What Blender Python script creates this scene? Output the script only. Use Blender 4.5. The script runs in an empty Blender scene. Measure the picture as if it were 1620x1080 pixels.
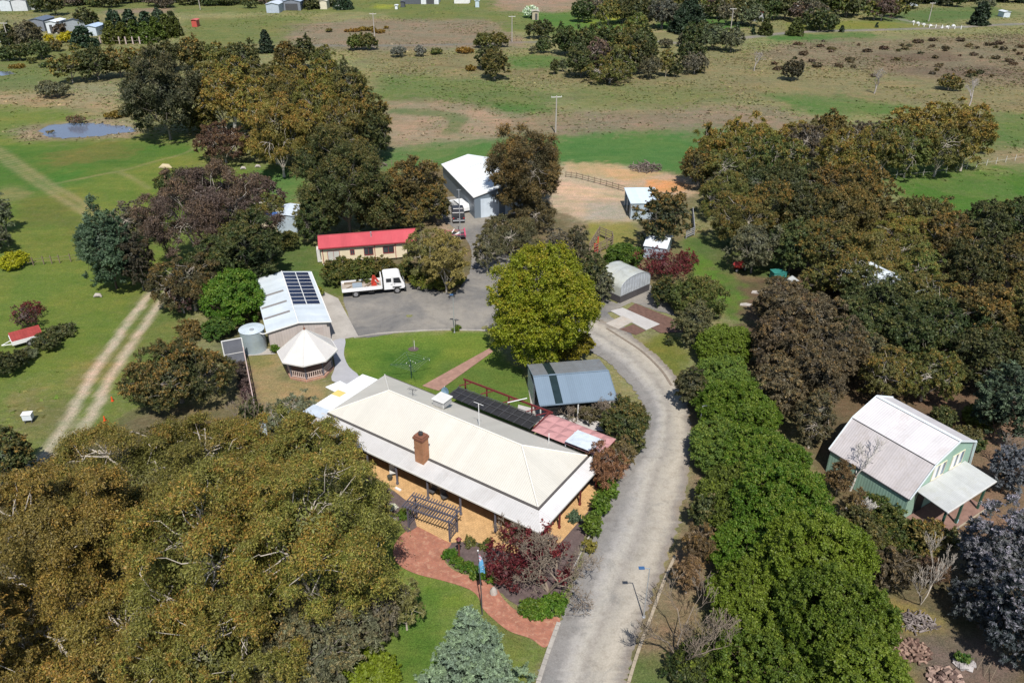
import bpy, math, random
import numpy as np
from mathutils import Vector, Matrix
R_ = math.radians
sc = bpy.context.scene
# ---------------------------------------------------------------- camera, sky, sun, exposure
CH, CP, CF = 45.0, R_(30.0), 1260.0          # camera height, pitch down, focal length in photo pixels
cam_d = bpy.data.cameras.new("camera"); cam = bpy.data.objects.new("camera", cam_d); sc.collection.objects.link(cam)
cam.location = (0, 0, CH); cam.rotation_euler = (R_(60.0), 0, 0)
cam_d.sensor_width = 36; cam_d.lens = 36 * CF / 1620; cam_d.clip_end = 6000; cam_d.clip_start = 0.5
sc.camera = cam
SUN_EL = 56.0
world = bpy.data.worlds.new("World"); sc.world = world; world.use_nodes = True
wn = world.node_tree.nodes; wl = world.node_tree.links
bg = wn["Background"]; sky = wn.new("ShaderNodeTexSky"); sky.sky_type = 'NISHITA'; sky.sun_disc = False
sky.sun_elevation = R_(SUN_EL); sky.sun_rotation = R_(173); sky.air_density = 1.0; sky.dust_density = 0.6
wl.new(sky.outputs[0], bg.inputs[0]); bg.inputs[1].default_value = 0.1
sun_d = bpy.data.lights.new("sun", 'SUN'); sun_d.energy = 4.7; sun_d.angle = R_(0.53); sun_d.color = (1.0, 0.955, 0.89)
sun = bpy.data.objects.new("sun", sun_d); sc.collection.objects.link(sun); sun.rotation_euler = (R_(90 - SUN_EL), 0, R_(6.8)); sun.location = (0, -50, 120)
sc.view_settings.view_transform = 'Standard'; sc.view_settings.look = 'None'; sc.view_settings.exposure = 0.2; sc.view_settings.gamma = 1.0
sc.render.engine = 'CYCLES'
sc.cycles.max_bounces = 5; sc.cycles.diffuse_bounces = 3; sc.cycles.transmission_bounces = 3; sc.cycles.transparent_max_bounces = 4
sc.cycles.caustics_reflective = False; sc.cycles.caustics_refractive = False
rnd = random.Random(7)

def W(px, py, z=0.0):
    "a point of the photograph carried onto the level plane z"
    u = (px - 810) / CF; v = (540 - py) / CF
    dy = math.cos(CP) + v * math.sin(CP); dz = -math.sin(CP) + v * math.cos(CP)
    t = (z - CH) / dz
    return Vector((u * t, dy * t, z))
def dist(p): return (Vector((0, 0, CH)) - Vector(p)).length
def proj_depth(p): return p[1] * math.cos(CP) - (p[2] - CH) * math.sin(CP)

# ---------------------------------------------------------------- materials
def newmat(name):
    m = bpy.data.materials.new(name); m.use_nodes = True
    return m, m.node_tree.nodes, m.node_tree.links, m.node_tree.nodes["Principled BSDF"]
def nn(N, t, **kw):
    n = N.new(t)
    for k, v in kw.items():
        if k in n.inputs.keys(): n.inputs[k].default_value = v
        else: setattr(n, k, v)
    return n
def mixc(N, L, fac, a, b, mode='MIX'):
    n = N.new("ShaderNodeMix"); n.data_type = 'RGBA'; n.blend_type = mode
    for s, v in ((0, fac), (6, a), (7, b)):
        if isinstance(v, (int, float)): n.inputs[s].default_value = v
        elif isinstance(v, (tuple, list)): n.inputs[s].default_value = (*v[:3], 1)
        else: L.new(v, n.inputs[s])
    return n.outputs[2]
def math_(N, L, op, a, b=None, clamp=False):
    n = N.new("ShaderNodeMath"); n.operation = op; n.use_clamp = clamp
    for i, v in enumerate((a, b)):
        if v is None: continue
        if isinstance(v, (int, float)): n.inputs[i].default_value = v
        else: L.new(v, n.inputs[i])
    return n.outputs[0]
def ramp(N, L, fac, lo, hi, a=0.0, b=1.0):
    n = N.new("ShaderNodeMapRange"); L.new(fac, n.inputs[0])
    n.inputs[1].default_value = lo; n.inputs[2].default_value = hi; n.inputs[3].default_value = a; n.inputs[4].default_value = b
    return n.outputs[0]
def noise(N, L, vec, scale, detail=4, rough=0.6, dist_=0.0):
    n = nn(N, "ShaderNodeTexNoise"); n.inputs["Scale"].default_value = scale; n.inputs["Detail"].default_value = detail
    n.inputs["Roughness"].default_value = rough; n.inputs["Distortion"].default_value = dist_
    if vec is not None: L.new(vec, n.inputs["Vector"])
    return n.outputs[0]
MATS = {}
def mat(name, col, rough=0.6, metal=0.0, var=0.18, nscale=1.2, corr=None, cpitch=0.2, bump=0.0, spec=0.4, alpha=1.0, trans=0.0, streak=None, stain=None, stain_amt=0.35, fine=True):
    """plain surface with uneven colour; corr = 'x'/'y'/'z' adds corrugation running across that local axis"""
    if name in MATS: return MATS[name]
    m, N, L, P = newmat(name)
    tc = N.new("ShaderNodeTexCoord"); v = tc.outputs["Object"]
    f1 = noise(N, L, v, nscale, 5, 0.65)
    c = mixc(N, L, 1.0, col, (1, 1, 1), 'MULTIPLY')
    k = ramp(N, L, f1, 0.25, 0.75, 1 - var, 1 + var * 0.6)
    kk = N.new("ShaderNodeCombineColor"); [L.new(k, kk.inputs[i]) for i in range(3)]
    c = mixc(N, L, 1.0, c, kk.outputs[0], 'MULTIPLY')
    if fine:
        f2 = noise(N, L, v, nscale * 14, 3, 0.7); k2 = ramp(N, L, f2, 0.3, 0.7, 1 - var * .5, 1 + var * .4)
        k3 = N.new("ShaderNodeCombineColor"); [L.new(k2, k3.inputs[i]) for i in range(3)]
        c = mixc(N, L, 1.0, c, k3.outputs[0], 'MULTIPLY')
    if stain:
        f3 = noise(N, L, v, nscale * 0.9, 6, 0.75, 0.6); c = mixc(N, L, math_(N, L, 'MULTIPLY', ramp(N, L, f3, 0.5, 0.7), stain_amt), c, stain)
    h = None
    if corr:
        sp = N.new("ShaderNodeSeparateXYZ"); L.new(v, sp.inputs[0]); ax = sp.outputs["xyz".index(corr)]
        h = math_(N, L, 'SINE', math_(N, L, 'MULTIPLY', ax, 2 * math.pi / cpitch))
        hh = ramp(N, L, h, -1, 1, 0.90 if 'cream' in name else 0.94, 1.02); k4 = N.new("ShaderNodeCombineColor"); [L.new(hh, k4.inputs[i]) for i in range(3)]  # rib troughs darkened in the colour, standing in for their shade
        c = mixc(N, L, 1.0, c, k4.outputs[0], 'MULTIPLY')
        # sheet joints every 0.76 m show as slightly different sheets
        fl = math_(N, L, 'FLOOR', math_(N, L, 'DIVIDE', ax, 0.76)); wnz = N.new("ShaderNodeTexWhiteNoise"); wnz.noise_dimensions = '1D'; L.new(fl, wnz.inputs["W"])
        k5 = ramp(N, L, wnz.outputs[0], 0, 1, 0.965 if 'cream' in name else 0.93, 1.02); k6 = N.new("ShaderNodeCombineColor"); [L.new(k5, k6.inputs[i]) for i in range(3)]
        c = mixc(N, L, 1.0, c, k6.outputs[0], 'MULTIPLY')
    L.new(c, P.inputs["Base Color"])
    if h is not None or bump:
        b = N.new("ShaderNodeBump"); b.inputs["Distance"].default_value = 0.02 if h is not None else 0.03; b.inputs["Strength"].default_value = 0.5 if h is not None else bump
        if h is not None: b.inputs['Strength'].default_value = 0.22
        L.new(h if h is not None else f1, b.inputs["Height"]); L.new(b.outputs[0], P.inputs["Normal"])
    P.inputs["Roughness"].default_value = rough; P.inputs["Metallic"].default_value = metal; P.inputs["Specular IOR Level"].default_value = spec
    if alpha < 1: P.inputs["Alpha"].default_value = alpha
    if trans: P.inputs["Transmission Weight"].default_value = trans
    MATS[name] = m; return m
def brickmat(name, c1, c2, mortar, scale=1.0, bw=0.23, bh=0.075, rot=0.0, rough=0.85, patch=None):
    if name in MATS: return MATS[name]
    m, N, L, P = newmat(name)
    tc = N.new("ShaderNodeTexCoord"); mp = N.new("ShaderNodeMapping"); mp.inputs["Rotation"].default_value = (0, 0, rot) if not isinstance(rot, tuple) else rot
    L.new(tc.outputs["Object"], mp.inputs[0])
    b = N.new("ShaderNodeTexBrick"); L.new(mp.outputs[0], b.inputs["Vector"]); b.inputs["Color1"].default_value = (*c1, 1); b.inputs["Color2"].default_value = (*c2, 1); b.inputs["Mortar"].default_value = (*mortar, 1)
    b.inputs["Scale"].default_value = 1.0; b.inputs["Brick Width"].default_value = bw; b.inputs["Row Height"].default_value = bh; b.inputs["Mortar Size"].default_value = 0.012; b.inputs["Bias"].default_value = -0.1
    f = noise(N, L, tc.outputs["Object"], 1.3, 6, 0.7); k = ramp(N, L, f, 0.3, 0.7, 0.72, 1.15); kc = N.new("ShaderNodeCombineColor"); [L.new(k, kc.inputs[i]) for i in range(3)]
    c = mixc(N, L, 1.0, b.outputs[0], kc.outputs[0], 'MULTIPLY')
    if patch:
        f2 = noise(N, L, tc.outputs["Object"], 2.6, 6, 0.8, 0.8); c = mixc(N, L, ramp(N, L, f2, 0.52, 0.66, 0, 0.75), c, patch)
    L.new(c, P.inputs["Base Color"]); P.inputs["Roughness"].default_value = rough; P.inputs["Specular IOR Level"].default_value = 0.2
    MATS[name] = m; return m
def leafmat(name, tip, twig_rand=0.5, transl=0.22, rough=0.55):
    """leaf colour = the crown's own colour, turned to the young-growth colour towards the outside of clumps"""
    m, N, L, P = newmat(name)
    oi = N.new("ShaderNodeObjectInfo"); at = N.new("ShaderNodeAttribute"); at.attribute_name = "lv"
    s = N.new("ShaderNodeSeparateColor"); L.new(at.outputs["Color"], s.inputs[0])
    r, g, b = s.outputs[0], s.outputs[1], s.outputs[2]
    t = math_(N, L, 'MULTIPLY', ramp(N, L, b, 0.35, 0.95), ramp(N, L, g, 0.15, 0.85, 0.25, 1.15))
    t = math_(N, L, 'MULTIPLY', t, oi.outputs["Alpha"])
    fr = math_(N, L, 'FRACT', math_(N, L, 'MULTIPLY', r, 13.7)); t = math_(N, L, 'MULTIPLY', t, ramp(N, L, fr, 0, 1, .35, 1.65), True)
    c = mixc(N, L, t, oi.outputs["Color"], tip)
    # whole sprays older or younger, and leaf to leaf variation
    c = mixc(N, L, ramp(N, L, g, 0.0, 1.0, 0.0, 0.5), c, mixc(N, L, 1.0, c, (1.25, 1.3, 1.0), 'MULTIPLY'))
    k = ramp(N, L, r, 0, 1, 1 - twig_rand, 1 + twig_rand * 0.9); kc = N.new("ShaderNodeCombineColor"); [L.new(k, kc.inputs[i]) for i in range(3)]
    c = mixc(N, L, 1.0, c, kc.outputs[0], 'MULTIPLY')
    L.new(c, P.inputs["Base Color"]); P.inputs["Roughness"].default_value = rough; P.inputs["Specular IOR Level"].default_value = 0.35
    tr = N.new("ShaderNodeBsdfTranslucent"); L.new(mixc(N, L, 1.0, c, (1.2, 1.35, 0.7), 'MULTIPLY'), tr.inputs[0])
    mx = N.new("ShaderNodeMixShader"); mx.inputs[0].default_value = transl
    L.new(P.outputs[0], mx.inputs[1]); L.new(tr.outputs[0], mx.inputs[2])
    out = [n for n in N if n.type == 'OUTPUT_MATERIAL'][0]; L.new(mx.outputs[0], out.inputs[0])
    return m
def glassmat(name, col=(0.03, 0.035, 0.04), rough=0.08):
    if name in MATS: return MATS[name]
    m, N, L, P = newmat(name); tc = N.new("ShaderNodeTexCoord"); f = noise(N, L, tc.outputs["Object"], 0.8, 2)
    L.new(mixc(N, L, ramp(N, L, f, 0.35, 0.65), col, tuple(x * 2.2 for x in col)), P.inputs["Base Color"])
    P.inputs["Roughness"].default_value = rough; P.inputs["Specular IOR Level"].default_value = 0.8; MATS[name] = m; return m

# ---------------------------------------------------------------- mesh building
def tag(o, label=None, cat=None, group=None, kind=None):
    if label: o["label"] = label
    if cat: o["category"] = cat
    if group: o["group"] = group
    if kind: o["kind"] = kind
    return o
class MB:
    "collects boxes, bars, tubes and sheets; build() links them as ONE mesh object"
    def __init__(s): s.v = []; s.f = []; s.sm = []
    def add(s, vs, fs, smooth=False):
        o = len(s.v); s.v += [tuple(v) for v in vs]; s.f += [tuple(i + o for i in f) for f in fs]; s.sm += [smooth] * len(fs); return s
    def box(s, x0, x1, y0, y1, z0, z1, M=None):
        vs = [Vector(p) for p in ((x0, y0, z0), (x1, y0, z0), (x1, y1, z0), (x0, y1, z0), (x0, y0, z1), (x1, y0, z1), (x1, y1, z1), (x0, y1, z1))]
        if M: vs = [M @ v for v in vs]
        return s.add(vs, [(3, 2, 1, 0), (4, 5, 6, 7), (0, 1, 5, 4), (1, 2, 6, 5), (2, 3, 7, 6), (3, 0, 4, 7)])
    def slab(s, top, t):
        "a solid panel: polygon top (any plane) with thickness t straight down"
        n = len(top); vs = [Vector(p) for p in top] + [Vector(p) - Vector((0, 0, t)) for p in top]
        fs = [tuple(range(n)), tuple(range(2 * n - 1, n - 1, -1))] + [(i, i + n, (i + 1) % n + n, (i + 1) % n) for i in range(n)]
        return s.add(vs, fs)
    def bar(s, a, b, w, h=None):
        a = Vector(a); b = Vector(b); d = (b - a); h = h or w
        up = Vector((0, 0, 1)) if abs(d.normalized().z) < 0.95 else Vector((0, 1, 0))
        x = d.cross(up).normalized() * w / 2; y = x.cross(d).normalized() * h / 2
        vs = [a - x - y, a + x - y, a + x + y, a - x + y, b - x - y, b + x - y, b + x + y, b - x + y]
        return s.add(vs, [(0, 1, 2, 3), (7, 6, 5, 4), (0, 4, 5, 1), (1, 5, 6, 2), (2, 6, 7, 3), (3, 7, 4, 0)])
    def tube(s, pts, rs, n=8, cap=True, smooth=True):
        pts = [Vector(p) for p in pts]; rs = rs if isinstance(rs, (list, tuple)) else [rs] * len(pts); vs = []; fs = []
        for i, p in enumerate(pts):
            d = (pts[min(i + 1, len(pts) - 1)] - pts[max(i - 1, 0)]).normalized()
            up = Vector((0, 0, 1)) if abs(d.z) < 0.9 else Vector((1, 0, 0)); x = d.cross(up).normalized(); y = x.cross(d)
            for k in range(n):
                a = 2 * math.pi * k / n; vs.append(p + (x * math.cos(a) + y * math.sin(a)) * rs[i])
        for i in range(len(pts) - 1):
            for k in range(n): fs.append((i * n + k, i * n + (k + 1) % n, (i + 1) * n + (k + 1) % n, (i + 1) * n + k))
        s.add(vs, fs, smooth)
        if cap: s.add(vs[:n], [tuple(range(n - 1, -1, -1))]); s.add(vs[-n:], [tuple(range(n))])
        return s
    def cyl(s, c, r, z0, z1, n=24, r2=None):
        return s.tube([(c[0], c[1], z0), (c[0], c[1], z1)], [r, r if r2 is None else r2], n)
    def build(s, name, m, parent=None, loc=None, rz=0, bevel=0, smooth=None):
        me = bpy.data.meshes.new(name); me.from_pydata(s.v, [], s.f); me.update()
        me.polygons.foreach_set("use_smooth", s.sm)
        o = bpy.data.objects.new(name, me); sc.collection.objects.link(o); me.materials.append(m)
        if parent: o.parent = parent
        if loc is not None: o.location = loc; o.rotation_euler = (0, 0, rz)
        if bevel:
            b = o.modifiers.new("bevel", 'BEVEL'); b.width = bevel; b.segments = 2; b.limit_method = 'ANGLE'
        return o
def empty(name, loc, rz=0, label=None, cat=None, group=None):
    o = bpy.data.objects.new(name, None); sc.collection.objects.link(o); o.location = loc; o.rotation_euler = (0, 0, rz)
    o.empty_display_size = 0.3; return tag(o, label, cat, group)
def kids(o, pool=None): return [c for c in bpy.data.objects if c.parent == o]
def copy_tree(o, table, parent=None):
    c = o.copy(); sc.collection.objects.link(c); c.parent = parent
    for ch in table.get(o.name, []): copy_tree(ch, table, c)
    return c
def kid_table():
    t = {}
    for c in bpy.data.objects:
        if c.parent: t.setdefault(c.parent.name, []).append(c)
    return t
def spline(pts, n=8, closed=True):
    P = [Vector((p[0], p[1], 0)) for p in pts]; out = []; m = len(P)
    for i in range(m if closed else m - 1):
        p0, p1, p2, p3 = (P[(i + k) % m] if closed else P[min(max(i + k, 0), m - 1)] for k in (-1, 0, 1, 2))
        for k in range(n):
            t = k / n
            out.append(0.5 * ((2 * p1) + (-p0 + p2) * t + (2 * p0 - 5 * p1 + 4 * p2 - p3) * t * t + (-p0 + 3 * p1 - 3 * p2 + p3) * t ** 3))
    if not closed: out.append(P[-1].copy())
    return out
def gpoly(px): return [(W(x, y).x, W(x, y).y) for x, y in px]
def sheet(name, pts, z, m, smooth_n=0, jag=0.0, kind='structure', label=None, seed=1, thick=0.0):
    "a ground sheet from world points, edge roughened by jag metres"
    pts = spline(pts, smooth_n) if smooth_n else [Vector((p[0], p[1], 0)) for p in pts]
    r = random.Random(seed)
    if jag:
        q = []
        for i, p in enumerate(pts):
            nx = pts[(i + 1) % len(pts)]; d = nx - p; k = max(1, int(d.length / 0.35)); nrm = Vector((-d.y, d.x, 0)).normalized()
            for j in range(k): q.append(p + d * (j / k) + nrm * r.gauss(0, jag))
        pts = q
    me = bpy.data.meshes.new(name); n = len(pts)
    vs = [(p.x, p.y, z) for p in pts]; fs = [tuple(range(n))]
    if thick:
        vs += [(p.x, p.y, z - thick) for p in pts]; fs += [(i, i + n, (i + 1) % n + n, (i + 1) % n) for i in range(n)]
    me.from_pydata(vs, [], fs); me.update(); me.materials.append(m)
    if me.polygons[0].normal.z < 0: me.flip_normals()
    o = bpy.data.objects.new(name, me); sc.collection.objects.link(o); tag(o, label, None, None, kind); return o
# ---------------------------------------------------------------- the ground, one sheet out to the horizon
def hash2(ix, iy, s):
    n = (ix * 374761393 + iy * 668265263 + s * 974634777) & 0x7fffffff
    n = ((n ^ (n >> 13)) * 1274126177) & 0x7fffffff
    return ((n ^ (n >> 16)) & 0xffff) / 65535.0
def vnoise(x, y, sc_, seed):
    x = x / sc_; y = y / sc_; ix = np.floor(x).astype(np.int64); iy = np.floor(y).astype(np.int64); fx = x - ix; fy = y - iy
    fx = fx * fx * (3 - 2 * fx); fy = fy * fy * (3 - 2 * fy)
    a = hash2(ix, iy, seed); b = hash2(ix + 1, iy, seed); c = hash2(ix, iy + 1, seed); d = hash2(ix + 1, iy + 1, seed)
    return (a * (1 - fx) + b * fx) * (1 - fy) + (c * (1 - fx) + d * fx) * fy
def fnoise(x, y, s, seed, o=4):
    t = 0; a = 1; n = 0
    for k in range(o): t = t + a * vnoise(x, y, s / 2 ** k, seed + k * 17); n += a; a *= 0.55
    return t / n
def inpoly(x, y, poly):
    ins = np.zeros(x.shape, bool); n = len(poly)
    for i in range(n):
        x1, y1 = poly[i]; x2, y2 = poly[(i + 1) % n]
        if y1 == y2: continue
        c = ((y1 > y) != (y2 > y)) & (x < (x2 - x1) * (y - y1) / (y2 - y1) + x1); ins ^= c
    return ins
def axis(lo, hi, fine_lo, fine_hi, step, grow, mx):
    a = list(np.arange(fine_lo, fine_hi, step)); s = step; v = a[-1]
    while v < hi: s = min(s * grow, mx) if v < fine_hi * 3.2 else s * 1.3; v += s; a.append(v)
    s = step; v = a[0]; pre = []
    while v > lo: s = min(s * grow, mx) if v > -300 else s * 1.3; v -= s; pre.append(v)
    return np.array(pre[::-1] + a)
gx = axis(-3500, 3500, -62, 70, 0.45, 1.02, 1.5); gy = axis(-120, 4500, 18, 125, 0.45, 1.012, 1.6)
GX, GY = np.meshgrid(gx, gy); x = GX.ravel(); y = GY.ravel()
# pasture colours (real-world reflectances)
PAST = (.168, .172, .074); DRY = (.205, .160, .100); GREEN = (.105, .148, .028); LUSH = (.062, .136, .036); MID = (.108, .135, .040)
BROWN = (.175, .145, .098); TAN = (.255, .195, .115); EARTH = (.37, .295, .205); RUST = (.46, .23, .085); FLOOR = (.095, .066, .042); MULCH = (.085, .058, .045)
YEL = (.30, .30, .03); OCH = (.20, .16, .045); LAWN = (.108, .165, .028)
col = np.empty((x.size, 4), np.float32); col[:, :3] = PAST; col[:, 3] = 0.75
base = fnoise(x, y, 30, 5)[:, None]; col[:, :3] = col[:, :3] * (0.8 + 0.4 * base)
PAINT = [  # photo outline, colour, tussock amount, warp metres
 ([(-600, 22), (600, 20), (780, -2), (-600, -6)], MID, .3, 6),
 ([(600, 36), (800, 50), (940, 62), (1010, 50), (930, 0), (620, 0)], MID, .25, 6),
 ([(280, 30), (500, 25), (480, 60), (420, 70), (300, 75)], MID, .3, 5),
 ([(-500, 75), (120, 75), (300, 85), (100, 130), (-500, 125)], MID, .4, 5),
 ([(460, 40), (560, 30), (780, 30), (800, 52), (850, 75), (600, 82), (450, 72)], BROWN, .6, 4),
 ([(560, 80), (1100, 90), (1620, 60), (2200, 50), (2200, 190), (1500, 200), (1000, 140), (600, 110)], (.165, .150, .072), .7, 6),
 ([(1230, 62), (2200, 48), (2200, 145), (1560, 132), (1400, 118), (1200, 90)], (.150, .125, .080), 1.0, 6),
 ([(1380, 85), (1520, 80), (1500, 95), (1390, 100)], (.10, .072, .05), .7, 4), ([(1400, 108), (1560, 104), (1640, 118), (1450, 120)], (.10, .075, .055), .8, 5),
 ([(590, 115), (760, 125), (860, 140), (900, 155), (830, 170), (600, 160)], (.085, .130, .036), .45, 4),
 ([(800, 85), (900, 90), (900, 108), (800, 108)], (.07, .130, .032), .3, 4),
 ([(900, 135), (1150, 140), (1180, 165), (900, 168)], (.115, .135, .048), .5, 5),
 ([(1200, 145), (1340, 150), (1440, 165), (1480, 185), (1300, 185), (1230, 165)], (.065, .128, .03), .3, 4),
 ([(1480, 185), (1620, 180), (1900, 200), (1900, 235), (1560, 240)], (.08, .13, .035), .3, 4),
 ([(590, 165), (700, 160), (830, 180), (1000, 174), (1200, 166), (1320, 192), (1240, 210), (900, 215), (840, 215), (760, 228), (600, 236)], BROWN, .45, 3),
 ([(600, 168), (690, 166), (790, 178), (830, 200), (760, 222), (640, 234), (600, 230)], (.255, .20, .135), .35, 3),
 ([(612, 171), (680, 172), (735, 182), (742, 192), (726, 212), (700, 212), (712, 192), (700, 184), (610, 180)], (.095, .130, .05), .2, .8),
 ([(770, 162), (860, 166), (880, 176), (800, 178)], (.045, .120, .022), .2, 1.5),
 ([(560, 240), (700, 224), (900, 213), (1110, 204), (1260, 206), (1300, 290), (1100, 284), (1000, 278), (900, 262), (700, 262), (560, 280)], LUSH, .06, 2.0),
 ([(1380, 262), (1620, 262), (2000, 262), (2000, 370), (1560, 352), (1500, 345), (1420, 320)], (.055, .125, .02), .12, 2.5),
 ([(1590, 232), (1700, 235), (1700, 262), (1560, 262)], (.2, .17, .1), .3, 2),
 # plough land, flowers, road far off
 ([(780, -6), (930, -6), (930, 10), (880, 22), (790, 16)], (.235, .175, .125), .2, 3),
 ([(820, 20), (985, 18), (985, 50), (940, 52), (840, 36)], (.06, .135, .026), .2, 3), ([(925, 20), (983, 26), (980, 33), (930, 28)], YEL, .2, 2.5), ([(920, 33), (972, 36), (960, 41), (925, 37)], (.2, .23, .03), .2, 2.5), ([(590, 6), (625, 8), (620, 14), (590, 13)], (.22, .25, .03), .2, 2.5),
 ([(1040, 26), (1110, 24), (1190, 40), (1150, 50), (1040, 48)], (.05, .125, .024), .2, 3), ([(1390, 20), (1560, 8), (1620, 22), (1500, 36), (1400, 36)], (.07, .12, .035), .3, 3), ([(1240, 36), (1390, 32), (1480, 44), (1300, 50), (1240, 48)], (.13, .15, .03), .3, 2.5),
 ([(1200, 54), (1385, 52), (1390, 60), (1215, 66)], (.045, .12, .025), .2, 3),
 ([(160, 16), (270, 12), (275, 20), (165, 22)], (.2, .155, .11), .3, 2),
 # left paddock
 ([(-700, 160), (100, 160), (112, 170), (190, 206), (300, 212), (335, 255), (480, 262), (480, 305), (250, 470), (330, 560), (230, 660), (100, 720), (-300, 760), (-700, 500)], GREEN, .12, 1.5),
 ([(-300, 230), (190, 228), (300, 216), (300, 240), (180, 270), (80, 300), (-300, 330)], (.060, .125, .022), .08, 2),
 ([(60, 290), (140, 250), (180, 240), (120, 290), (80, 310)], (.05, .13, .022), .05, 1.5), ([(-200, 285), (60, 292), (80, 300), (-200, 305)], (.06, .13, .024), .05, 1.5),
 ([(60, 240), (170, 225), (240, 232), (200, 250), (90, 265)], (.115, .120, .030), .2, 2.5), ([(90, 350), (230, 330), (250, 400), (120, 380)], (.10, .118, .027), .2, 3), ([(20, 300), (120, 320), (150, 350), (40, 360)], (.095, .115, .025), .2, 3),
 ([(0, 296), (52, 302), (45, 312), (0, 322)], (.16, .165, .06), .2, 1), ([(-100, 140), (110, 150), (190, 165), (185, 178), (110, 168), (-100, 165)], TAN, .4, 2),
 ([(110, 130), (190, 130), (200, 160), (120, 165)], (.20, .19, .11), .6, 2),
 ([(10, 205), (60, 195), (190, 184), (235, 204), (210, 218), (120, 220), (40, 222)], (.20, .17, .11), .6, 1.2),
 ([(-100, 118), (60, 120), (90, 138), (-100, 150)], (.09, .13, .045), .3, 3),
 ([(100, 600), (150, 560), (200, 520), (215, 540), (160, 600), (120, 625)], (.15, .145, .05), .3, 1), ([(10, 620), (60, 610), (70, 650), (20, 660)], (.17, .15, .06), .4, 1.2), ([(20, 650), (110, 640), (110, 700), (20, 690)], (.13, .115, .05), .4, 1.5),
 ([(215, 460), (300, 470), (310, 520), (240, 600), (200, 640)], (.105, .135, .035), .15, 1), ([(345, 500), (410, 470), (410, 640), (350, 640)], (.10, .10, .05), .2, 1),
 # homestead ground
 ([(640, 262), (1090, 276), (1110, 300), (1080, 370), (1010, 440), (900, 460), (680, 470), (480, 430), (470, 400), (660, 380), (690, 300)], (.125, .105, .058), .3, 1),
 ([(470, 365), (520, 400), (560, 470), (500, 470), (440, 400)], (.085, .125, .030), .1, .8), ([(400, 375), (480, 380), (520, 440), (440, 470), (400, 430)], (.07, .115, .03), .2, 1),
 ([(400, 270), (480, 260), (480, 315), (440, 320)], LUSH, .1, 1.5),
 ([(885, 258), (985, 262), (1100, 285), (1120, 300), (1060, 320), (1040, 356), (930, 352), (885, 335), (860, 300)], EARTH, .05, 1.2),
 ([(890, 255), (960, 258), (1000, 272), (960, 280), (900, 272)], (.38, .27, .15), .1, 1), ([(1020, 284), (1075, 288), (1100, 298), (1060, 306), (1015, 300)], RUST, .0, 1), ([(955, 268), (1030, 268), (1050, 276), (1000, 286), (960, 280)], (.40, .27, .14), .1, 1), ([(925, 318), (990, 320), (985, 347), (920, 346)], (.30, .27, .22), .05, 1.2),
 ([(690, 310), (765, 310), (790, 350), (740, 372), (700, 370)], (.27, .215, .15), .1, .8),
 ([(928, 350), (1008, 349), (1012, 402), (962, 408), (930, 392)], (.18, .18, .045), .05, .5), ([(930, 390), (972, 402), (968, 430), (930, 430)], (.2, .16, .09), .1, .5),
 ([(1010, 330), (1085, 330), (1120, 420), (1060, 480), (980, 470)], (.15, .125, .065), .2, 1),
 ([(1078, 372), (1112, 374), (1140, 415), (1180, 430), (1230, 452), (1215, 492), (1165, 505), (1120, 480), (1100, 430), (1080, 400)], (.075, .145, .022), .05, .7),
 ([(1150, 412), (1240, 420), (1235, 448), (1170, 444)], (.24, .15, .09), .1, .8), ([(1190, 470), (1235, 464), (1220, 505), (1180, 500)], (.24, .2, .13), .2, .8),
 ([(1175, 380), (1700, 330), (2300, 360), (2300, 1400), (1500, 1400), (1390, 1000), (1330, 800), (1180, 520)], FLOOR, .1, 2),
 ([(1080, 380), (1180, 340), (1260, 400), (1230, 440), (1150, 430)], (.07, .1, .03), .2, 1),
 ([(1370, 900), (1420, 880), (1480, 940), (1560, 1040), (1570, 1100), (1400, 1120), (1400, 1000)], (.125, .10, .055), .3, 1), ([(1395, 950), (1440, 955), (1500, 990), (1480, 1010), (1420, 1000), (1400, 980)], (.25, .19, .055), .2, .6), ([(1380, 925), (1400, 930), (1405, 960), (1385, 950)], (.25, .19, .08), .2, .5), ([(1450, 1010), (1560, 1000), (1620, 1070), (1560, 1100), (1440, 1080)], (.13, .10, .085), .1, .6), ([(1415, 1050), (1450, 1050), (1460, 1110), (1420, 1110)], (.17, .15, .05), .1, .6),
 ([(1540, 620), (1700, 620), (1700, 900), (1540, 860), (1545, 790)], (.165, .115, .075), .1, .8), ([(1470, 690), (1540, 690), (1560, 740), (1530, 760)], (.13, .1, .06), .1, .8), ([(1440, 560), (1560, 640), (1545, 700), (1400, 610)], (.13, .085, .055), .1, .8),
 # hedge foot and drive verges
 ([(1000, 540), (1060, 560), (1110, 620), (1130, 760), (1130, 900), (1060, 1130), (960, 1130), (1000, 1000), (1060, 880), (1095, 740), (1080, 640), (1050, 580)], (.17, .125, .08), .2, .5),
 ([(985, 1040), (1050, 1030), (1070, 1100), (980, 1120)], (.075, .115, .03), .1, .5), ([(1010, 545), (1060, 520), (1095, 560), (1080, 600), (1040, 575)], (.125, .135, .03), .05, .5),
 # lawns round the house
 ([(543, 535), (640, 526), (770, 524), (800, 560), (860, 640), (840, 680), (640, 620), (560, 600), (545, 570)], LAWN, .0, .3), ([(600, 560), (700, 550), (680, 600), (620, 600)], (.055, .115, .02), .0, 1),
 ([(700, 570), (830, 575), (850, 640), (780, 650), (690, 620)], (.085, .135, .028), .0, .6),
 ([(388, 562), (440, 556), (450, 600), (520, 610), (500, 660), (410, 670), (395, 600)], (.235, .19, .095), .05, .5), ([(390, 562), (430, 558), (440, 575), (400, 582)], (.14, .15, .05), .0, .6),
 ([(372, 560), (390, 560), (415, 660), (400, 672), (385, 650)], (.075, .05, .055), .0, .2),
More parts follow.
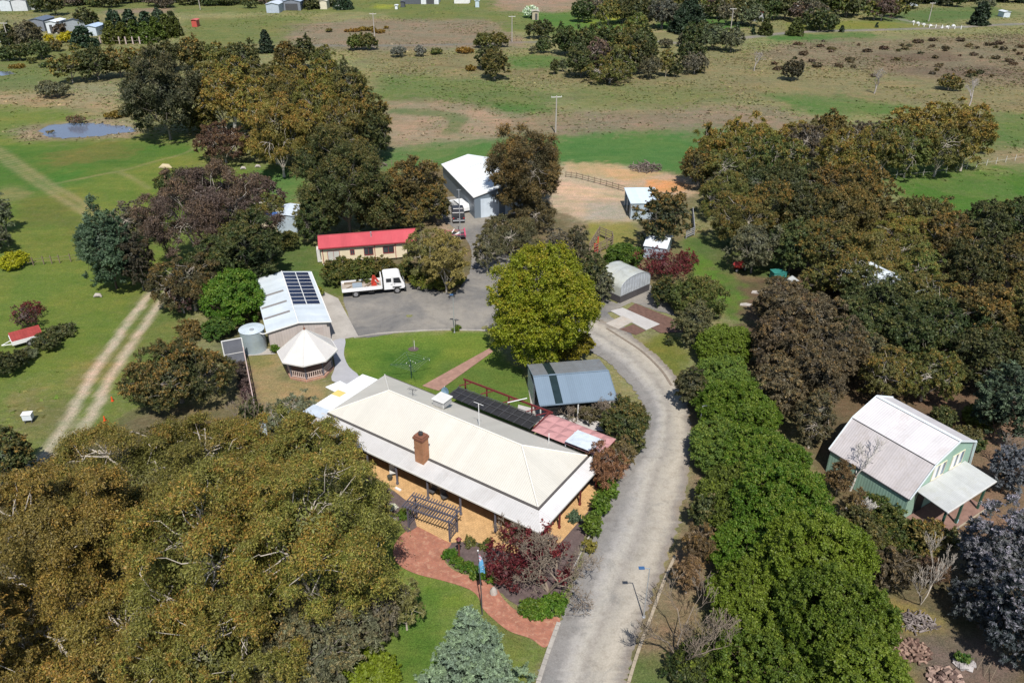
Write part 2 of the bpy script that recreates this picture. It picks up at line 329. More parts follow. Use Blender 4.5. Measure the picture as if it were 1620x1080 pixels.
 ([(520, 770), (575, 795), (640, 830), (700, 900), (770, 940), (800, 990), (870, 1020), (840, 1130), (500, 1130), (560, 980)], LAWN, .0, .5), ([(590, 800), (630, 820), (635, 850), (590, 830)], (.115, .13, .035), .05, .5), ([(760, 960), (840, 1010), (850, 1040), (780, 1000)], (.12, .12, .04), .1, .5), ([(640, 960), (700, 930), (700, 1080), (620, 1080)], (.06, .125, .02), .0, .8),
 ([(800, 760), (860, 840), (960, 770), (985, 735), (1000, 690), (940, 680), (960, 740)], (.14, .11, .09), .1, .4),
 ([(-400, 760), (60, 730), (230, 640), (400, 640), (560, 800), (600, 900), (560, 1130), (-100, 1400), (-400, 1000)], (.105, .085, .05), .2, 1),
 ([(60, 910), (110, 905), (130, 960), (90, 1010), (50, 990)], (.36, .29, .22), .05, .5),
 ([(95, 700), (130, 660), (150, 690), (110, 730), (70, 745), (40, 755), (60, 735)], (.33, .28, .20), .1, .5),
]
w1 = fnoise(x, y, 9, 31) - .5; w2 = fnoise(x, y, 9, 57) - .5; j1 = fnoise(x, y, 1.2, 77, 2) - .5; j2 = fnoise(x, y, 1.2, 91, 2) - .5
for px, c, tus, wp in PAINT:
    P = gpoly(px); xs = [p[0] for p in P]; ys = [p[1] for p in P]; mg = wp * 2 + 2
    m = (x > min(xs) - mg) & (x < max(xs) + mg) & (y > min(ys) - mg) & (y < max(ys) + mg); idx = np.nonzero(m)[0]
    if not len(idx): continue
    acc = np.zeros(len(idx))
    for k in range(8):
        s = 0.2 + 0.42 * k
        sx = (k % 2 * 2 - 1) * s; sy = (k // 2 % 2 * 2 - 1) * s; ww = min(wp, 3.0); acc += inpoly(x[idx] + w1[idx] * wp * 2.4 + (j1[idx] * 1.6 + .16 * sx) * ww * s, y[idx] + w2[idx] * wp * 2.4 + (j2[idx] * 1.6 + .22 * sy) * ww * s, P)
    a = (acc / 8)[:, None]
    a = a * (0.86 + 0.14 * (base[idx] > .5))
    col[idx, :3] = col[idx, :3] * (1 - a) + np.array(c) * a; col[idx, 3] = col[idx, 3] * (1 - a[:, 0]) + tus * a[:, 0]
# worn wheel lines across the paddock and garden
def wear(px, width, c, amt=.8, pair=None):
    P = spline(gpoly(px), 10, False); d = np.full(x.size, 1e9)
    for a, b in zip(P[:-1], P[1:]):
        m = (x > min(a.x, b.x) - 6) & (x < max(a.x, b.x) + 6) & (y > min(a.y, b.y) - 6) & (y < max(a.y, b.y) + 6)
        i = np.nonzero(m)[0]
        if not len(i): continue
        ab = b - a; t = np.clip(((x[i] - a.x) * ab.x + (y[i] - a.y) * ab.y) / (ab.length_squared + 1e-9), 0, 1)
        dd = np.hypot(x[i] - a.x - t * ab.x, y[i] - a.y - t * ab.y); d[i] = np.minimum(d[i], dd)
    d = d + j1 * .5
    if pair: d = np.abs(d - pair)
    w = np.clip(1.3 - d / width, 0, 1) * amt * (.7 + .6 * fnoise(x, y, 2.5, 12, 3)); w = np.clip(w, 0, 1)[:, None]
    col[:, :3] = col[:, :3] * (1 - w) + np.array(c) * w; col[:, 3] *= (1 - w[:, 0])
wear([(-40, 218), (0, 243), (60, 285), (110, 315), (158, 345), (200, 372)], .75, (.22, .20, .10), .7, .8)
wear([(80, 292), (150, 278), (200, 268), (235, 258), (290, 243), (308, 232), (300, 224), (250, 226)], .5, (.21, .19, .09), .5)
wear([(190, 272), (215, 285), (235, 298)], .6, (.20, .19, .09), .5)
wear([(292, 430), (262, 452), (238, 480), (200, 535), (160, 595), (132, 650), (100, 700), (60, 750)], 0.62, (.40, .335, .25), 1.0, 1.05)
wear([(262, 452), (200, 535), (160, 595)], .4, (.12, .13, .04), .5)
wear([(1000, 62), (1100, 68), (1250, 52), (1400, 47), (1500, 44), (1620, 38), (2000, 28)], 2.2, (.19, .18, .175), .9)
wear([(480, 72), (640, 72), (800, 68), (1000, 62)], 2.0, (.155, .15, .14), .7)
wear([(1395, 24), (1450, 36), (1500, 44)], 1.6, (.22, .21, .19), .8)
wear([(640, 105), (700, 104), (760, 110), (840, 112), (860, 108)], .9, (.10, .07, .04), .6)
wear([(960, 55), (1040, 50), (1080, 52)], 1.4, (.26, .22, .14), .8)
wear([(700, 325), (740, 322), (760, 345), (750, 380)], 1.2, (.22, .20, .17), .6)
wear([(880, 300), (940, 305), (1000, 312)], 1.0, (.48, .37, .24), .4, 1.2)
# the dams sink into the ground
hz = np.zeros(x.size)
for px, dep in (([(58, 205), (75, 196), (110, 193), (165, 195), (215, 200), (208, 208), (160, 214), (100, 218), (70, 214)], .9), ([(-60, 108), (10, 112), (20, 117), (0, 120), (-60, 122)], .8)):
    cx_, cy_ = np.mean([p[0] for p in gpoly(px)]), np.mean([p[1] for p in gpoly(px)])
    P = gpoly(px); hz = np.where(inpoly(x + j1 * 1.5, y + j2 * 1.5, P), -dep, hz)
hz = hz + (fnoise(x, y, 3, 3, 3) - .5) * .10 * (col[:, 3] > .3)
nx_, ny_ = len(gx), len(gy)
vs = np.empty((x.size, 3), np.float32); vs[:, 0] = x; vs[:, 1] = y; vs[:, 2] = hz - 0.03
ii = (np.arange(ny_ - 1)[:, None] * nx_ + np.arange(nx_ - 1)[None, :]).ravel(); fa = np.stack([ii, ii + 1, ii + 1 + nx_, ii + nx_], 1).astype(np.int32)
def fastmesh(name, V, F, col=None, colname="lv", smooth=False):
    me = bpy.data.meshes.new(name); me.vertices.add(len(V)); me.vertices.foreach_set("co", V.astype(np.float32).ravel())
    me.loops.add(F.size); me.loops.foreach_set("vertex_index", F.astype(np.int32).ravel()); k = F.shape[1]
    me.polygons.add(len(F)); me.polygons.foreach_set("loop_start", np.arange(0, F.size, k, dtype=np.int32)); me.polygons.foreach_set("loop_total", np.full(len(F), k, np.int32))
    me.polygons.foreach_set("use_smooth", np.full(len(F), smooth, bool))
    if col is not None:
        a = me.attributes.new(colname, 'FLOAT_COLOR', 'POINT'); a.data.foreach_set("color", col.astype(np.float32).ravel())
    me.update(calc_edges=True); return me
gm = fastmesh("ground", vs, fa, col, "Col", True)
m, N, L, P = newmat("ground")
at = N.new("ShaderNodeAttribute"); at.attribute_name = "Col"; geo = N.new("ShaderNodeNewGeometry"); pos = geo.outputs["Position"]
n1 = noise(N, L, pos, .09, 6, .65, .5); n2 = noise(N, L, pos, .55, 6, .7); n3 = noise(N, L, pos, 3.2, 5, .75); n4 = noise(N, L, pos, 14, 3, .7)
c = at.outputs["Color"]
c = mixc(N, L, ramp(N, L, n1, .42, .66, 0, .55), c, mixc(N, L, 1.0, c, (1.55, 1.12, 1.1), 'MULTIPLY'))
c = mixc(N, L, ramp(N, L, n2, .42, .66, 0, .55), c, mixc(N, L, 1.0, c, (.62, .82, .7), 'MULTIPLY'))
c = mixc(N, L, ramp(N, L, n3, .48, .68, 0, .55), c, mixc(N, L, 1.0, c, (1.5, 1.35, 1.4), 'MULTIPLY'))
k = ramp(N, L, n4, .3, .7, .5, 1.5); kc = N.new("ShaderNodeCombineColor"); [L.new(k, kc.inputs[i]) for i in range(3)]; c = mixc(N, L, 1.0, c, kc.outputs[0], 'MULTIPLY')
ms = N.new("ShaderNodeMapping"); ms.inputs["Scale"].default_value = (.10, .5, 1); ms.inputs["Rotation"].default_value = (0, 0, .12); L.new(pos, ms.inputs[0]); n5 = noise(N, L, ms.outputs[0], .9, 7, .72, .4)
c = mixc(N, L, ramp(N, L, n5, .36, .5, .5, 0), c, mixc(N, L, 1.0, c, (.72, .86, .66), 'MULTIPLY')); c = mixc(N, L, ramp(N, L, n5, .52, .66, 0, .5), c, mixc(N, L, 1.0, c, (1.45, 1.22, 1.25), 'MULTIPLY'))
mp = N.new("ShaderNodeMapping"); mp.inputs["Scale"].default_value = (.7, 1.0, 1); L.new(pos, mp.inputs[0])
t1 = noise(N, L, mp.outputs[0], .75, 7, .8, .3); t2 = noise(N, L, mp.outputs[0], .11, 3, .6)
tm = math_(N, L, 'MULTIPLY', ramp(N, L, math_(N, L, 'ADD', t1, math_(N, L, 'MULTIPLY', t2, .5)), .74, .88, 0, .8), at.outputs["Alpha"], True)
c = mixc(N, L, tm, c, (.105, .085, .05))
t3 = noise(N, L, mp.outputs[0], 1.9, 6, .8, .2); c = mixc(N, L, math_(N, L, 'MULTIPLY', ramp(N, L, t3, .50, .64, 0, .75), at.outputs["Alpha"], True), c, (.30, .265, .17))
L.new(c, P.inputs["Base Color"]); P.inputs["Roughness"].default_value = .95; P.inputs["Specular IOR Level"].default_value = .1
b = N.new("ShaderNodeBump"); b.inputs["Distance"].default_value = .12; b.inputs["Strength"].default_value = .7; L.new(n3, b.inputs["Height"])
b2 = N.new("ShaderNodeBump"); b2.inputs["Distance"].default_value = .05; b2.inputs["Strength"].default_value = .8; L.new(n4, b2.inputs["Height"]); L.new(b.outputs[0], b2.inputs["Normal"]); L.new(b2.outputs[0], P.inputs["Normal"])
gm.materials.append(m); go = bpy.data.objects.new("ground", gm); sc.collection.objects.link(go); tag(go, kind='structure')
del vs, fa
# tussocks and tall dead grass standing on the dry pasture, too many to count
rg = np.random.default_rng(11); nT = 260000; tx = rg.uniform(-1, 1, nT); ty = 55 + 320 * rg.random(nT) ** .8; tx = tx * (ty * .68 + 15)
ci = np.clip(np.searchsorted(gx, tx), 0, nx_ - 1); ri = np.clip(np.searchsorted(gy, ty), 0, ny_ - 1); cc_ = col.reshape(ny_, nx_, 4)[ri, ci]
clump = fnoise(tx, ty, 14, 8, 4); ok = rg.random(nT) < np.clip(cc_[:, 3] - .18, 0, 1) * np.clip((clump - .38) * 3.2, .04, 1) * .85
ok &= ~((np.abs(tx) < 45) & (ty < 95)); ok &= hz.reshape(ny_, nx_)[ri, ci] > -.3; tx, ty, cc_, clump = tx[ok], ty[ok], cc_[ok], clump[ok]; n = len(tx)
kind_ = rg.random(n); tone = fnoise(tx, ty, 40, 71, 3); tc_ = np.where((kind_ < .33 + (tone - .5)[:] * .9)[:, None], cc_[:, :3] * .85 * np.array([[1.03, .97, .9]]), np.where((kind_ < .72)[:, None], cc_[:, :3] * np.array([[1.4, 1.3, 1.25]]), cc_[:, :3] * np.array([[.8, 1.05, .7]])))
V_ = []; C_ = []
for k in range(4):
    a = rg.uniform(0, 6.28, n); s_ = rg.uniform(.08, .24, n) * np.where(rg.random(n) < .03, 2.0, 1); hh_ = s_ * rg.uniform(.3, .7, n); ox = rg.normal(size=n) * .15; oy = rg.normal(size=n) * .15
    dx = np.cos(a) * s_; dy = np.sin(a) * s_; lx = rg.normal(size=n) * .12; ly = rg.normal(size=n) * .12; bx = tx + ox; by = ty + oy; z0 = np.full(n, -.06)
    V_.append(np.stack([np.stack([bx - dx, by - dy, z0], 1), np.stack([bx + dx, by + dy, z0], 1), np.stack([bx + dx * .7 + lx, by + dy * .7 + ly, hh_], 1), np.stack([bx - dx * .8 + lx, by - dy * .8 + ly, hh_ * .8], 1)], 1))
    C_.append(np.repeat(np.concatenate([tc_ * rg.uniform(.7, 1.3, (n, 1)), np.ones((n, 1))], 1), 4, 0))
V_ = np.concatenate(V_).reshape(-1, 3); tm = fastmesh("dry_grass", V_, np.arange(len(V_)).reshape(-1, 4), np.concatenate(C_), "Col")
m, N, L, P = newmat("dry grass"); at = N.new("ShaderNodeAttribute"); at.attribute_name = "Col"; L.new(at.outputs["Color"], P.inputs["Base Color"]); P.inputs["Roughness"].default_value = .9; P.inputs["Specular IOR Level"].default_value = .1
tm.materials.append(m); to = bpy.data.objects.new("dry_grass", tm); sc.collection.objects.link(to); tag(to, "tussocks of dry and green grass over the pastures", None, None, 'stuff')
# ---------------------------------------------------------------- water of the two dams
wm, N, L, P = newmat("dam water"); P.inputs["Base Color"].default_value = (.13, .15, .205, 1); P.inputs["Roughness"].default_value = .12; P.inputs["Specular IOR Level"].default_value = .9  # base colour brightened to carry the sky's reflection
tc = N.new("ShaderNodeTexCoord"); bn = N.new("ShaderNodeBump"); bn.inputs["Strength"].default_value = .25; bn.inputs["Distance"].default_value = .05; L.new(noise(N, L, tc.outputs["Object"], 1.5, 4), bn.inputs["Height"]); L.new(bn.outputs[0], P.inputs["Normal"])
sheet("dam_water", gpoly([(50, 206), (75, 194), (110, 191), (165, 193), (222, 199), (212, 210), (160, 216), (100, 220), (68, 217)]), -.25, wm, 4)
sheet("dam_water", gpoly([(-70, 106), (12, 111), (24, 117), (0, 122), (-70, 124)]), -.25, wm, 4)
# ---------------------------------------------------------------- drive, yard, paths, slabs
def gravel(name, c, c2, tint=None, cross=False):
    m, N, L, P = newmat(name); geo = N.new("ShaderNodeNewGeometry"); pos = geo.outputs["Position"]
    f1 = noise(N, L, pos, .16, 5, .65, .4); f2 = noise(N, L, pos, 1.1, 6, .75); f3 = noise(N, L, pos, 9, 4, .8)
    q = mixc(N, L, ramp(N, L, f1, .38, .62), c, c2); q = mixc(N, L, ramp(N, L, f2, .5, .72, 0, .6), q, mixc(N, L, 1.0, q, (.66, .64, .62), 'MULTIPLY'))
    if cross:
        uv = N.new("ShaderNodeAttribute"); uv.attribute_name = "across"; u = uv.outputs["Fac"]
        uu = math_(N, L, 'ADD', u, math_(N, L, 'MULTIPLY', math_(N, L, 'SUBTRACT', f1, .5), .22))
        # darker verge of old seal on the house side, pale wheel lines, dusty crown
        cr = N.new("ShaderNodeValToRGB"); L.new(uu, cr.inputs[0]); e = cr.color_ramp.elements
        e[0].position = 0; e[0].color = (.17, .165, .165, 1); e[1].position = 1.0; e[1].color = (.2, .16, .12, 1)
        for p_, cc in ((.20, (.20, .195, .195)), (.30, (.34, .325, .31)), (.42, (.40, .375, .33)), (.52, (.29, .265, .235)), (.62, (.355, .325, .275)), (.78, (.43, .385, .315)), (.86, (.36, .32, .26)), (.93, (.22, .19, .165))):
            el = e.new(p_); el.color = (*cc, 1)
        q = mixc(N, L, .72, q, cr.outputs[0]); f5 = noise(N, L, pos, .35, 6, .75, .9); q = mixc(N, L, ramp(N, L, f5, .52, .68, 0, .5), q, (.185, .185, .175)); q = mixc(N, L, ramp(N, L, f2, .48, .66, 0, .55), q, mixc(N, L, 1.0, q, (.72, .7, .68), 'MULTIPLY'))
    k = ramp(N, L, f3, .3, .7, .82, 1.18); kc = N.new("ShaderNodeCombineColor"); [L.new(k, kc.inputs[i]) for i in range(3)]; q = mixc(N, L, 1.0, q, kc.outputs[0], 'MULTIPLY')
    L.new(q, P.inputs["Base Color"]); P.inputs["Roughness"].default_value = .95; P.inputs["Specular IOR Level"].default_value = .15
    b = N.new("ShaderNodeBump"); b.inputs["Distance"].default_value = .03; b.inputs["Strength"].default_value = .6; L.new(f3, b.inputs["Height"]); L.new(b.outputs[0], P.inputs["Normal"]); return m
M_yard = gravel("yard gravel", (.150, .146, .142), (.27, .248, .215)); M_drive = gravel("drive gravel", (.30, .28, .25), (.38, .345, .29), cross=True)
sheet("gravel_yard", gpoly([(560, 534), (551, 500), (543, 470), (560, 462), (640, 448), (668, 452), (700, 462), (720, 462), (738, 440), (746, 415), (742, 385), (720, 362), (700, 345), (696, 322), (706, 312), (748, 312), (768, 325), (785, 350), (800, 400), (870, 430), (930, 470), (966, 500), (1000, 530), (985, 560), (950, 560), (900, 545), (850, 535), (770, 524), (700, 522), (640, 525)]), .008, M_yard, 3, .04, seed=3)
LRp = [((822, 1180), (962, 1190)), ((838, 1120), (978, 1120)), ((848, 1080), (990, 1080)), ((868, 1030), (1003, 1030)), ((890, 972), (1024, 965)), ((915, 905), (1047, 905)), ((940, 845), (1066, 850)), ((962, 795), (1080, 795)), ((985, 745), (1091, 742)), ((1012, 700), (1094, 690)), ((1022, 655), (1088, 640)), ((1005, 620), (1074, 603)), ((982, 592), (1050, 572)), ((955, 568), (1018, 545)), ((915, 545), (980, 520)), ((870, 525), (930, 497))]
LL = spline(gpoly([a for a, b in LRp]), 16, False); RR = spline(gpoly([b for a, b in LRp]), 16, False); r_j = random.Random(5)
LL = [p + (RR[i] - p).normalized() * r_j.gauss(.0, .10) for i, p in enumerate(LL)]; RR = [p + (p - LL[i]).normalized() * r_j.gauss(.0, .12) for i, p in enumerate(RR)]; V = []; A = []; nc = 15
for i, (a, b) in enumerate(zip(LL, RR)):
    for k in range(nc):
        t = k / (nc - 1); p = a.lerp(b, t); V.append((p.x, p.y, .016 + .05 * math.sin(math.pi * t))); A.append(t)
n = len(LL); F = np.array([[i * nc + k, i * nc + k + 1, (i + 1) * nc + k + 1, (i + 1) * nc + k] for i in range(n - 1) for k in range(nc - 1)])
dm = fastmesh("driveway", np.array(V), F, smooth=True); at_ = dm.attributes.new("across", 'FLOAT', 'POINT'); at_.data.foreach_set("value", np.array(A, np.float32)); dm.materials.append(M_drive)
do = bpy.data.objects.new("driveway", dm); sc.collection.objects.link(do); tag(do, kind='structure')
M_conc = mat("concrete", (.40, .37, .33), .9, var=.25, nscale=.5, stain=(.22, .2, .18)); M_conc2 = mat("pale concrete", (.46, .44, .42), .9, var=.15, nscale=.6)
def kerb(pts, w=.16, h=.11, name="kerb", m=None, z0=-.02):
    b = MB(); P = spline(pts, 6, False)
    for a, c in zip(P[:-1], P[1:]):
        if (c - a).length < .02: continue
        d = (c - a); e = d.normalized() * .01; b.bar((a.x - e.x, a.y - e.y, z0 + h / 2), (c.x + e.x, c.y + e.y, z0 + h / 2), w, h)
    return tag(b.build(name, m or M_conc), kind='structure')
kerb(gpoly([(560, 534), (600, 528), (640, 525), (700, 522), (772, 523)]))
kerb(gpoly([(842, 1120), (850, 1085), (866, 1035), (884, 985)]), .3)
kerb(gpoly([(905, 905), (925, 862), (955, 808), (975, 765)]), .12)
kerb(gpoly([(1068, 880), (1052, 915), (1030, 975), (1008, 1035), (990, 1095)]), .22, m=mat("sandstone edging", (.36, .3, .22), .9))
kerb(gpoly([(960, 520), (985, 536), (1015, 556), (1045, 585), (1062, 610)]), .25, m=mat("timber edging", (.22, .18, .14), .9))
kerb(gpoly([(580, 795), (600, 806), (627, 822)]), .18)
sheet("concrete_apron", gpoly([(500, 466), (505, 458), (535, 472), (567, 532), (545, 536), (524, 540), (510, 500)]), .022, M_conc)
sheet("concrete_path", gpoly([(524, 541), (546, 536), (544, 560), (552, 580), (568, 595), (560, 610), (525, 602), (530, 580), (526, 556)]), .026, mat("path concrete", (.37, .37, .39), .9, var=.12), 3)
sheet("concrete_path", gpoly([(388, 555), (430, 551), (436, 560), (392, 563)]), .018, M_conc)
sheet("concrete_path", gpoly([(820, 640), (900, 660), (960, 668), (955, 682), (870, 674), (815, 668)]), .02, M_conc2)
sheet("carport_slab", gpoly([(842, 655), (835, 610), (950, 590), (985, 640), (975, 662)]), .024, M_conc)
M_brk = brickmat("path brick", (.42, .155, .095), (.33, .12, .085), (.30, .17, .12), rot=.5, patch=(.47, .30, .2))
M_pave = brickmat("straight path brick", (.36, .20, .155), (.31, .165, .13), (.33, .22, .17), rot=.2)
sheet("brick_path", gpoly([(774, 551), (780, 556), (694, 618), (680, 614), (668, 610)]), .02, M_pave)
sheet("brick_path", gpoly([(622, 876), (626, 858), (640, 842), (662, 833), (712, 856), (704, 872), (705, 890), (725, 905), (758, 915), (785, 930), (795, 945), (812, 962), (836, 974), (860, 976), (886, 978), (876, 1004), (862, 1024), (840, 1010), (806, 998), (782, 980), (764, 962), (755, 942), (738, 930), (700, 918), (660, 908), (632, 894)]), .02, M_brk, 4)
M_mulch = mat("mulch", (.125, .09, .085), .95, var=.45, nscale=2.5, bump=1.0)
sheet("garden_bed", gpoly([(560, 735), (586, 752), (624, 778), (652, 798), (660, 834), (645, 842), (622, 815), (580, 792), (555, 770)]), .03, M_mulch, 0, .04)
sheet("garden_bed", gpoly([(716, 858), (730, 850), (800, 830), (850, 850), (884, 852), (925, 805), (950, 785), (985, 735), (972, 768), (925, 850), (890, 950), (884, 975), (836, 970), (795, 940), (760, 912), (728, 903), (707, 888), (706, 872)]), .012, M_mulch, 0, .05)
sheet("garden_bed", gpoly([(985, 494), (1005, 480), (1062, 503), (1085, 525), (1045, 527)]), .03, mat("red mulch", (.15, .085, .065), .95, var=.4, nscale=2.5)); sheet("garden_bed", gpoly([(980, 521), (1002, 513), (1022, 523), (1006, 530)]), .03, MATS["red mulch"])
sheet("gravel_path", gpoly([(955, 470), (975, 480), (1028, 450), (1050, 470), (1070, 500), (1040, 492), (1000, 478), (960, 496), (945, 485)]), .014, M_yard, 0, .05)
sheet("concrete_slab", gpoly([(966, 492), (985, 487), (1044, 513), (1022, 522)]), .05, M_conc2, thick=.08); sheet("concrete_slab", gpoly([(958, 512), (985, 500), (1003, 508), (978, 521)]), .062, mat("stained concrete", (.44, .40, .35), .9, var=.2, stain=(.36, .22, .13)), thick=.1)
# ---------------------------------------------------------------- trees and shrubs
L_gum = leafmat("gum leaf", (.29, .150, .036), .65); L_soft = leafmat("soft leaf", (.17, .20, .03), .4, .28); L_yel = leafmat("new leaf", (.30, .22, .02), .45, .3)
L_con = leafmat("needle", (.20, .27, .17), .4, .1); L_red = leafmat("plum leaf", (.28, .05, .05), .5, .3); L_sil = leafmat("silver leaf", (.30, .27, .36), .45, .12); L_bud = leafmat("blossom", (.8, .78, .74), .3, .3)
def bark(name, c, c2):
    return mat(name, c, .9, var=.3, nscale=2.0, stain=c2, stain_amt=.7, spec=.1)
B_pale = bark("pale bark", (.46, .41, .35), (.22, .18, .14)); B_brown = bark("brown bark", (.14, .10, .075), (.07, .05, .04)); B_grey = bark("grey bark", (.24, .215, .185), (.12, .1, .085)); B_twig = bark("twig bark", (.27, .22, .17), (.15, .12, .10)); B_white = bark("white bark", (.62, .59, .54), (.35, .31, .27))
# kind: leaf material, colour, young growth amount, leaf (length, width ratio), puff size, puff cover, leaf cover, clear trunk share, bark, trunk thickness
K = dict(
 gum=(L_gum, (.178, .162, .038), .95, (.17, .34), .20, 1.0, 1.3, .16, B_pale, 1.0),
 olive=(L_gum, (.118, .137, .038), .6, (.19, .34), .19, 1.05, 1.25, .14, B_pale, .9),
 dark=(L_gum, (.062, .083, .030), .22, (.22, .4), .18, 1.35, 1.3, .10, B_grey, .9),
 russet=(L_gum, (.105, .100, .034), .62, (.22, .36), .18, 1.3, 1.25, .10, B_grey, .9),
 purple=(L_gum, (.110, .088, .072), .25, (.22, .32), .16, 1.05, 1.1, .14, B_pale, 1.0),
 wispy=(L_gum, (.150, .150, .066), .3, (.28, .18), .20, 1.0, .95, .18, B_pale, .7),
 grey=(L_gum, (.120, .130, .078), .2, (.22, .30), .17, 1.1, 1.15, .10, B_grey, .8),
 wattle=(L_con, (.052, .095, .050), .4, (.22, .4), .16, 1.3, 1.4, .04, B_brown, .8),
 lush=(L_soft, (.072, .140, .014), .55, (.17, .6), .14, 1.8, 1.5, .0, B_brown, .7),
 hedge=(L_soft, (.100, .165, .014), .75, (.13, .6), .10, 1.9, 1.5, .0, B_brown, .6),
 maple=(L_yel, (.190, .200, .012), .75, (.19, .62), .13, 1.55, 1.25, .10, B_grey, .9),
 scrub=(L_gum, (.090, .110, .030), .35, (.18, .4), .17, 1.5, 1.3, .0, B_brown, .5),
 plum=(L_red, (.115, .022, .026), .5, (.18, .45), .19, .75, .42, .10, B_brown, .8),
 silver=(L_sil, (.115, .140, .135), .8, (.20, .3), .14, 1.3, 1.3, .03, B_brown, .8),
 conifer=(L_con, (.135, .185, .130), .9, (.18, .34), .11, 1.8, 1.3, .0, B_brown, .9),
 cypress=(L_gum, (.050, .070, .020), .0, (.22, .5), .17, 1.9, 1.5, .0, B_brown, .8),
 darkcone=(L_con, (.022, .040, .020), .1, (.22, .5), .17, 1.9, 1.5, .0, B_brown, .8),
 blossom=(L_bud, (.62, .62, .58), .8, (.22, .6), .22, 1.3, .9, .1, B_brown, .8),
 yellow=(L_yel, (.42, .37, .02), .6, (.20, .5), .2, 1.6, 1.3, .0, B_brown, .6),
 orange=(L_yel, (.20, .115, .025), .3, (.20, .5), .2, 1.4, 1.2, .0, B_brown, .6),
)
CONES = {'cypress', 'darkcone'}
def leaves(rg, C, N_, lv, ln, wr, droop):
    "leaf faces: centres C, facing N_"
    n = len(C); t = rg.normal(size=(n, 3)); t[:, 2] -= droop; t -= (t * N_).sum(1)[:, None] * N_; t /= np.linalg.norm(t, axis=1)[:, None] + 1e-9
    s = np.cross(N_, t); l = ln * rg.uniform(.6, 1.4, (n, 1)); w = l * wr * rg.uniform(.7, 1.3, (n, 1))
    V = np.stack([C - t * l * .5, C + s * w * .5 + t * l * .05, C + t * l * .5, C - s * w * .5 + t * l * .05], 1).reshape(-1, 3)
    return V, np.repeat(lv, 4, 0)
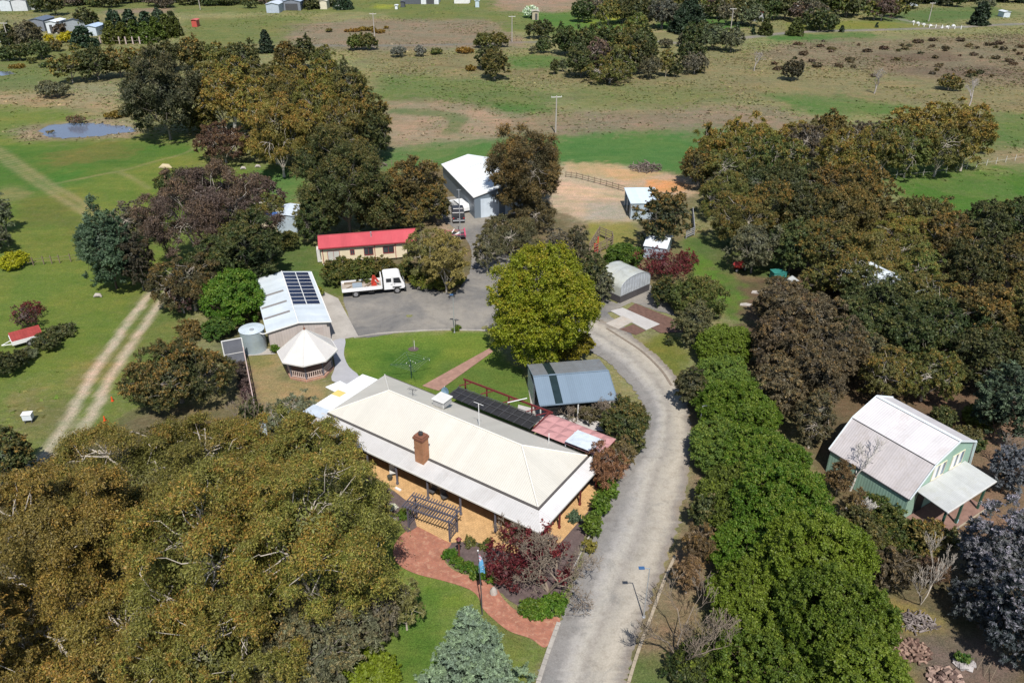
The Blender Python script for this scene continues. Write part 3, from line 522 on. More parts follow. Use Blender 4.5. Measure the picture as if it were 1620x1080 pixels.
def make_arch(kind, R, V, lod, seed):
    lm, colr, tip, (ll, wr), ps, pc, lc, clear, bk, tk = K[kind]
    rg = np.random.default_rng(seed); ln = max(ll, lod); wr = min(.8, wr * (1 + max(0, ln / ll - 1) * .35))
    cb = clear * 2 * V; zc = cb + V * (.93 if clear else .82)
    pr0 = max(.35, ps * (R * R * V) ** (1 / 3) * 1.05); pr0 = min(pr0, 1.75) if kind not in CONES else min(pr0, 1.2); pr0 = max(pr0, ln * .9)
    A = 4 * math.pi * ((2 * (R * V) ** 1.6 + R ** 3.2) / 3) ** (1 / 1.6); npf = int(np.clip(A * .75 * pc / (math.pi * pr0 ** 2), 7, 520))
    ph = rg.uniform(0, 6.28, 6); cand = rg.normal(size=(npf * 6, 3)); cand /= np.linalg.norm(cand, axis=1)[:, None]
    lowcut = -.55 if clear else -.25; cand = cand[cand[:, 2] > lowcut + rg.uniform(-.35, .1, len(cand))]
    az = np.arctan2(cand[:, 1], cand[:, 0]); el = cand[:, 2]
    amp = .07 if kind in ('hedge', 'lush', 'cypress', 'darkcone', 'maple') else .17
    out = 1 + amp * np.sin(2 * az + ph[0]) + amp * .8 * np.sin(3 * az + ph[1] + 2 * el) + amp * .6 * np.sin(5 * az + ph[2] + 3 * el)
    keep = [0]; P = [cand[0]]                              # spread the clumps over the crown
    for i in range(1, len(cand)):
        if len(keep) >= npf: break
        d = np.linalg.norm(np.array(P) - cand[i], axis=1).min()
        if d > .62 * math.sqrt(4 * math.pi / npf) * (.4 + .6 * rg.random()): keep.append(i); P.append(cand[i])
    U = cand[keep]; o = out[keep]; n = len(U); inner = rg.random(n) < .12
    rad = np.where(inner, rg.uniform(.4, .7, n), rg.uniform(.80, .98, n)) * o
    pr = pr0 * rg.uniform(.65, 1.35, n); Rm = max(R - pr0 * .6, R * .45); Vm = max(V - pr0 * .5, V * .45)
    if kind in CONES or kind == 'conifer':
        h = rg.uniform(0.02, .97, n) ** 1.25; rr = (1 - h) ** (.92 if kind == 'conifer' else .55) * Rm * o * rg.uniform(.8, 1.05, n) ; a_ = rg.uniform(0, 2 * math.pi, n)
        C = np.stack([rr * np.cos(a_), rr * np.sin(a_), h * (zc + V) * .96], 1); pr = pr * (1.15 - .6 * h); U = np.stack([np.cos(a_), np.sin(a_), np.full(n, .5)], 1); U /= np.linalg.norm(U, axis=1)[:, None]
    else:
        C = U * rad[:, None] * np.array([Rm, Rm, Vm]); C[:, 2] += zc; C[:, 2] = np.maximum(C[:, 2], pr * .5)
    Vs = []; Ls = []; flat = .62 if kind in ('gum', 'olive', 'purple', 'grey', 'wispy') else .85
    droop = {'gum': .8, 'olive': .8, 'wispy': 1.4, 'purple': .7, 'conifer': -.3, 'hedge': .2}.get(kind, .3)
    dense_ = kind in ('hedge', 'lush', 'cypress', 'darkcone', 'maple', 'scrub'); SPR = 26 if dense_ else 42; SPW = .15 if dense_ else .12; HANG = .3 if kind in ('gum', 'wispy', 'olive', 'grey', 'purple') else .0
    larea = ln * ln * wr * .55; dens = rg.random(n)
    for i in range(n):
        m = int(np.clip(2 * math.pi * pr[i] ** 2 * lc / larea * (.75 + .5 * dens[i]), 6, 3200))
        ns = max(7, m // SPR); ds = rg.normal(size=(ns, 3)) + U[i] * .6 + np.array([0, 0, .4]); ds /= np.linalg.norm(ds, axis=1)[:, None]
        q = rg.integers(0, ns, m); t = rg.random(m) ** .8; sl = rg.uniform(.7, 1.25, ns)[q]; d = ds[q]; r = t
        p = C[i] + d * (pr[i] * (.18 + .88 * t) * sl)[:, None] * np.array([1, 1, flat]) + rg.normal(size=(m, 3)) * (pr[i] * SPW * (1.15 - .5 * t))[:, None]
        p[:, 2] -= HANG * pr[i] * t * t
        nv = d * .75 + rg.normal(size=(m, 3)) * .8 + np.array([0, 0, .35]); nv /= np.linalg.norm(nv, axis=1)[:, None]
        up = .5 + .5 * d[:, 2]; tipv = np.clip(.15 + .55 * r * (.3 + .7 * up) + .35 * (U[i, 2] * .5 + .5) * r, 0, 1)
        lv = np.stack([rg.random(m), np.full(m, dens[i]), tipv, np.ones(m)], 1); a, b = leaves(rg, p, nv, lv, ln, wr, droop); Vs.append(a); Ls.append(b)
    # foliage inside the crown, so that it closes behind the outer clumps
    m = int(A * (.4 if kind in ('wispy', 'plum', 'gum', 'purple', 'olive') else .8) / (larea * 3.5)); d = rg.normal(size=(m, 3)); d /= np.linalg.norm(d, axis=1)[:, None]
    if kind in CONES or kind == 'conifer':
        h = rg.random(m) ** 1.3; rr = (1 - h) ** .7 * Rm * .75 * rg.random(m) ** .5; a_ = rg.uniform(0, 6.28, m); p = np.stack([rr * np.cos(a_), rr * np.sin(a_), h * (zc + V) * .93], 1)
    else: p = d * (rg.random(m) ** .5 * .72)[:, None] * np.array([R, R, V]); p[:, 2] += zc; k_ = p[:, 2] > .1; p = p[k_]; d = d[k_]
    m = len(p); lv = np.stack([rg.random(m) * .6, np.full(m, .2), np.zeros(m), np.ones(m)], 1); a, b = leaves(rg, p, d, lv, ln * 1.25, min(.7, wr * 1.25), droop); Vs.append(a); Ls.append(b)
    Vv = np.concatenate(Vs); Lv = np.concatenate(Ls)
    cm = fastmesh("crown", Vv, np.arange(len(Vv)).reshape(-1, 4), Lv); cm.materials.append(lm)
    # trunk, limbs and branches out to the clumps
    b = MB(); r0 = (.032 * R + .05) * tk * (1.0 if R < 8 else .85); tops = zc - V * .25
    if kind in CONES or kind == 'conifer':
        b.tube([(0, 0, -.1), (0, 0, zc), (0, 0, (zc + V) * .9)], [r0 * 1.2, r0 * .6, .03], 6)
    else:
        lean = rg.normal(size=2) * .05 * R; fk = max(cb * .75, .25 * V); base = Vector((lean[0] * .3, lean[1] * .3, fk))
        b.tube([(0, 0, -.15), (lean[0] * .1, lean[1] * .1, fk * .4), tuple(base)], [r0 * 1.35, r0 * 1.05, r0 * .9], 8)
        nl = int(np.clip(3 + R * .45, 3, 8)); a0 = rg.uniform(0, 6.28)
        hubs = []
        for k in range(nl):
            a = a0 + k * 2 * math.pi / nl + rg.normal() * .25; q = .42 + .2 * rg.random()
            hub = Vector((math.cos(a) * R * q, math.sin(a) * R * q, zc + V * rg.uniform(-.25, .25))); mid = base.lerp(hub, .5) + Vector((rg.normal() * .06 * R, rg.normal() * .06 * R, -.08 * V + rg.normal() * .04 * V))
            b.tube([tuple(base), tuple(mid), tuple(hub)], [r0 * .72, r0 * .5, r0 * .3], 6, False); hubs.append((hub, mid))
        hubs.append((Vector((lean[0], lean[1], zc + V * .3)), base)); b.tube([tuple(base), tuple(base.lerp(hubs[-1][0], .5) + Vector((.05 * R, -.04 * R, 0))), tuple(hubs[-1][0])], [r0 * .7, r0 * .45, r0 * .25], 6, False)
        lim = 90 if lod < .4 else 34
        for i in (range(n) if n <= lim else rg.choice(n, lim, replace=False)):
            p = Vector(C[i]); hub, mid = min(hubs, key=lambda h: (h[0] - p).length); md = hub.lerp(p, .5) + Vector(rg.normal(size=3)) * .05 * R
            e = p + (p - hub).normalized() * pr[i] * .2; m1 = hub.lerp(p, .25) + Vector(rg.normal(size=3)) * .045 * R; m3 = hub.lerp(p, .78) + Vector(rg.normal(size=3)) * .035 * R; b.tube([tuple(hub), tuple(m1), tuple(md), tuple(m3), tuple(p)], [r0 * .28, r0 * .23, r0 * .17, r0 * .11, .012], 4, False)
            if False:
                for _ in range(3):
                    e2 = p + Vector(rg.normal(size=3)) * pr[i] * .42; b.tube([tuple(p), tuple(e2)], [r0 * .08 + .01, .008], 3, False)
    tm_ = bpy.data.meshes.new("trunk"); tm_.from_pydata(b.v, [], b.f); tm_.polygons.foreach_set("use_smooth", b.sm); tm_.materials.append(bk); tm_.update()
    return cm, tm_, R, V, zc
ARCH = {}; NLEAF = [0]
LODS = [.0, .25, .34, .48, .7, 1.0]
def qz(v, base, f): return round(base * f ** round(math.log(v / base) / math.log(f)), 3)
def place_tree(loc, R, V, kind, name, label, cat, group=None, color=None, single=False, seed=None, rot=None, tipamt=None, shade=None):
    d = dist(loc); lod = [l for l in LODS if l <= max(0, (d - 25) * .0024)][-1]
    Rb = qz(R, 4, 1.28); Vb = Rb * min(3.2, max(.3, qz(V / Rb, 1, 1.3)))
    if d < 75 and R > 4: Rb, Vb = R, V
    key = (kind, Rb, round(Vb, 2), lod, (seed or 0))
    if key not in ARCH:
        ARCH[key] = make_arch(kind, Rb, Vb, lod, (len(ARCH) * 31 + 5) % 9973); NLEAF[0] += len(ARCH[key][0].polygons)
    cm, tm_, Ra, Va, zc = ARCH[key]; r = rnd.uniform(0, 6.28) if rot is None else rot
    cc = color or K[kind][1]; j = rnd.uniform(.82, 1.2); jg = rnd.uniform(.92, 1.09); cc = (cc[0] * j / jg, cc[1] * j * jg, cc[2] * j)
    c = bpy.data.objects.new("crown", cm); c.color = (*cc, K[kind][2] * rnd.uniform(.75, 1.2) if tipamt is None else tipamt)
    s = (R / Ra, R / Ra, V / Va)
    if single: o = c; o.name = name
    else:
        o = bpy.data.objects.new(name, None); sc.collection.objects.link(o); t = bpy.data.objects.new("trunk", tm_); sc.collection.objects.link(t); t.parent = o; c.parent = o
    sc.collection.objects.link(c); o.location = (loc[0], loc[1], 0); o.rotation_euler = (0, 0, r); o.scale = s
    return tag(o, label, cat, group)
def T(cx, cy, w, h, kind, label, name=None, cat="tree", group=None, **kw):
    "a crown seen at cx,cy with apparent size w x h in the photograph, put at its own distance and real size"
    clear = K[kind][7]; V = 3.0
    for _ in range(12):
        zc = clear * 2 * V + V * (.93 if clear else .82); p = W(cx, cy, zc); dep = proj_depth(p); R = w / 2 * dep / CF
        th = math.atan2(CH - zc, p.y); hh = h / 2 * dep / CF; V2 = math.sqrt(max(hh * hh - (R * math.sin(th)) ** 2, (.28 * R) ** 2)) / math.cos(th); V = .5 * V + .5 * min(V2, 1.7 * R if kind not in CONES else 3.5 * R)
    return place_tree(p, R, V, kind, name or NAMES.get(kind, "gum_tree"), label, cat, group, **kw)
NAMES = dict(gum="gum_tree", olive="gum_tree", dark="evergreen_tree", russet="russet_tree", purple="gum_tree", wispy="wispy_tree", grey="gum_tree", wattle="wattle_tree", lush="bushy_tree", hedge="hedge_tree", maple="leafy_tree", scrub="shrub", plum="plum_tree", silver="wattle_tree", conifer="conifer", cypress="cypress", darkcone="conifer", blossom="blossom_tree", yellow="wattle_bush", orange="gorse_bush")
ORD = "first second third fourth fifth sixth seventh eighth ninth tenth eleventh twelfth thirteenth fourteenth fifteenth sixteenth seventeenth eighteenth nineteenth twentieth".split()
def rowT(items, kind, text, group, cat="tree", name=None, **kw):
    "a row of like trees; each label gives its place along the row"
    items = sorted(items, key=lambda t: t[0])
    for i, it in enumerate(items):
        kd = it[4] if len(it) > 4 else kind
        T(*it[:4], kd, "%s, %s from the left" % (text, ORD[i] if i < 20 else "%d%s" % (i + 1, {1: "st", 2: "nd", 3: "rd"}.get((i + 1) % 10, "th"))), name or NAMES.get(kd), cat, group, **kw)
def S(cx, cy, w, h, kind, label, name="shrub", cat="shrub", group=None, **kw): return T(cx, cy, w, h, kind, label, name, cat, group, single=True, **kw)

# bottom left: the big gums in front of the farmhouse
G = "big russet gums in front of the farmhouse"
T(250, 745, 330, 230, 'gum', "big russet gum below the two-rut track, its crown showing bare limbs", group=G)
T(60, 860, 260, 260, 'gum', "big olive gum at the left edge below the dark round bush", group=G, tipamt=.6)
T(120, 850, 200, 200, 'gum', "russet gum beside the bare patch of pale soil", group=G)
T(330, 880, 300, 310, 'gum', "broad russet gum in the middle of the big clump, grey limbs in its gaps", group=G)
T(500, 860, 250, 300, 'gum', "tall olive gum shading the lawn beside the round brick paving", group=G, tipamt=.75)
T(470, 725, 210, 170, 'gum', "russet gum touching the left end of the cream farmhouse roof", group=G, tipamt=.8)
T(150, 1050, 330, 240, 'gum', "russet gum in the bottom left corner", group=G)
T(330, 1040, 250, 240, 'gum', "dark russet gum at the bottom edge left of the yellow-green bush", group=G)
T(480, 1020, 220, 190, 'grey', "grey-green gum beside the yellow-green bush at the bottom", group=G, color=(.125, .135, .08), tipamt=.4)
T(-20, 1020, 160, 220, 'gum', "gum cut by the left edge near the bottom", group=G)
T(585, 800, 70, 120, 'olive', "narrow gum reaching over the lawn beside the mulch bed")
T(277, 590, 162, 120, 'russet', "dark russet tree between the two-rut track and the garden fence", color=(.075, .08, .032), tipamt=.65)
T(398, 648, 34, 34, 'dark', "small dark bush at the lower end of the garden fence", "shrub", "shrub")
T(462, 650, 95, 50, 'wispy', "grey-green feathery tree beside the left corner of the farmhouse roof", color=(.16, .19, .12))
T(15, 725, 75, 85, 'dark', "dark round tree at the left edge above the big gums", tipamt=.6)
T(640, 955, 60, 75, 'wispy', "pale drooping wattle on the lawn beside the gum shadow", color=(.15, .17, .055), tipamt=.1)
T(600, 970, 80, 90, 'grey', "dull grey-brown bush behind the pale drooping wattle", color=(.12, .105, .075))
S(586, 1066, 96, 62, 'lush', "bright yellow-green round bush at the bottom edge", color=(.15, .19, .012), tipamt=.9)
T(744, 1050, 186, 225, 'conifer', "silvery green conifer on the front lawn at the bottom", rot=.4)
for i_, (a_, b_) in enumerate([(379, 580), (382, 594), (386, 608), (390, 622), (394, 636), (398, 650)]): S(a_, b_, 18, 20, 'scrub', "low dark purplish plant of the strip beside the garden fence, %s from the top" % ORD[i_], group="dark planting along the garden fence", color=(.085, .06, .058), tipamt=.1)
# shrubs on the left paddock
S(22, 413, 42, 30, 'yellow', "golden wattle bush alone on the green paddock", name="wattle_bush")
S(40, 502, 46, 42, 'plum', "purple-brown bush beside the red-roofed trailer", color=(.09, .05, .045)); S(52, 488, 40, 26, 'plum', "plum-coloured bush just behind the purple-brown one"); S(97, 524, 46, 26, 'dark', "dark low bush right of the red-roofed trailer"); S(72, 540, 46, 30, 'dark', "blackish low bush below the red-roofed trailer"); S(12, 572, 56, 40, 'dark', "blackish bush at the left edge under the trailer"); S(42, 560, 40, 24, 'grey', "grey low bush between two blackish bushes at the left")
S(240, 450, 26, 22, 'dark', "small round dark bush at the head of the two-rut track"); T(0, 335, 36, 90, 'grey', "thin grey tree cut by the left edge"); T(-14, 372, 60, 50, 'grey', "low grey branches at the left edge of the paddock")
# trees round the shed
T(326, 335, 185, 165, 'purple', "big purple-grey gum above the solar shed, the largest of its clump"); T(300, 445, 110, 90, 'olive', "olive gum leaning over the head of the two-rut track", color=(.08, .085, .038)); T(395, 395, 110, 120, 'dark', "dark green gum between the big purple gum and the blue-grey shed")
T(168, 395, 95, 130, 'wattle', "blue-green wattle at the left of the clump by the track"); T(205, 350, 62, 66, 'purple', "purple-topped gum behind the blue-green wattle"); T(215, 410, 60, 90, 'grey', "grey-green gum squeezed between the wattle and the big purple gum", color=(.05, .055, .035)); T(286, 468, 50, 50, 'purple', "small brown-purple tree beside the two ruts", color=(.075, .05, .045))
T(402, 300, 80, 55, 'purple', "purple-brown gum behind the blue-grey shed"); T(285, 290, 70, 50, 'dark', "dark gum poking out above the big purple gum"); T(430, 330, 52, 50, 'olive', "olive gum against the left side of the blue-grey shed"); T(350, 420, 90, 90, 'dark', "dark tree behind the bright green bush by the shed")
T(370, 472, 104, 92, 'lush', "bright green dense tree against the solar shed"); S(345, 520, 50, 40, 'lush', "green undergrowth beside the water tank", color=(.05, .10, .02)); S(300, 520, 44, 30, 'russet', "low russet bush between the track and the bright green tree")
T(545, 290, 148, 150, 'dark', "large dark green gum behind the red-roofed building", color=(.068, .085, .03), tipamt=.3); T(500, 345, 66, 70, 'dark', "dark gum at the left shoulder of the large one behind the red roof"); T(600, 330, 80, 80, 'dark', "dark gum behind the middle of the red roof", tipamt=.5)
T(655, 292, 88, 88, 'russet', "russet gum left of the ute"); T(640, 340, 60, 50, 'russet', "russet sapling behind the right end of the red roof"); T(690, 322, 50, 60, 'russet', "brown-topped tree close to the white shed wall"); T(478, 345, 30, 60, 'wispy', "thin pale-trunked sapling right of the blue-grey shed")
for i, (a, b_, c_, d_) in enumerate([(538, 430, 56, 48), (574, 430, 52, 48), (608, 428, 44, 44), (640, 428, 40, 26)]): S(a, b_, c_, d_, 'scrub', "leafy shrub in front of the red-roofed building, %s from the left" % ORD[i], group="shrubs between the truck and the red-roofed building", color=(.085, .105, .025))
T(704, 410, 82, 92, 'wispy', "tall yellow-brown shrub tree at the bend of the yard", color=(.26, .21, .07), tipamt=.3); T(672, 398, 66, 84, 'wispy', "pale yellow-brown shrub tree touching the right end of the red roof", color=(.22, .19, .07), tipamt=.4); T(690, 440, 80, 40, 'scrub', "low green and gold bush at the foot of the yard shrubs", "shrub", "shrub", color=(.12, .13, .02))
S(435, 385, 50, 34, 'scrub', "yellow-green shrub in front of the blue-grey shed"); S(460, 380, 30, 30, 'scrub', "green shrub left of the red-roofed building", color=(.08, .1, .03)); S(506, 462, 16, 14, 'yellow', "little yellow-green plant beside the truck", name="plant", cat="plant", color=(.24, .26, .05))
# centre
T(858, 480, 186, 190, 'maple', "large round yellow-green tree in the middle of the homestead", seed=3); T(905, 545, 70, 50, 'maple', "low golden branches of a younger tree under the yellow-green one", color=(.17, .15, .015))
T(833, 272, 136, 140, 'russet', "large dark russet gum in front of the white shed", color=(.085, .08, .034), tipamt=.55); T(845, 335, 80, 48, 'wispy', "olive wispy gum just below the large gum by the white shed", color=(.09, .085, .04)); T(808, 372, 110, 66, 'wispy', "spreading grey-olive gum above the yellow-green tree", color=(.095, .1, .05)); T(770, 395, 44, 60, 'wispy', "grey-green gum over the yard bend", color=(.1, .115, .06))
T(913, 385, 40, 84, 'wispy', "thin brownish gum between the yard and the stockyard", color=(.09, .085, .05)); T(880, 395, 50, 70, 'purple', "twiggy brown tree behind the yellow-green one"); T(940, 430, 50, 60, 'dark', "dark tree behind the greenhouse"); T(955, 450, 34, 50, 'grey', "grey-green bush against the greenhouse wall", "shrub", "shrub")
T(986, 406, 62, 46, 'lush', "green bush between the stockyard and the plum hedge", "shrub", "shrub", color=(.06, .10, .015)); T(1050, 418, 78, 52, 'plum', "dark red plum tree above the greenhouse path"); T(1085, 412, 44, 36, 'plum', "smaller dark red plum at the right of its neighbour")
T(1050, 345, 76, 92, 'dark', "dark gum with russet patches beside the small blue shed", color=(.055, .065, .032), tipamt=.7)
S(1052, 463, 54, 46, 'scrub', "dark green shrub beside the greenhouse path", color=(.04, .065, .022)); T(1104, 470, 84, 74, 'scrub', "yellowish olive shrub tree above the hedge", "shrub_tree", color=(.085, .1, .03)); T(1098, 510, 70, 66, 'grey', "grey-olive shrub tree beside the little lawn", "shrub_tree", color=(.11, .115, .055)); T(1116, 460, 40, 50, 'wispy', "grey twiggy tree standing above the shrub tree")
S(1092, 612, 50, 70, 'grey', "grey-green shrub on the bend of the drive", color=(.075, .085, .04)); S(1058, 540, 10, 12, 'dark', "tiny dark sapling on the little lawn", name="sapling", cat="sapling")
# the long hedge right of the drive
HG = "bright green hedge trees right of the drive"
for i, (a, b_, c_, d_, cc) in enumerate([(1148, 548, 96, 74, (.115, .17, .018)), (1140, 608, 120, 92, (.12, .165, .035)), (1168, 655, 130, 110, None), (1150, 712, 130, 100, (.115, .165, .035)), (1200, 730, 150, 120, (.09, .155, .015)), (1165, 790, 140, 110, (.085, .135, .022)), (1232, 800, 160, 150, (.085, .16, .013)), (1215, 880, 190, 150, (.095, .17, .014)), (1285, 900, 180, 190, (.125, .19, .015)), (1240, 970, 230, 190, (.11, .18, .013)), (1320, 1000, 180, 200, (.09, .16, .015)), (1240, 1070, 240, 190, (.08, .14, .015)), (1360, 1085, 140, 160, None), (1120, 1050, 110, 80, (.04, .065, .018))]):
    T(a, b_, c_, d_, 'hedge', "bright green tree of the long hedge, %s from its far end" % ORD[i], group=HG, **({'color': cc} if cc else {}))
T(1103, 860, 50, 110, 'wispy', "brown twiggy bush between the drive and the hedge", "shrub", "shrub", color=(.12, .085, .045)); T(1090, 905, 50, 60, 'wispy', "pinkish brown bush behind the bare tree", "shrub", "shrub", color=(.17, .11, .06)); S(1112, 810, 40, 70, 'dark', "dark hedge foot bush beside the drive"); S(1085, 1066, 70, 40, 'dark', "dark green bush at the bottom right of the drive", color=(.03, .05, .015))
# garden round the farmhouse
T(838, 872, 146, 108, 'plum', "dark red plum tree at the front corner of the farmhouse", color=(.12, .018, .024)); T(800, 905, 70, 60, 'plum', "smaller dark red plum beside the brick path")
T(990, 672, 84, 86, 'scrub', "round green half-bare tree between carport and drive", "garden_tree", color=(.075, .095, .035)); T(935, 640, 76, 50, 'wispy', "thin brown-green tree in front of the blue carport", color=(.13, .12, .06), tipamt=.1)
T(960, 735, 66, 74, 'wispy', "rusty twiggy shrub at the right corner of the farmhouse", "shrub", "shrub", color=(.20, .11, .06)); T(985, 715, 50, 50, 'wispy', "brownish twiggy shrub below the round green tree", "shrub", "shrub", color=(.14, .095, .05))
S(962, 775, 30, 36, 'lush', "bright green ground bush at the upper end of the drive bed"); S(950, 800, 30, 40, 'lush', "bright green ground bush in the middle of the drive bed"); S(936, 832, 30, 40, 'lush', "bright green ground bush at the lower end of the drive bed"); S(912, 818, 26, 20, 'wattle', "blue-green succulent clump beside the veranda"); S(934, 866, 22, 26, 'orange', "yellowing bush at the drive edge", color=(.22, .19, .05))
b = MB()
for i, (a, b_, c_, d_) in enumerate([(712, 878, 22, 18), (722, 890, 24, 18), (738, 899, 26, 18), (756, 906, 26, 18), (772, 914, 24, 18)]): S(a, b_, c_, d_, 'lush', "clipped low hedge plant by the curved path, %s from the left" % ORD[i], name="box_hedge", cat="hedge", group="low clipped hedge along the curved path", color=(.05, .12, .012), tipamt=.5)
S(838, 962, 40, 24, 'lush', "green ground shrub under the bare tree, left", name="shrub"); S(876, 956, 46, 30, 'lush', "green ground shrub under the bare tree, at the kerb"); S(850, 985 - 15, 30, 16, 'lush', "green tuft where the brick path widens")
S(640, 815, 14, 14, 'lush', "small green shrub beside the arbour"); S(435, 552, 16, 14, 'lush', "small green bush beside the water tank"); S(721, 520, 12, 8, 'lush', "tuft at the foot of the yard lamp", name="plant", cat="plant"); S(768, 862, 24, 18, 'scrub', "green shrub between veranda and plum tree"); S(745, 858, 18, 12, 'scrub', "small shrub by the lantern post")
# upper left grove
GG = "gum grove beyond the homestead"
rowT([(108, 104, 56, 44), (150, 100, 60, 46, 'dark'), (186, 98, 52, 42, 'russet'), (222, 96, 52, 42), (262, 88, 56, 44, 'dark'), (305, 82, 50, 46, 'russet'), (345, 84, 54, 40), (386, 88, 50, 42, 'dark'), (455, 90, 46, 44, 'russet'), (480, 82, 36, 46, 'dark'), (512, 96, 46, 48)], 'olive', "gum in the back row of the grove", GG)
rowT([(330, 125, 70, 60), (375, 122, 70, 64, 'gum'), (420, 125, 70, 66), (468, 128, 70, 72, 'gum'), (515, 132, 66, 74, 'gum'), (552, 140, 56, 80, 'dark')], 'olive', "gum in the second row of the grove", GG)
rowT([(350, 160, 80, 80, 'gum'), (405, 165, 78, 84, 'gum'), (455, 168, 76, 100), (505, 175, 80, 110, 'gum'), (555, 170, 70, 110), (584, 190, 60, 100, 'russet')], 'olive', "gum in the third row of the grove", GG)
rowT([(430, 200, 90, 96), (490, 210, 76, 90), (540, 205, 86, 100, 'olive'), (588, 214, 58, 74, 'dark')], 'gum', "gum in the front row of the grove", GG)
T(440, 215, 92, 106, 'gum', "golden-brown round gum at the front of the grove", color=(.135, .13, .03)); T(255, 150, 126, 126, 'dark', "big dark gum beside the dam", color=(.065, .075, .04), tipamt=.2); T(318, 190, 52, 46, 'scrub', "yellow-green bush at the foot of the grove", "shrub", "shrub", color=(.12, .14, .04)); T(352, 222, 90, 62, 'purple', "spreading red-purple gum below the dead limb", color=(.11, .055, .042)); T(492, 213, 24, 40, 'russet', "rusty young tree in front of the grove"); T(420, 66, 26, 40, 'darkcone', "dark pointed tree behind the grove"); T(120, 92, 18, 18, 'dark', "small dark tree left of the grove")
S(82, 140, 48, 26, 'grey', "grey round bush on the dry flat left of the grove"); S(185, 181, 34, 8, 'orange', "orange gorse patch beside the dam"); S(28, 105, 20, 7, 'orange', "gorse at the far dam by the left edge"); S(50, 96, 14, 10, 'scrub', "small green bush by the far dam"); S(70, 102, 16, 8, 'dark', "dark low bush near the far dam"); S(120, 189, 34, 7, 'plum', "brown reeds on the far bank of the dam", name="reeds", cat="reeds", color=(.13, .09, .06)); S(80, 208, 12, 4, 'wispy', "reeds standing in the dam water", name="reeds", cat="reeds", color=(.2, .17, .1))
# far left farmstead
rowT([(42, 55, 54, 46, 'grey'), (15, 60, 36, 40), (62, 78, 40, 26), (10, 84, 30, 20), (28, 82, 28, 24), (130, 58, 44, 36, 'darkcone'), (96, 46, 26, 20, 'purple'), (136, 30, 36, 30), (88, 72, 22, 16, 'russet'), (118, 76, 20, 14, 'olive')], 'dark', "tree round the far left farmhouse", "trees round the far left farmhouse")
S(78, 62, 14, 14, 'yellow', "yellow wattle left of its neighbour by the far farmhouse", name="wattle_bush"); S(106, 60, 26, 16, 'yellow', "larger yellow wattle by the far farmhouse", name="wattle_bush"); S(136, 66, 18, 10, 'yellow', "low yellow wattle nearest the windbreak", name="wattle_bush")
CY = "cypress windbreak"
rowT([(180, 34, 34, 40), (205, 34, 32, 38), (230, 36, 32, 36), (252, 32, 34, 40), (272, 36, 28, 38, 'cypress')], 'darkcone', "dark cypress in the back row of the windbreak", CY, name="cypress")
rowT([(174, 52, 30, 38), (193, 52, 30, 36), (212, 50, 30, 38), (230, 52, 28, 36, 'cypress'), (246, 46, 30, 40), (262, 42, 30, 40), (276, 42, 24, 34, 'cypress')], 'cypress', "olive cypress in the front row of the windbreak", CY, color=(.075, .095, .016))
# far middle
T(543, 4, 32, 24, 'darkcone', "black round conifer at the top edge beside the cream shed", name="conifer"); S(562, 68, 26, 26, 'scrub', "green bush left of its pair on the brown paddock"); S(580, 67, 30, 28, 'scrub', "green bush right of its pair on the brown paddock", color=(.07, .095, .03)); S(630, 81, 26, 16, 'grey', "grey bush by the far road, left of two", color=(.17, .155, .145)); S(664, 80, 20, 16, 'grey', "grey bush by the far road, right of two", color=(.17, .155, .145)); S(690, 82, 18, 10, 'scrub', "low green bush by the far road"); S(735, 80, 24, 10, 'orange', "low rusty bush by the far road")
[S(a_, b_, c_, d_, 'orange', "gorse clump of the brown paddock thicket, %s from the left" % ORD[i_], name="gorse_bush", group="gorse thicket on the brown paddock") for i_, (a_, b_, c_, d_) in enumerate([(551, 49, 12, 4), (562, 48, 16, 5), (575, 46, 18, 6), (588, 46, 16, 6), (600, 50, 18, 5), (612, 44, 9, 4)])]; S(520, 48, 13, 5, 'russet', "small rusty bush alone on the brown paddock"); S(745, 108, 20, 8, 'orange', "gorse at the ditch beside the paddock trees")
T(765, 65, 30, 24, 'scrub', "olive tree by the far road, left of its pair", "tree"); T(788, 64, 28, 24, 'scrub', "olive tree by the far road, right of its pair", "tree", color=(.10, .11, .03)); T(772, 90, 40, 34, 'dark', "dark round tree behind the red-brown paddock tree"); T(782, 100, 50, 44, 'russet', "red-brown tree in the paddock with a dark shadow", tipamt=.5)
T(855, 46, 42, 26, 'dark', "lone gum on the far green slope"); T(860, 71, 24, 22, 'dark', "small round tree below the lone gum"); T(842, 78, 14, 12, 'grey', "little grey bush by the lone gum"); T(877, 104, 14, 26, 'dark', "narrow dark tree left of the paddock clump"); T(890, 102, 12, 20, 'grey', "narrow grey tree left of the paddock clump")
PC = "gum clump in the middle paddock"
rowT([(893, 62, 40, 42, 'dark'), (920, 66, 50, 42), (955, 62, 56, 40), (990, 60, 50, 42, 'olive'), (1020, 66, 44, 44, 'dark')], 'dark', "gum in the back row of the paddock clump", PC)
rowT([(920, 96, 50, 46), (948, 88, 56, 50, 'purple'), (980, 92, 60, 52, 'olive'), (1012, 88, 56, 50), (1030, 105, 34, 34, 'grey'), (965, 112, 70, 34, 'olive')], 'dark', "gum in the front row of the paddock clump", PC)
rowT([(1055, 96, 24, 44, 'olive'), (1068, 108, 22, 24, 'dark'), (1092, 84, 44, 40, 'dark'), (1100, 98, 42, 30, 'purple'), (1054, 68, 22, 14, 'grey')], 'olive', "small gum right of the paddock clump", "small gums right of the paddock clump")
rowT([(1100, 56, 40, 36), (1130, 58, 44, 36, 'grey'), (1158, 62, 40, 34, 'grey'), (1120, 50, 40, 30), (1082, 62, 24, 20, 'grey')], 'dark', "gum of the row above the paddock clump", "gum row by the far road")
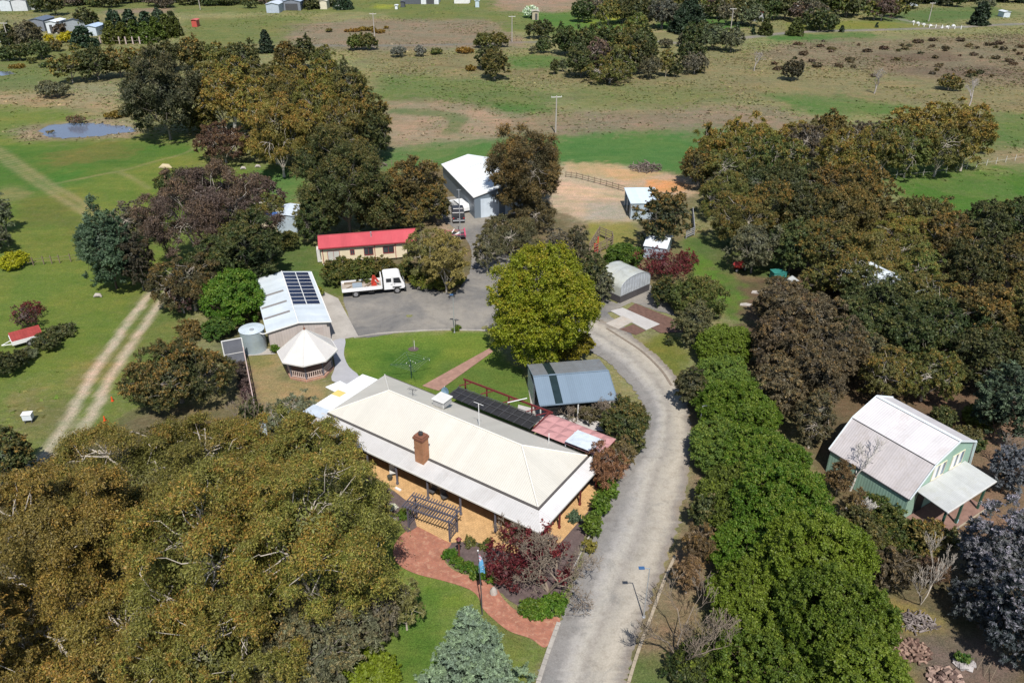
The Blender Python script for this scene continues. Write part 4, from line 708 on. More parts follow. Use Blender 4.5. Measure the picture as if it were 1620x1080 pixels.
# belt along the top
r_ = random.Random(21); TB = "far tree belt at the top edge"; it = []
for X in range(925, 1420, 14): it.append((X + r_.uniform(-5, 5), 9 + r_.uniform(-6, 14) - (6 if X > 1300 else 0), r_.uniform(26, 44), r_.uniform(24, 38), r_.choice(['dark', 'dark', 'grey', 'olive', 'purple'])))
rowT(it, 'dark', "dark gum of the far belt behind the red-roofed cottage", TB)
it = [(X + r_.uniform(-5, 5), -4 + r_.uniform(-6, 4), r_.uniform(26, 44), r_.uniform(16, 26), r_.choice(['dark', 'dark', 'grey', 'darkcone'])) for X in range(930, 1640, 19)]; rowT(it, 'dark', "dark treetop at the top edge, right half", TB)
it = [(X + r_.uniform(-5, 5), -2 + r_.uniform(-6, 4), r_.uniform(26, 44), r_.uniform(12, 18), r_.choice(['dark', 'dark', 'purple'])) for X in range(110, 540, 17)]; rowT(it, 'dark', "dark treetop along the top edge, left half", TB)
rowT([(10, -2, 30, 22), (36, 2, 34, 22), (60, 2, 36, 28), (84, 4, 34, 34), (395, 6, 20, 12), (500, 4, 26, 16), (488, 8, 16, 12), (150, 4, 30, 12)], 'dark', "dark tree near the far white farm sheds", "trees near the far farm sheds")
T(1090, 26, 62, 60, 'darkcone', "big black pine beside the red-roofed cottage", name="pine_tree"); T(1050, 16, 50, 50, 'grey', "pale-limbed grey gum by the far bright paddock", color=(.13, .13, .11)); T(1010, 38, 40, 40, 'olive', "olive gum above the paddock clump"); T(1300, 30, 60, 30, 'dark', "dark belt tree with bare pale stems")
rowT([(1212, 43, 24, 28), (1260, 43, 28, 30)], 'cypress', "round olive conifer by the far road", "round conifers by the far road", color=(.07, .08, .02)); rowT([(1167, 46, 8, 20), (1192, 48, 7, 16), (1332, 46, 8, 12), (1387, 40, 6, 8)], 'darkcone', "small pointed conifer on the far lawn", "pointed conifers on the far lawn"); T(1553, 22, 32, 40, 'darkcone', "black conifer alone right of the far road"); T(1562, 4, 34, 18, 'grey', "tree behind the lone black conifer")
T(1255, 110, 32, 30, 'dark', "lone gum on the dry flat, left of the bare trees", color=(.05, .055, .035)); T(1503, 130, 36, 22, 'russet', "lone umbrella-shaped gum on the dry flat"); T(840, 18, 28, 17, 'blossom', "white blossom tree above the stone hut"); T(917, 17, 20, 18, 'blossom', "white blossom tree right of the stone hut")
for i in range(70):
    X = r_.uniform(1210, 1640); Y = r_.uniform(62, 122); S(X, Y, r_.uniform(5, 16), r_.uniform(1.5, 3.2), r_.choice(['orange', 'russet', 'dark', 'plum', 'grey']), "low heath bush scattered on the dry flat", group="heath bushes on the dry flat", color=r_.choice([(.10, .07, .045), (.075, .058, .04), (.12, .085, .045), (.07, .065, .035)]), tipamt=.15)
S(1105, 172 - 60, 12, 6, 'russet', "rusty tussock near the paddock clump"); 
# upper right belt
UR = "gum belt right of the green field"
rowT([(1108, 262, 70, 60, 'russet'), (1140, 228, 80, 60, 'gum'), (1185, 215, 78, 60, 'gum'), (1150, 268, 80, 70), (1205, 245, 80, 80), (1262, 215, 70, 50, 'gum'), (1285, 225, 70, 60, 'purple'), (1250, 248, 64, 70), (1312, 205, 66, 54, 'russet'), (1338, 238, 84, 76, 'gum')], 'olive', "pale-stemmed gum in the left part of the belt", UR)
rowT([(1400, 232, 70, 80), (1370, 212, 50, 44, 'purple'), (1450, 195, 84, 60, 'gum'), (1500, 188, 80, 60, 'gum'), (1440, 240, 76, 70, 'olive'), (1490, 232, 80, 80), (1535, 215, 78, 90, 'gum'), (1552, 205, 50, 60), (1415, 210, 50, 40, 'olive')], 'olive', "gum in the right part of the belt", UR)
MR = "dark mixed trees below the belt"
rowT([(1150, 305, 84, 70, 'olive'), (1190, 290, 96, 64), (1250, 290, 96, 64), (1310, 290, 80, 60, 'russet'), (1365, 290, 80, 70, 'russet'), (1175, 345, 90, 90, 'olive'), (1222, 330, 90, 90, 'russet'), (1275, 340, 90, 90), (1330, 335, 110, 100, 'russet'), (1385, 330, 70, 80, 'russet'), (1195, 390, 80, 80, 'grey'), (1255, 390, 80, 80), (1310, 395, 110, 90, 'russet'), (1130, 300, 40, 50, 'grey')], 'dark', "tree in the dark wood below the belt", MR)
FR = "wood at the right edge"
rowT([(1465, 335, 84, 56, 'russet'), (1440, 372, 100, 70, 'gum'), (1395, 405, 120, 90, 'olive'), (1490, 380, 80, 80, 'russet'), (1452, 420, 90, 80, 'olive'), (1560, 360, 80, 80), (1600, 352, 70, 80), (1540, 420, 100, 90), (1610, 420, 90, 90, 'russet'), (1350, 440, 90, 80, 'olive'), (1300, 440, 60, 50, 'russet')], 'dark', "tree in the upper right wood", FR)
rowT([(1400, 470, 110, 90, 'dark'), (1470, 470, 110, 90), (1430, 530, 100, 90, 'dark'), (1500, 520, 120, 100, 'dark'), (1560, 500, 120, 110, 'russet'), (1615, 500, 80, 110, 'russet'), (1565, 570, 110, 100, 'dark'), (1620, 580, 60, 90, 'dark'), (1350, 520, 90, 100, 'dark'), (1470, 590, 100, 90, 'olive'), (1400, 590, 80, 90, 'olive'), (1660, 540, 100, 140, 'dark')], 'olive', "tree in the lower right wood", FR)
rowT([(1235, 480, 90, 90), (1290, 510, 110, 110), (1225, 540, 90, 100), (1285, 590, 120, 120), (1330, 560, 90, 110), (1235, 610, 80, 100), (1290, 660, 70, 90, 'olive'), (1370, 560, 80, 80)], 'grey', "dull brown-grey gum between the hedge and the green barn", "dull gums between hedge and barn", color=(.115, .105, .062), tipamt=.4)
T(1590, 640, 90, 120, 'wattle', "blue-green broadleaf tree at the right edge above the barn", color=(.045, .075, .04)); S(1552, 662, 56, 44, 'lush', "lime green feathery shrub beyond the barn", color=(.10, .13, .02)); S(1530, 690, 44, 36, 'scrub', "olive shrub beyond the barn roof corner", color=(.10, .09, .04)); S(1492, 660, 44, 36, 'dark', "dark shrub in the shade behind the barn")
T(1352, 800, 40, 50, 'wispy', "rusty bush against the low side of the barn roof", "shrub", "shrub", color=(.16, .10, .05)); T(1330, 752, 48, 56, 'wispy', "rust-brown bush at the far left corner of the barn", "shrub", "shrub", color=(.14, .09, .045)); T(1412, 838, 110, 84, 'scrub', "dark green tree in front of the barn porch", "shrub_tree", color=(.055, .085, .02)); T(1392, 806, 76, 56, 'scrub', "dark green bush against the low side wall of the barn", "shrub", "shrub", color=(.05, .08, .02)); T(1355, 850, 80, 90, 'scrub', "olive-brown tree between hedge and barn", "shrub_tree", color=(.08, .08, .03)); T(1470, 850, 60, 60, 'russet', "dark bush left of the barn porch", "shrub", "shrub")
T(1415, 900, 66, 76, 'grey', "grey-olive bush beside the white-stemmed birch", "shrub", "shrub", color=(.09, .085, .05)); T(1480, 900, 50, 50, 'wispy', "brown thicket right of the white-stemmed birch", "shrub", "shrub", color=(.12, .085, .055))
T(1588, 880, 130, 150, 'silver', "big silver-purple wattle at the right edge"); T(1630, 980, 120, 190, 'silver', "silver-blue wattle in the bottom right corner", color=(.06, .075, .08)); T(1560, 960, 90, 90, 'silver', "silver-green lower wattle spreading over the dark bank", color=(.055, .075, .07), tipamt=.5); T(1598, 742, 56, 90, 'silver', "silver-blue wattle just right of the barn", color=(.085, .11, .12), tipamt=.3)
S(1520, 1043, 14, 14, 'lush', "small green bush on the dirt by the rubble heaps", color=(.03, .09, .02)); S(1408, 975, 14, 8, 'lush', "green tuft on the ochre grass"); S(1505, 848, 30, 26, 'dark', "dark clump beside the stepping stones"); S(1540, 700, 34, 26, 'dark', "dark low shrub behind the barn porch")
S(1238, 436, 20, 10, 'dark', "low dark bush beside the green bin")

# bare trees: a branching skeleton of twigs
def bare(name, loc, h, spread, m, label, seed=1, depth=5, stems=1, moss=None, cat="tree", up=.35, r0=None, group=None):
    rg = random.Random(seed); tr = MB(); tw = MB(); r0 = r0 or h * .018
    def grow(p, d, l, r, dp):
        q = p + d * l * .5 + Vector((rg.gauss(0, 1), rg.gauss(0, 1), rg.gauss(0, .6))) * l * .05; e = p + d * l
        r = max(r, .016); (tr if dp > depth - 2 else tw).tube([p, q, e], [r, r * .85, max(r * .66, .014)], 6 if dp > depth - 2 else 3, False)
        if dp <= 0: return
        for k in range(rg.choice((2, 3, 3)) if dp > 1 else 3):
            nd = (d + Vector((rg.gauss(0, 1), rg.gauss(0, 1), rg.gauss(0, .55))).normalized() * spread + Vector((0, 0, up))).normalized()
            grow(p.lerp(e, rg.uniform(.55, 1)), nd, l * rg.uniform(.6, .82), r * rg.uniform(.5, .66), dp - 1)
    for s_ in range(stems):
        a = 6.28 * s_ / stems + rg.random(); lean = 0.12 if stems == 1 else .55; grow(Vector((0, 0, -.1)), Vector((math.cos(a) * lean, math.sin(a) * lean, 1)).normalized(), h * (.30 if stems == 1 else .33), r0, depth)
    o = empty(name, (loc[0], loc[1], 0), 0, label, cat, group); tr.build("trunk", m, o); tw.build("twigs", moss or m, o); return o
def bp(px, py): return W(px, py)
bare("bare_tree", bp(1078, 1046), 6.6, .8, B_twig, "large bare many-stemmed tree beside the lower drive", 4, 5, 5, up=.5, r0=.08)
bare("bare_tree", bp(868, 935), 6.2, 1.1, B_twig, "wide bare lichen-grey tree in front of the plum trees", 8, 6, 4, up=.18, r0=.11)
bare("bare_tree", bp(832, 858), 3.4, .9, B_twig, "small bare tree poking over the front roof corner", 12, 6, 2, up=.4)
bare("bare_tree", bp(955, 668), 3.6, .85, B_twig, "thin bare tree in front of the blue carport", 16, 6, 3, up=.4)
bare("bare_tree", bp(905, 672), 2.8, .9, B_twig, "low bare shrub tree beside the pink shade canopy", 17, 5, 3, up=.3)
bare("bare_tree", bp(962, 760), 3.2, .9, bark("rusty twig", (.26, .13, .08), (.15, .09, .07)), "rusty bare shrub at the corner of the drive bed", 19, 6, 4, up=.25)
bare("bare_tree", bp(1345, 775), 6.5, .7, B_white, "bare white-stemmed tree at the far left corner of the barn", 21, 5, 1, up=.45, r0=.11)
bare("bare_tree", bp(1352, 838), 4.5, .75, B_white, "short bare white tree below the low side of the barn roof", 23, 5, 1, up=.4)
bare("bare_tree", bp(1322, 840), 3.6, .7, B_white, "thin bare white sapling between hedge and barn", 24, 4, 1)
bare("bare_tree", bp(1456, 955), 6.2, .55, B_pale, "white-stemmed birch in front of the dark porch tree", 27, 5, 2, up=.5, r0=.05)
bare("bare_tree", bp(1578, 738), 5.2, .55, B_grey, "thin leaning grey sapling right of the barn", 29, 4, 1)
bare("bare_tree", bp(403, 680), 4.6, .7, B_twig, "bare grey tree at the lower end of the garden fence", 31, 5, 2)
bare("bare_tree", bp(1193, 112), 6.5, .9, bark("silver bark", (.42, .38, .36), (.3, .27, .25)), "bare silvery tree on the flat right of the paddock clump", 33, 5, 1, r0=.14)
bare("bare_tree", bp(1383, 148), 8.0, .7, bpy.data.materials["silver bark"], "bare silvery tree in the middle of the dry flat", 35, 5, 1, r0=.16)
bare("bare_tree", bp(1533, 168), 7.5, .7, bpy.data.materials["silver bark"], "bare silvery tree leaning beside the umbrella gum", 37, 5, 1, r0=.17)
bare("bare_tree", bp(700, 452), 4.0, .7, B_pale, "pale thin stems inside the yard shrubs", 39, 5, 3)
b = MB(); b.tube([(0, 0, 0), (.4, 0, 2.2), (1.0, .1, 4.6), (.9, .1, 6.6), (1.7, .1, 8.0)], [.42, .36, .28, .18, .05], 8); b.tube([(.9, .1, 4.2), (1.9, .2, 5.4), (2.2, .2, 6.4)], [.2, .13, .04], 6); p = W(367, 190, 3.0)
tag(b.build("dead_tree", B_white, None, (p.x, p.y, 3.0 - 3.0)), "bleached dead limb standing above the red-purple gum", "dead tree")
# ---------------------------------------------------------------- buildings
def frame(A, B, z): a = W(*A, z); b = W(*B, z); return Vector((a.x, a.y, 0)), math.atan2(b.y - a.y, b.x - a.x)
C_cream = mat("cream roof sheet", (.72, .69, .62), .5, corr=None, var=.05, nscale=.35, spec=.35, stain=(.55, .5, .42), stain_amt=.18)
def corrm(name, c, ax='x', p=.2, **kw): return mat(name, c, kw.pop('rough', .45), corr=ax, cpitch=p, **kw)
C_roofx = corrm("cream ribbed roof", (.60, .575, .51), 'x', .19, var=.06, nscale=.3, stain=(.55, .5, .42), stain_amt=.25)
C_roofy = corrm("cream ribbed hip", (.58, .555, .49), 'y', .19, var=.06, nscale=.3, stain=(.55, .5, .42), stain_amt=.25)
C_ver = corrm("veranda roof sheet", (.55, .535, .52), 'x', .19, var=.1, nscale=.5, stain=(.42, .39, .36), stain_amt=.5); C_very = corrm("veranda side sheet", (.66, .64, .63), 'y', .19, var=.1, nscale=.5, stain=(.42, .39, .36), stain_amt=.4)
M_gut = mat("dark gutter", (.10, .09, .085), .6); M_wbrick = brickmat("house brick", (.42, .17, .075), (.34, .13, .06), (.38, .26, .17), rot=(R_(90), 0, 0)); M_wbricky = brickmat("house brick side", (.42, .17, .075), (.34, .13, .06), (.38, .26, .17), rot=(R_(90), 0, R_(90)))
M_ver = brickmat("veranda paver", (.60, .38, .18), (.53, .33, .15), (.36, .22, .11), bw=.32, bh=.16, rough=.75); M_post = mat("blue-grey post", (.13, .13, .16), .7); M_redw = mat("dark red timber", (.16, .03, .03), .6); M_white = mat("white paint", (.78, .78, .76), .5, var=.06); M_off = mat("off-white paint", (.62, .61, .58), .6, var=.1); M_black = mat("black plastic", (.015, .015, .016), .5); M_steel = mat("galvanised steel", (.50, .52, .54), .4, .4, var=.12); M_dgrey = mat("dark grey metal", (.08, .08, .085), .5); M_wood = mat("weathered timber", (.22, .17, .12), .85, var=.3, nscale=3); M_glass = glassmat("window glass"); M_cur = mat("pale curtain", (.55, .54, .5), .8)
o0, yaw = frame((519, 652), (839.6, 796.7), 2.9)
H = empty("farmhouse", o0, yaw, "long brick farmhouse with cream hipped roof and brick chimney, front and right verandas", "house")
X1, Y1 = 22.8, 7.7; e = 2.9; rz = 4.75; rx0, rx1, ry = 4.2, 18.75, 3.8
w = MB(); w.box(.35, X1 - .35, .25, .42, 0, 2.75); w.box(.35, X1 - .35, Y1 - .45, Y1 - .28, 0, 2.75); w.build("front_wall", M_wbrick, H)
w = MB(); w.box(.352, .55, .43, Y1 - .46, 0, 2.74); w.box(X1 - .55, X1 - .352, .43, Y1 - .46, 0, 2.74); w.build("end_wall", M_wbricky, H)
r = MB(); c4 = [(0, 0, e), (X1, 0, e), (X1, Y1, e), (0, Y1, e)]; ra, rb = (rx0, ry, rz), (rx1, ry, rz)
r.add([c4[0], c4[1], rb, ra], [(0, 1, 2, 3)]); r.add([c4[2], c4[3], ra, rb], [(0, 1, 2, 3)])
d = lambda p: (p[0], p[1], p[2] - .12); r.add([d(c4[0]), d(c4[1]), d(rb), d(ra)], [(3, 2, 1, 0)]); r.add([d(c4[2]), d(c4[3]), d(ra), d(rb)], [(3, 2, 1, 0)])
roof = r.build("roof", C_roofx, H)
for pa, pb, pc in ((c4[1], c4[2], rb), (c4[3], c4[0], ra)): r = MB(); r.slab([pa, pb, pc], .12); r.build("hip_end", C_roofy, roof)
r = MB()
for a, b_ in ((ra, rb), (c4[0], ra), (c4[3], ra), (c4[1], rb), (c4[2], rb)): r.tube([(a[0], a[1], a[2] + .03), (b_[0], b_[1], b_[2] + .03)], .075, 6)
r.build("ridge_cap", C_cream, roof)
r = MB(); r.box(-.02, X1 + .12, -.14, -.005, e - .16, e - .02); r.box(X1 + .005, X1 + .14, 0, Y1, e - .165, e - .025); r.box(0, X1, Y1 + .005, Y1 + .12, e - .16, e - .02); r.build("gutter", M_gut, roof)
VX, VY, vz = 24.1, -1.78, 2.42
v = MB(); v.slab([(-.6, VY, vz), (VX, VY, vz), (X1 + .16, -.16, e - .14), (-.6, -.16, e - .14)], .05); vr = v.build("veranda_roof", C_ver, H)
v = MB(); v.slab([(VX + .001, VY, vz), (VX + .001, Y1 + .3, vz), (X1 + .162, Y1 + .3, e - .14), (X1 + .162, -.16, e - .14)], .05); v.build("veranda_side_roof", C_very, vr)
v = MB(); v.box(-.6, VX + .1, VY - .1, VY - .002, vz - .12, vz + .01); v.box(VX + .004, VX + .1, VY, Y1 + .3, vz - .121, vz + .009); v.build("veranda_gutter", M_off, vr)
for (px, py_) in [(-.3, -1.6), (2.8, -1.6), (6.17, -1.6), (9.52, -1.6), (12.93, -1.6), (16.37, -1.6), (19.83, -1.6), (23.75, -1.5), (23.85, 1.6), (23.85, 4.9), (23.85, 7.7)]:
    b = MB(); b.box(px - .06, px + .06, py_ - .06, py_ + .06, .06, vz + .02); b.box(px - .09, px + .09, py_ - .09, py_ + .09, .05, .28); b.box(px - .1, px + .1, py_ - .1, py_ + .1, 1.95, 2.02); b.bar((px, py_, 1.95), (px + .3, py_, 2.36), .04, .06); b.bar((px, py_, 1.95), (px - .3, py_, 2.36), .04, .06); b.build("veranda_post", M_post if px < 23.8 else M_redw, H)
def lp(f, px, py, z=0): q = W(px, py, z) - f[0]; return (q.x * math.cos(f[1]) + q.y * math.sin(f[1]), -q.x * math.sin(f[1]) + q.y * math.cos(f[1]))
fl = [(-.5, .3), (-.5, -1.9), (5.2, -1.75), (7.7, -2.0), (9.8, -2.4), (12.1, -2.9), (14.2, -4.62), (17.5, -4.62), (19, -3.4), (22.0, -2.9), (24.3, -2.0), (24.75, 0), (24.8, 7.6), (22.0, 7.6), (22.0, .3)]
v = MB(); v.slab([(a, b_, .055) for a, b_ in fl], .08); v.build("veranda_floor", M_ver, H)
def window(par, x, z0, z1, w_, y, fm, gm=None, mull=1, face=-1, sub=True, axis='x'):
    def B(b, a0, a1, d0, d1, h0, h1): (b.box(a0, a1, min(y + face * d0, y + face * d1), max(y + face * d0, y + face * d1), h0, h1) if axis == 'x' else b.box(min(y + face * d0, y + face * d1), max(y + face * d0, y + face * d1), a0, a1, h0, h1))
    f = MB(); t = .06
    B(f, x - t, x, 0, .05, z0 - t, z1 + t); B(f, x + w_, x + w_ + t, 0, .05, z0 - t, z1 + t); B(f, x, x + w_, 0, .05, z1, z1 + t); B(f, x, x + w_, 0, .07, z0 - t, z0)
    for k in range(mull): xx = x + w_ * (k + 1) / (mull + 1); B(f, xx - .025, xx + .025, 0, .045, z0, z1)
    o = f.build("window", fm, par); p = MB(); B(p, x, x + w_, .005, .02, z0, z1); p.build("pane", gm or M_glass, o); return o
for x_, w_, z0 in ((1.2, 1.6, .9), (4.3, 1.8, .9), (7.2, 1.5, .9), (10.2, 1.9, .3), (13.8, 1.7, .9), (16.6, 1.4, .9), (20.0, 1.8, .9)): window(H, x_, z0, 2.15, w_, .25, M_redw)
for y_ in (1.5, 4.6): window(H, y_, .9, 2.1, 1.4, X1 - .352, M_redw, axis='y', face=1)
b = MB(); b.box(15.1, 16.0, .2, .247, .06, 2.15); dr = b.build("door", mat("door timber", (.20, .09, .045), .5), H); b = MB(); b.box(15.12, 15.2, .12, .198, 1.0, 1.08); b.build("handle", M_steel, dr)
# chimney, cooler, dish, masts
b = MB(); b.box(11.0, 11.9, -.75, .05, 2.3, 5.0); ch = b.build("chimney", M_wbrick, H); b = MB(); b.box(10.93, 11.97, -.82, .12, 5.0, 5.22); b.box(11.0, 11.9, -.75, .05, 5.225, 5.36); b.build("chimney_cap", mat("sooty brick", (.22, .09, .055), .9, stain=(.05, .04, .035)), ch); b = MB(); b.cyl((11.45, -.35), .2, 5.36, 5.6, 12); b.build("flue", mat("sooty metal", (.05, .05, .05), .5), ch)
b = MB(); zc = 4.35; b.box(8.6, 9.8, 4.7, 5.9, zc, zc + .62); b.slab([(8.5, 4.6, zc + .72), (9.9, 4.6, zc + .72), (9.9, 6.0, zc + .72), (8.5, 6.0, zc + .72)], .1); ac = b.build("evaporative_cooler", M_off, H, bevel=.03); b = MB(); [b.box(8.66, 9.74, 4.68, 4.695, zc + .08 + k * .13, zc + .14 + k * .13) for k in range(4)]; [b.box(9.805, 9.82, 4.76, 5.84, zc + .08 + k * .13, zc + .14 + k * .13) for k in range(4)]; b.build("louvre", mat("louvre grey", (.33, .33, .33), .6), ac); b = MB(); b.box(9.1, 9.3, 5.2, 5.4, 3.8, zc); b.build("duct", M_steel, ac)
b = MB(); cx_, cy_, cz_ = 8.7, 6.5, 4.9; vs = [(cx_, cy_, cz_)]; n = 16
for k in range(n): a = 6.283 * k / n; vs.append((cx_ + .42 * math.cos(a), cy_ - .16 + .12 * math.sin(a), cz_ + .42 * math.sin(a)))
b.add(vs, [(0, i + 1, (i + 1) % n + 1) for i in range(n)]); b.add([(q[0], q[1] + .03, q[2]) for q in vs], [((i + 1) % n + 1, i + 1, 0) for i in range(n)]); b.bar((cx_, cy_, cz_), (cx_, cy_ + .1, 3.9), .05); ds = b.build("satellite_dish", mat("dish blue-grey", (.16, .26, .34), .5), H); b = MB(); b.bar((cx_, cy_ - .1, cz_ - .3), (cx_, cy_ - .6, cz_ - .1), .03); b.build("feed_arm", M_steel, ds)
for x_, y_, z0, z1 in ((14.1, 4.2, 4.6, 6.9), (8.2, 6.9, 3.4, 5.0), (19.3, 7.2, 2.9, 4.1)): b = MB(); b.tube([(x_, y_, z0), (x_, y_, z1)], .035, 6); (b.bar((x_ - .5, y_, z1), (x_ + .5, y_, z1), .03) if z1 > 6 else None); b.build("antenna_mast", M_white, H)
b = MB(); b.tube([(6.0, 5.0, 4.2), (6.0, 5.0, 4.9)], .03, 6); b.bar((5.6, 4.9, 4.9), (6.4, 5.1, 4.9), .03); [b.bar((5.6 + .2 * k, 4.7, 4.9), (5.6 + .2 * k, 5.3, 4.9), .02) for k in range(5)]; b.build("antenna", M_dgrey, H)
# translucent lean-to roof at the left end
M_poly = mat("white polycarbonate", (.82, .84, .84), .3, var=.06); M_polyy = mat("yellowed polycarbonate", (.70, .55, .18), .4, var=.15); M_clear = mat("clear sheet", (.52, .58, .64), .25, var=.15)
b = MB(); b.slab([(-2.25, .5, 2.62), (-.05, .5, 2.75), (-.05, 6.9, 2.75), (-2.25, 6.9, 2.62)], .04); pr_ = b.build("patio_roof", M_poly, H)
b = MB(); b.slab([(-2.26, 2.6, 2.63), (-1.15, 2.6, 2.70), (-1.15, 3.5, 2.70), (-2.26, 3.5, 2.63)], .03); b.build("yellowed_panel", M_polyy, pr_); b = MB(); b.slab([(-2.4, -.9, 2.60), (-.07, -.9, 2.74), (-.07, .49, 2.74), (-2.4, .49, 2.60)], .03); b.build("clear_panel", M_clear, pr_)
b = MB(); b.slab([(-3.9, 3.4, 2.4), (-2.3, 3.2, 2.5), (-2.3, 4.8, 2.5), (-3.5, 5.0, 2.4)], .04); b.build("step_roof", M_poly, pr_); b = MB(); [b.box(x_ - .04, x_ + .04, y_ - .04, y_ + .04, 0, 2.58) for x_, y_ in ((-2.15, .6), (-2.15, 3.6), (-2.15, 6.8))]; b.bar((-2.2, .5, 2.55), (-2.2, 6.9, 2.55), .06); b.build("patio_frame", M_off, H)
# mesh pergola and shade canopy behind the house (own things, in the house's frame)
def hp(x_, y_): return (o0.x + x_ * math.cos(yaw) - y_ * math.sin(yaw), o0.y + x_ * math.sin(yaw) + y_ * math.cos(yaw), 0)
f_h = (o0, yaw)
PG = empty("pergola", hp(6.8, 8.8), yaw, "black mesh pergola with dark red frame along the back of the farmhouse", "pergola")
M_mesh = corrm("black shade mesh", (.035, .034, .036), 'x', .5, var=.4, nscale=2)
b = MB(); b.slab([(.0, .1, 2.35), (9.5, .05, 2.35), (9.5, 2.1, 2.35), (.0, 1.8, 2.35)], .03); b.build("shade_mesh", M_mesh, PG)
b = MB(); [b.bar((x_, 0, 2.39), (x_, 2.1, 2.39), .05) for x_ in np.arange(.1, 9.5, .85)]; b.bar((0, 1.8, 2.44), (9.5, 2.1, 2.44), .06); b.bar((0, 1.0, 2.44), (9.5, .95, 2.44), .05); b.build("batten", M_dgrey, PG)
for x_ in (0, 2.6, 5.2, 7.8, 9.8): b = MB(); b.box(x_ - .06, x_ + .06, 2.95, 3.07, 0, 2.6); b.build("post", M_redw, PG)
b = MB(); b.bar((-.2, 3.0, 2.62), (10.1, 3.0, 2.62), .12, .16); [b.bar((x_, 2.0, 2.45), (x_ + .9, 3.0, 2.6), .08) for x_ in (0, 2.6, 5.2, 7.8, 8.9)]; b.bar((9.8, .2, 2.5), (9.8, 3, 2.6), .1); b.build("beam", M_redw, PG); b = MB(); b.tube([(5.6, 2.2, 2.5), (7.2, 3.1, 3.1)], .05, 6); b.build("pipe", M_white, PG)
f3 = frame((842, 684), (930, 716), 2.3); SC_ = empty("shade_canopy", hp(16.5, 9.1), yaw, "faded pink pleated canopy with pyramid folds behind the farmhouse", "canopy")
M_pink = mat("faded pink fabric", (.46, .24, .235), .7, var=.15)
b = MB(); L_ = [(i * 1.15, j * 1.05) for i in range(6) for j in range(3)]
for i in range(6):
    for j in range(3):
        x_, y_ = i * 1.15, j * 1.05 - .3; q = [(x_, y_, 2.3), (x_ + 1.15, y_, 2.3), (x_ + 1.15, y_ + 1.05, 2.3), (x_, y_ + 1.05, 2.3), (x_ + .57, y_ + .52, 2.48)]; b.add(q, [(0, 1, 4), (1, 2, 4), (2, 3, 4), (3, 0, 4), (3, 2, 1, 0)])
b.build("fabric", M_pink, SC_)
for x_, y_ in ((.1, 2.7), (3.4, 2.7), (6.8, 2.7), (6.8, -.2)): b = MB(); b.box(x_ - .05, x_ + .05, y_ - .05, y_ + .05, 0, 2.3); b.build("post", M_redw, SC_)
q = Vector(hp(21.4, 9.7)); b = MB(); b.slab([(-1.3, -1.1, .2), (1.3, -1.1, .2), (1.3, 1.15, .05), (-1.3, 1.15, .05)], .03); [b.box(x_ - .03, x_ + .03, y_ - .03, y_ + .03, -2.5, -.02) for x_, y_ in ((-1.4, .8), (1.3, .8), (1.3, -.8), (-1.4, -.8))]; tag(b.build("awning", mat("white blue sheet", (.62, .68, .74), .35, var=.25, nscale=1.5, stain=(.45, .5, .58)), None, (q.x, q.y, 2.55), yaw), "pale blue-white sheet awning between the pink canopy and the roof corner", "awning")
# ---- gazebo
gf = frame((442.4, 557), (534, 555), 2.3); gc = gf[0] + Vector((2.85 * math.cos(gf[1]) - .2 * math.sin(gf[1]), 2.85 * math.sin(gf[1]) + .2 * math.cos(gf[1]), 0))
G_ = empty("gazebo", (gc.x, gc.y, 0), gf[1], "octagonal gazebo with pale pointed roof and balustrade beside the solar shed", "gazebo")
oc = [(math.cos(R_(22.5 + 45 * k)), math.sin(R_(22.5 + 45 * k))) for k in range(8)]
oc = [(math.cos(R_(45 * k + 2)), math.sin(R_(45 * k + 2))) for k in range(8)]
M_gz = mat("gazebo roof sheet", (.60, .575, .545), .5, var=.08, nscale=.8, stain=(.45, .42, .4), stain_amt=.4)
b = MB(); Rg = 3.12; vs = [(Rg * a, Rg * c_, 2.3) for a, c_ in oc] + [(0, 0, 4.85)]; b.add(vs, [(k, (k + 1) % 8, 8) for k in range(8)]); b.add([(v_[0], v_[1], v_[2] - .05) for v_ in vs], [((k + 1) % 8, k, 8) for k in range(8)]); gr = b.build("roof", M_gz, G_)
b = MB(); [b.tube([(Rg * a, Rg * c_, 2.33), (0, 0, 4.88)], .05, 6) for a, c_ in oc]; [b.bar((Rg * oc[k][0], Rg * oc[k][1], 2.25), (Rg * oc[(k + 1) % 8][0], Rg * oc[(k + 1) % 8][1], 2.25), .08, .14) for k in range(8)]; b.build("ridge_cap", M_off, gr); b = MB(); b.tube([(0, 0, 4.8), (0, 0, 5.0), (0, 0, 5.05), (0, 0, 5.35)], [.12, .12, .05, .02], 8); b.build("finial", mat("rust brown", (.18, .08, .05), .7), gr)
for a, c_ in oc: b = MB(); b.box(2.35 * a - .07, 2.35 * a + .07, 2.35 * c_ - .07, 2.35 * c_ + .07, .2, 2.5); b.build("post", M_post, G_)
b = MB(); b.slab([(2.55 * a, 2.55 * c_, .22) for a, c_ in oc], .26); b.build("floor", brickmat("gazebo brick", (.42, .2, .13), (.36, .17, .11), (.4, .32, .26)), G_)
M_bal = mat("pale pink paint", (.62, .5, .45), .6)
for k in range(8):
    if k == 0: continue
    a, c_ = Vector((*oc[k], 0)) * 2.35, Vector((*oc[(k + 1) % 8], 0)) * 2.35; b = MB(); zz = lambda p, z: (p.x, p.y, z)
    b.bar(zz(a, 1.0), zz(c_, 1.0), .06, .08); b.bar(zz(a, .35), zz(c_, .35), .05, .07)
    for j in range(1, 8): p = a.lerp(c_, j / 8); b.box(p.x - .035, p.x + .035, p.y - .035, p.y + .035, .36, .98)
    b.build("balustrade", M_bal, G_)
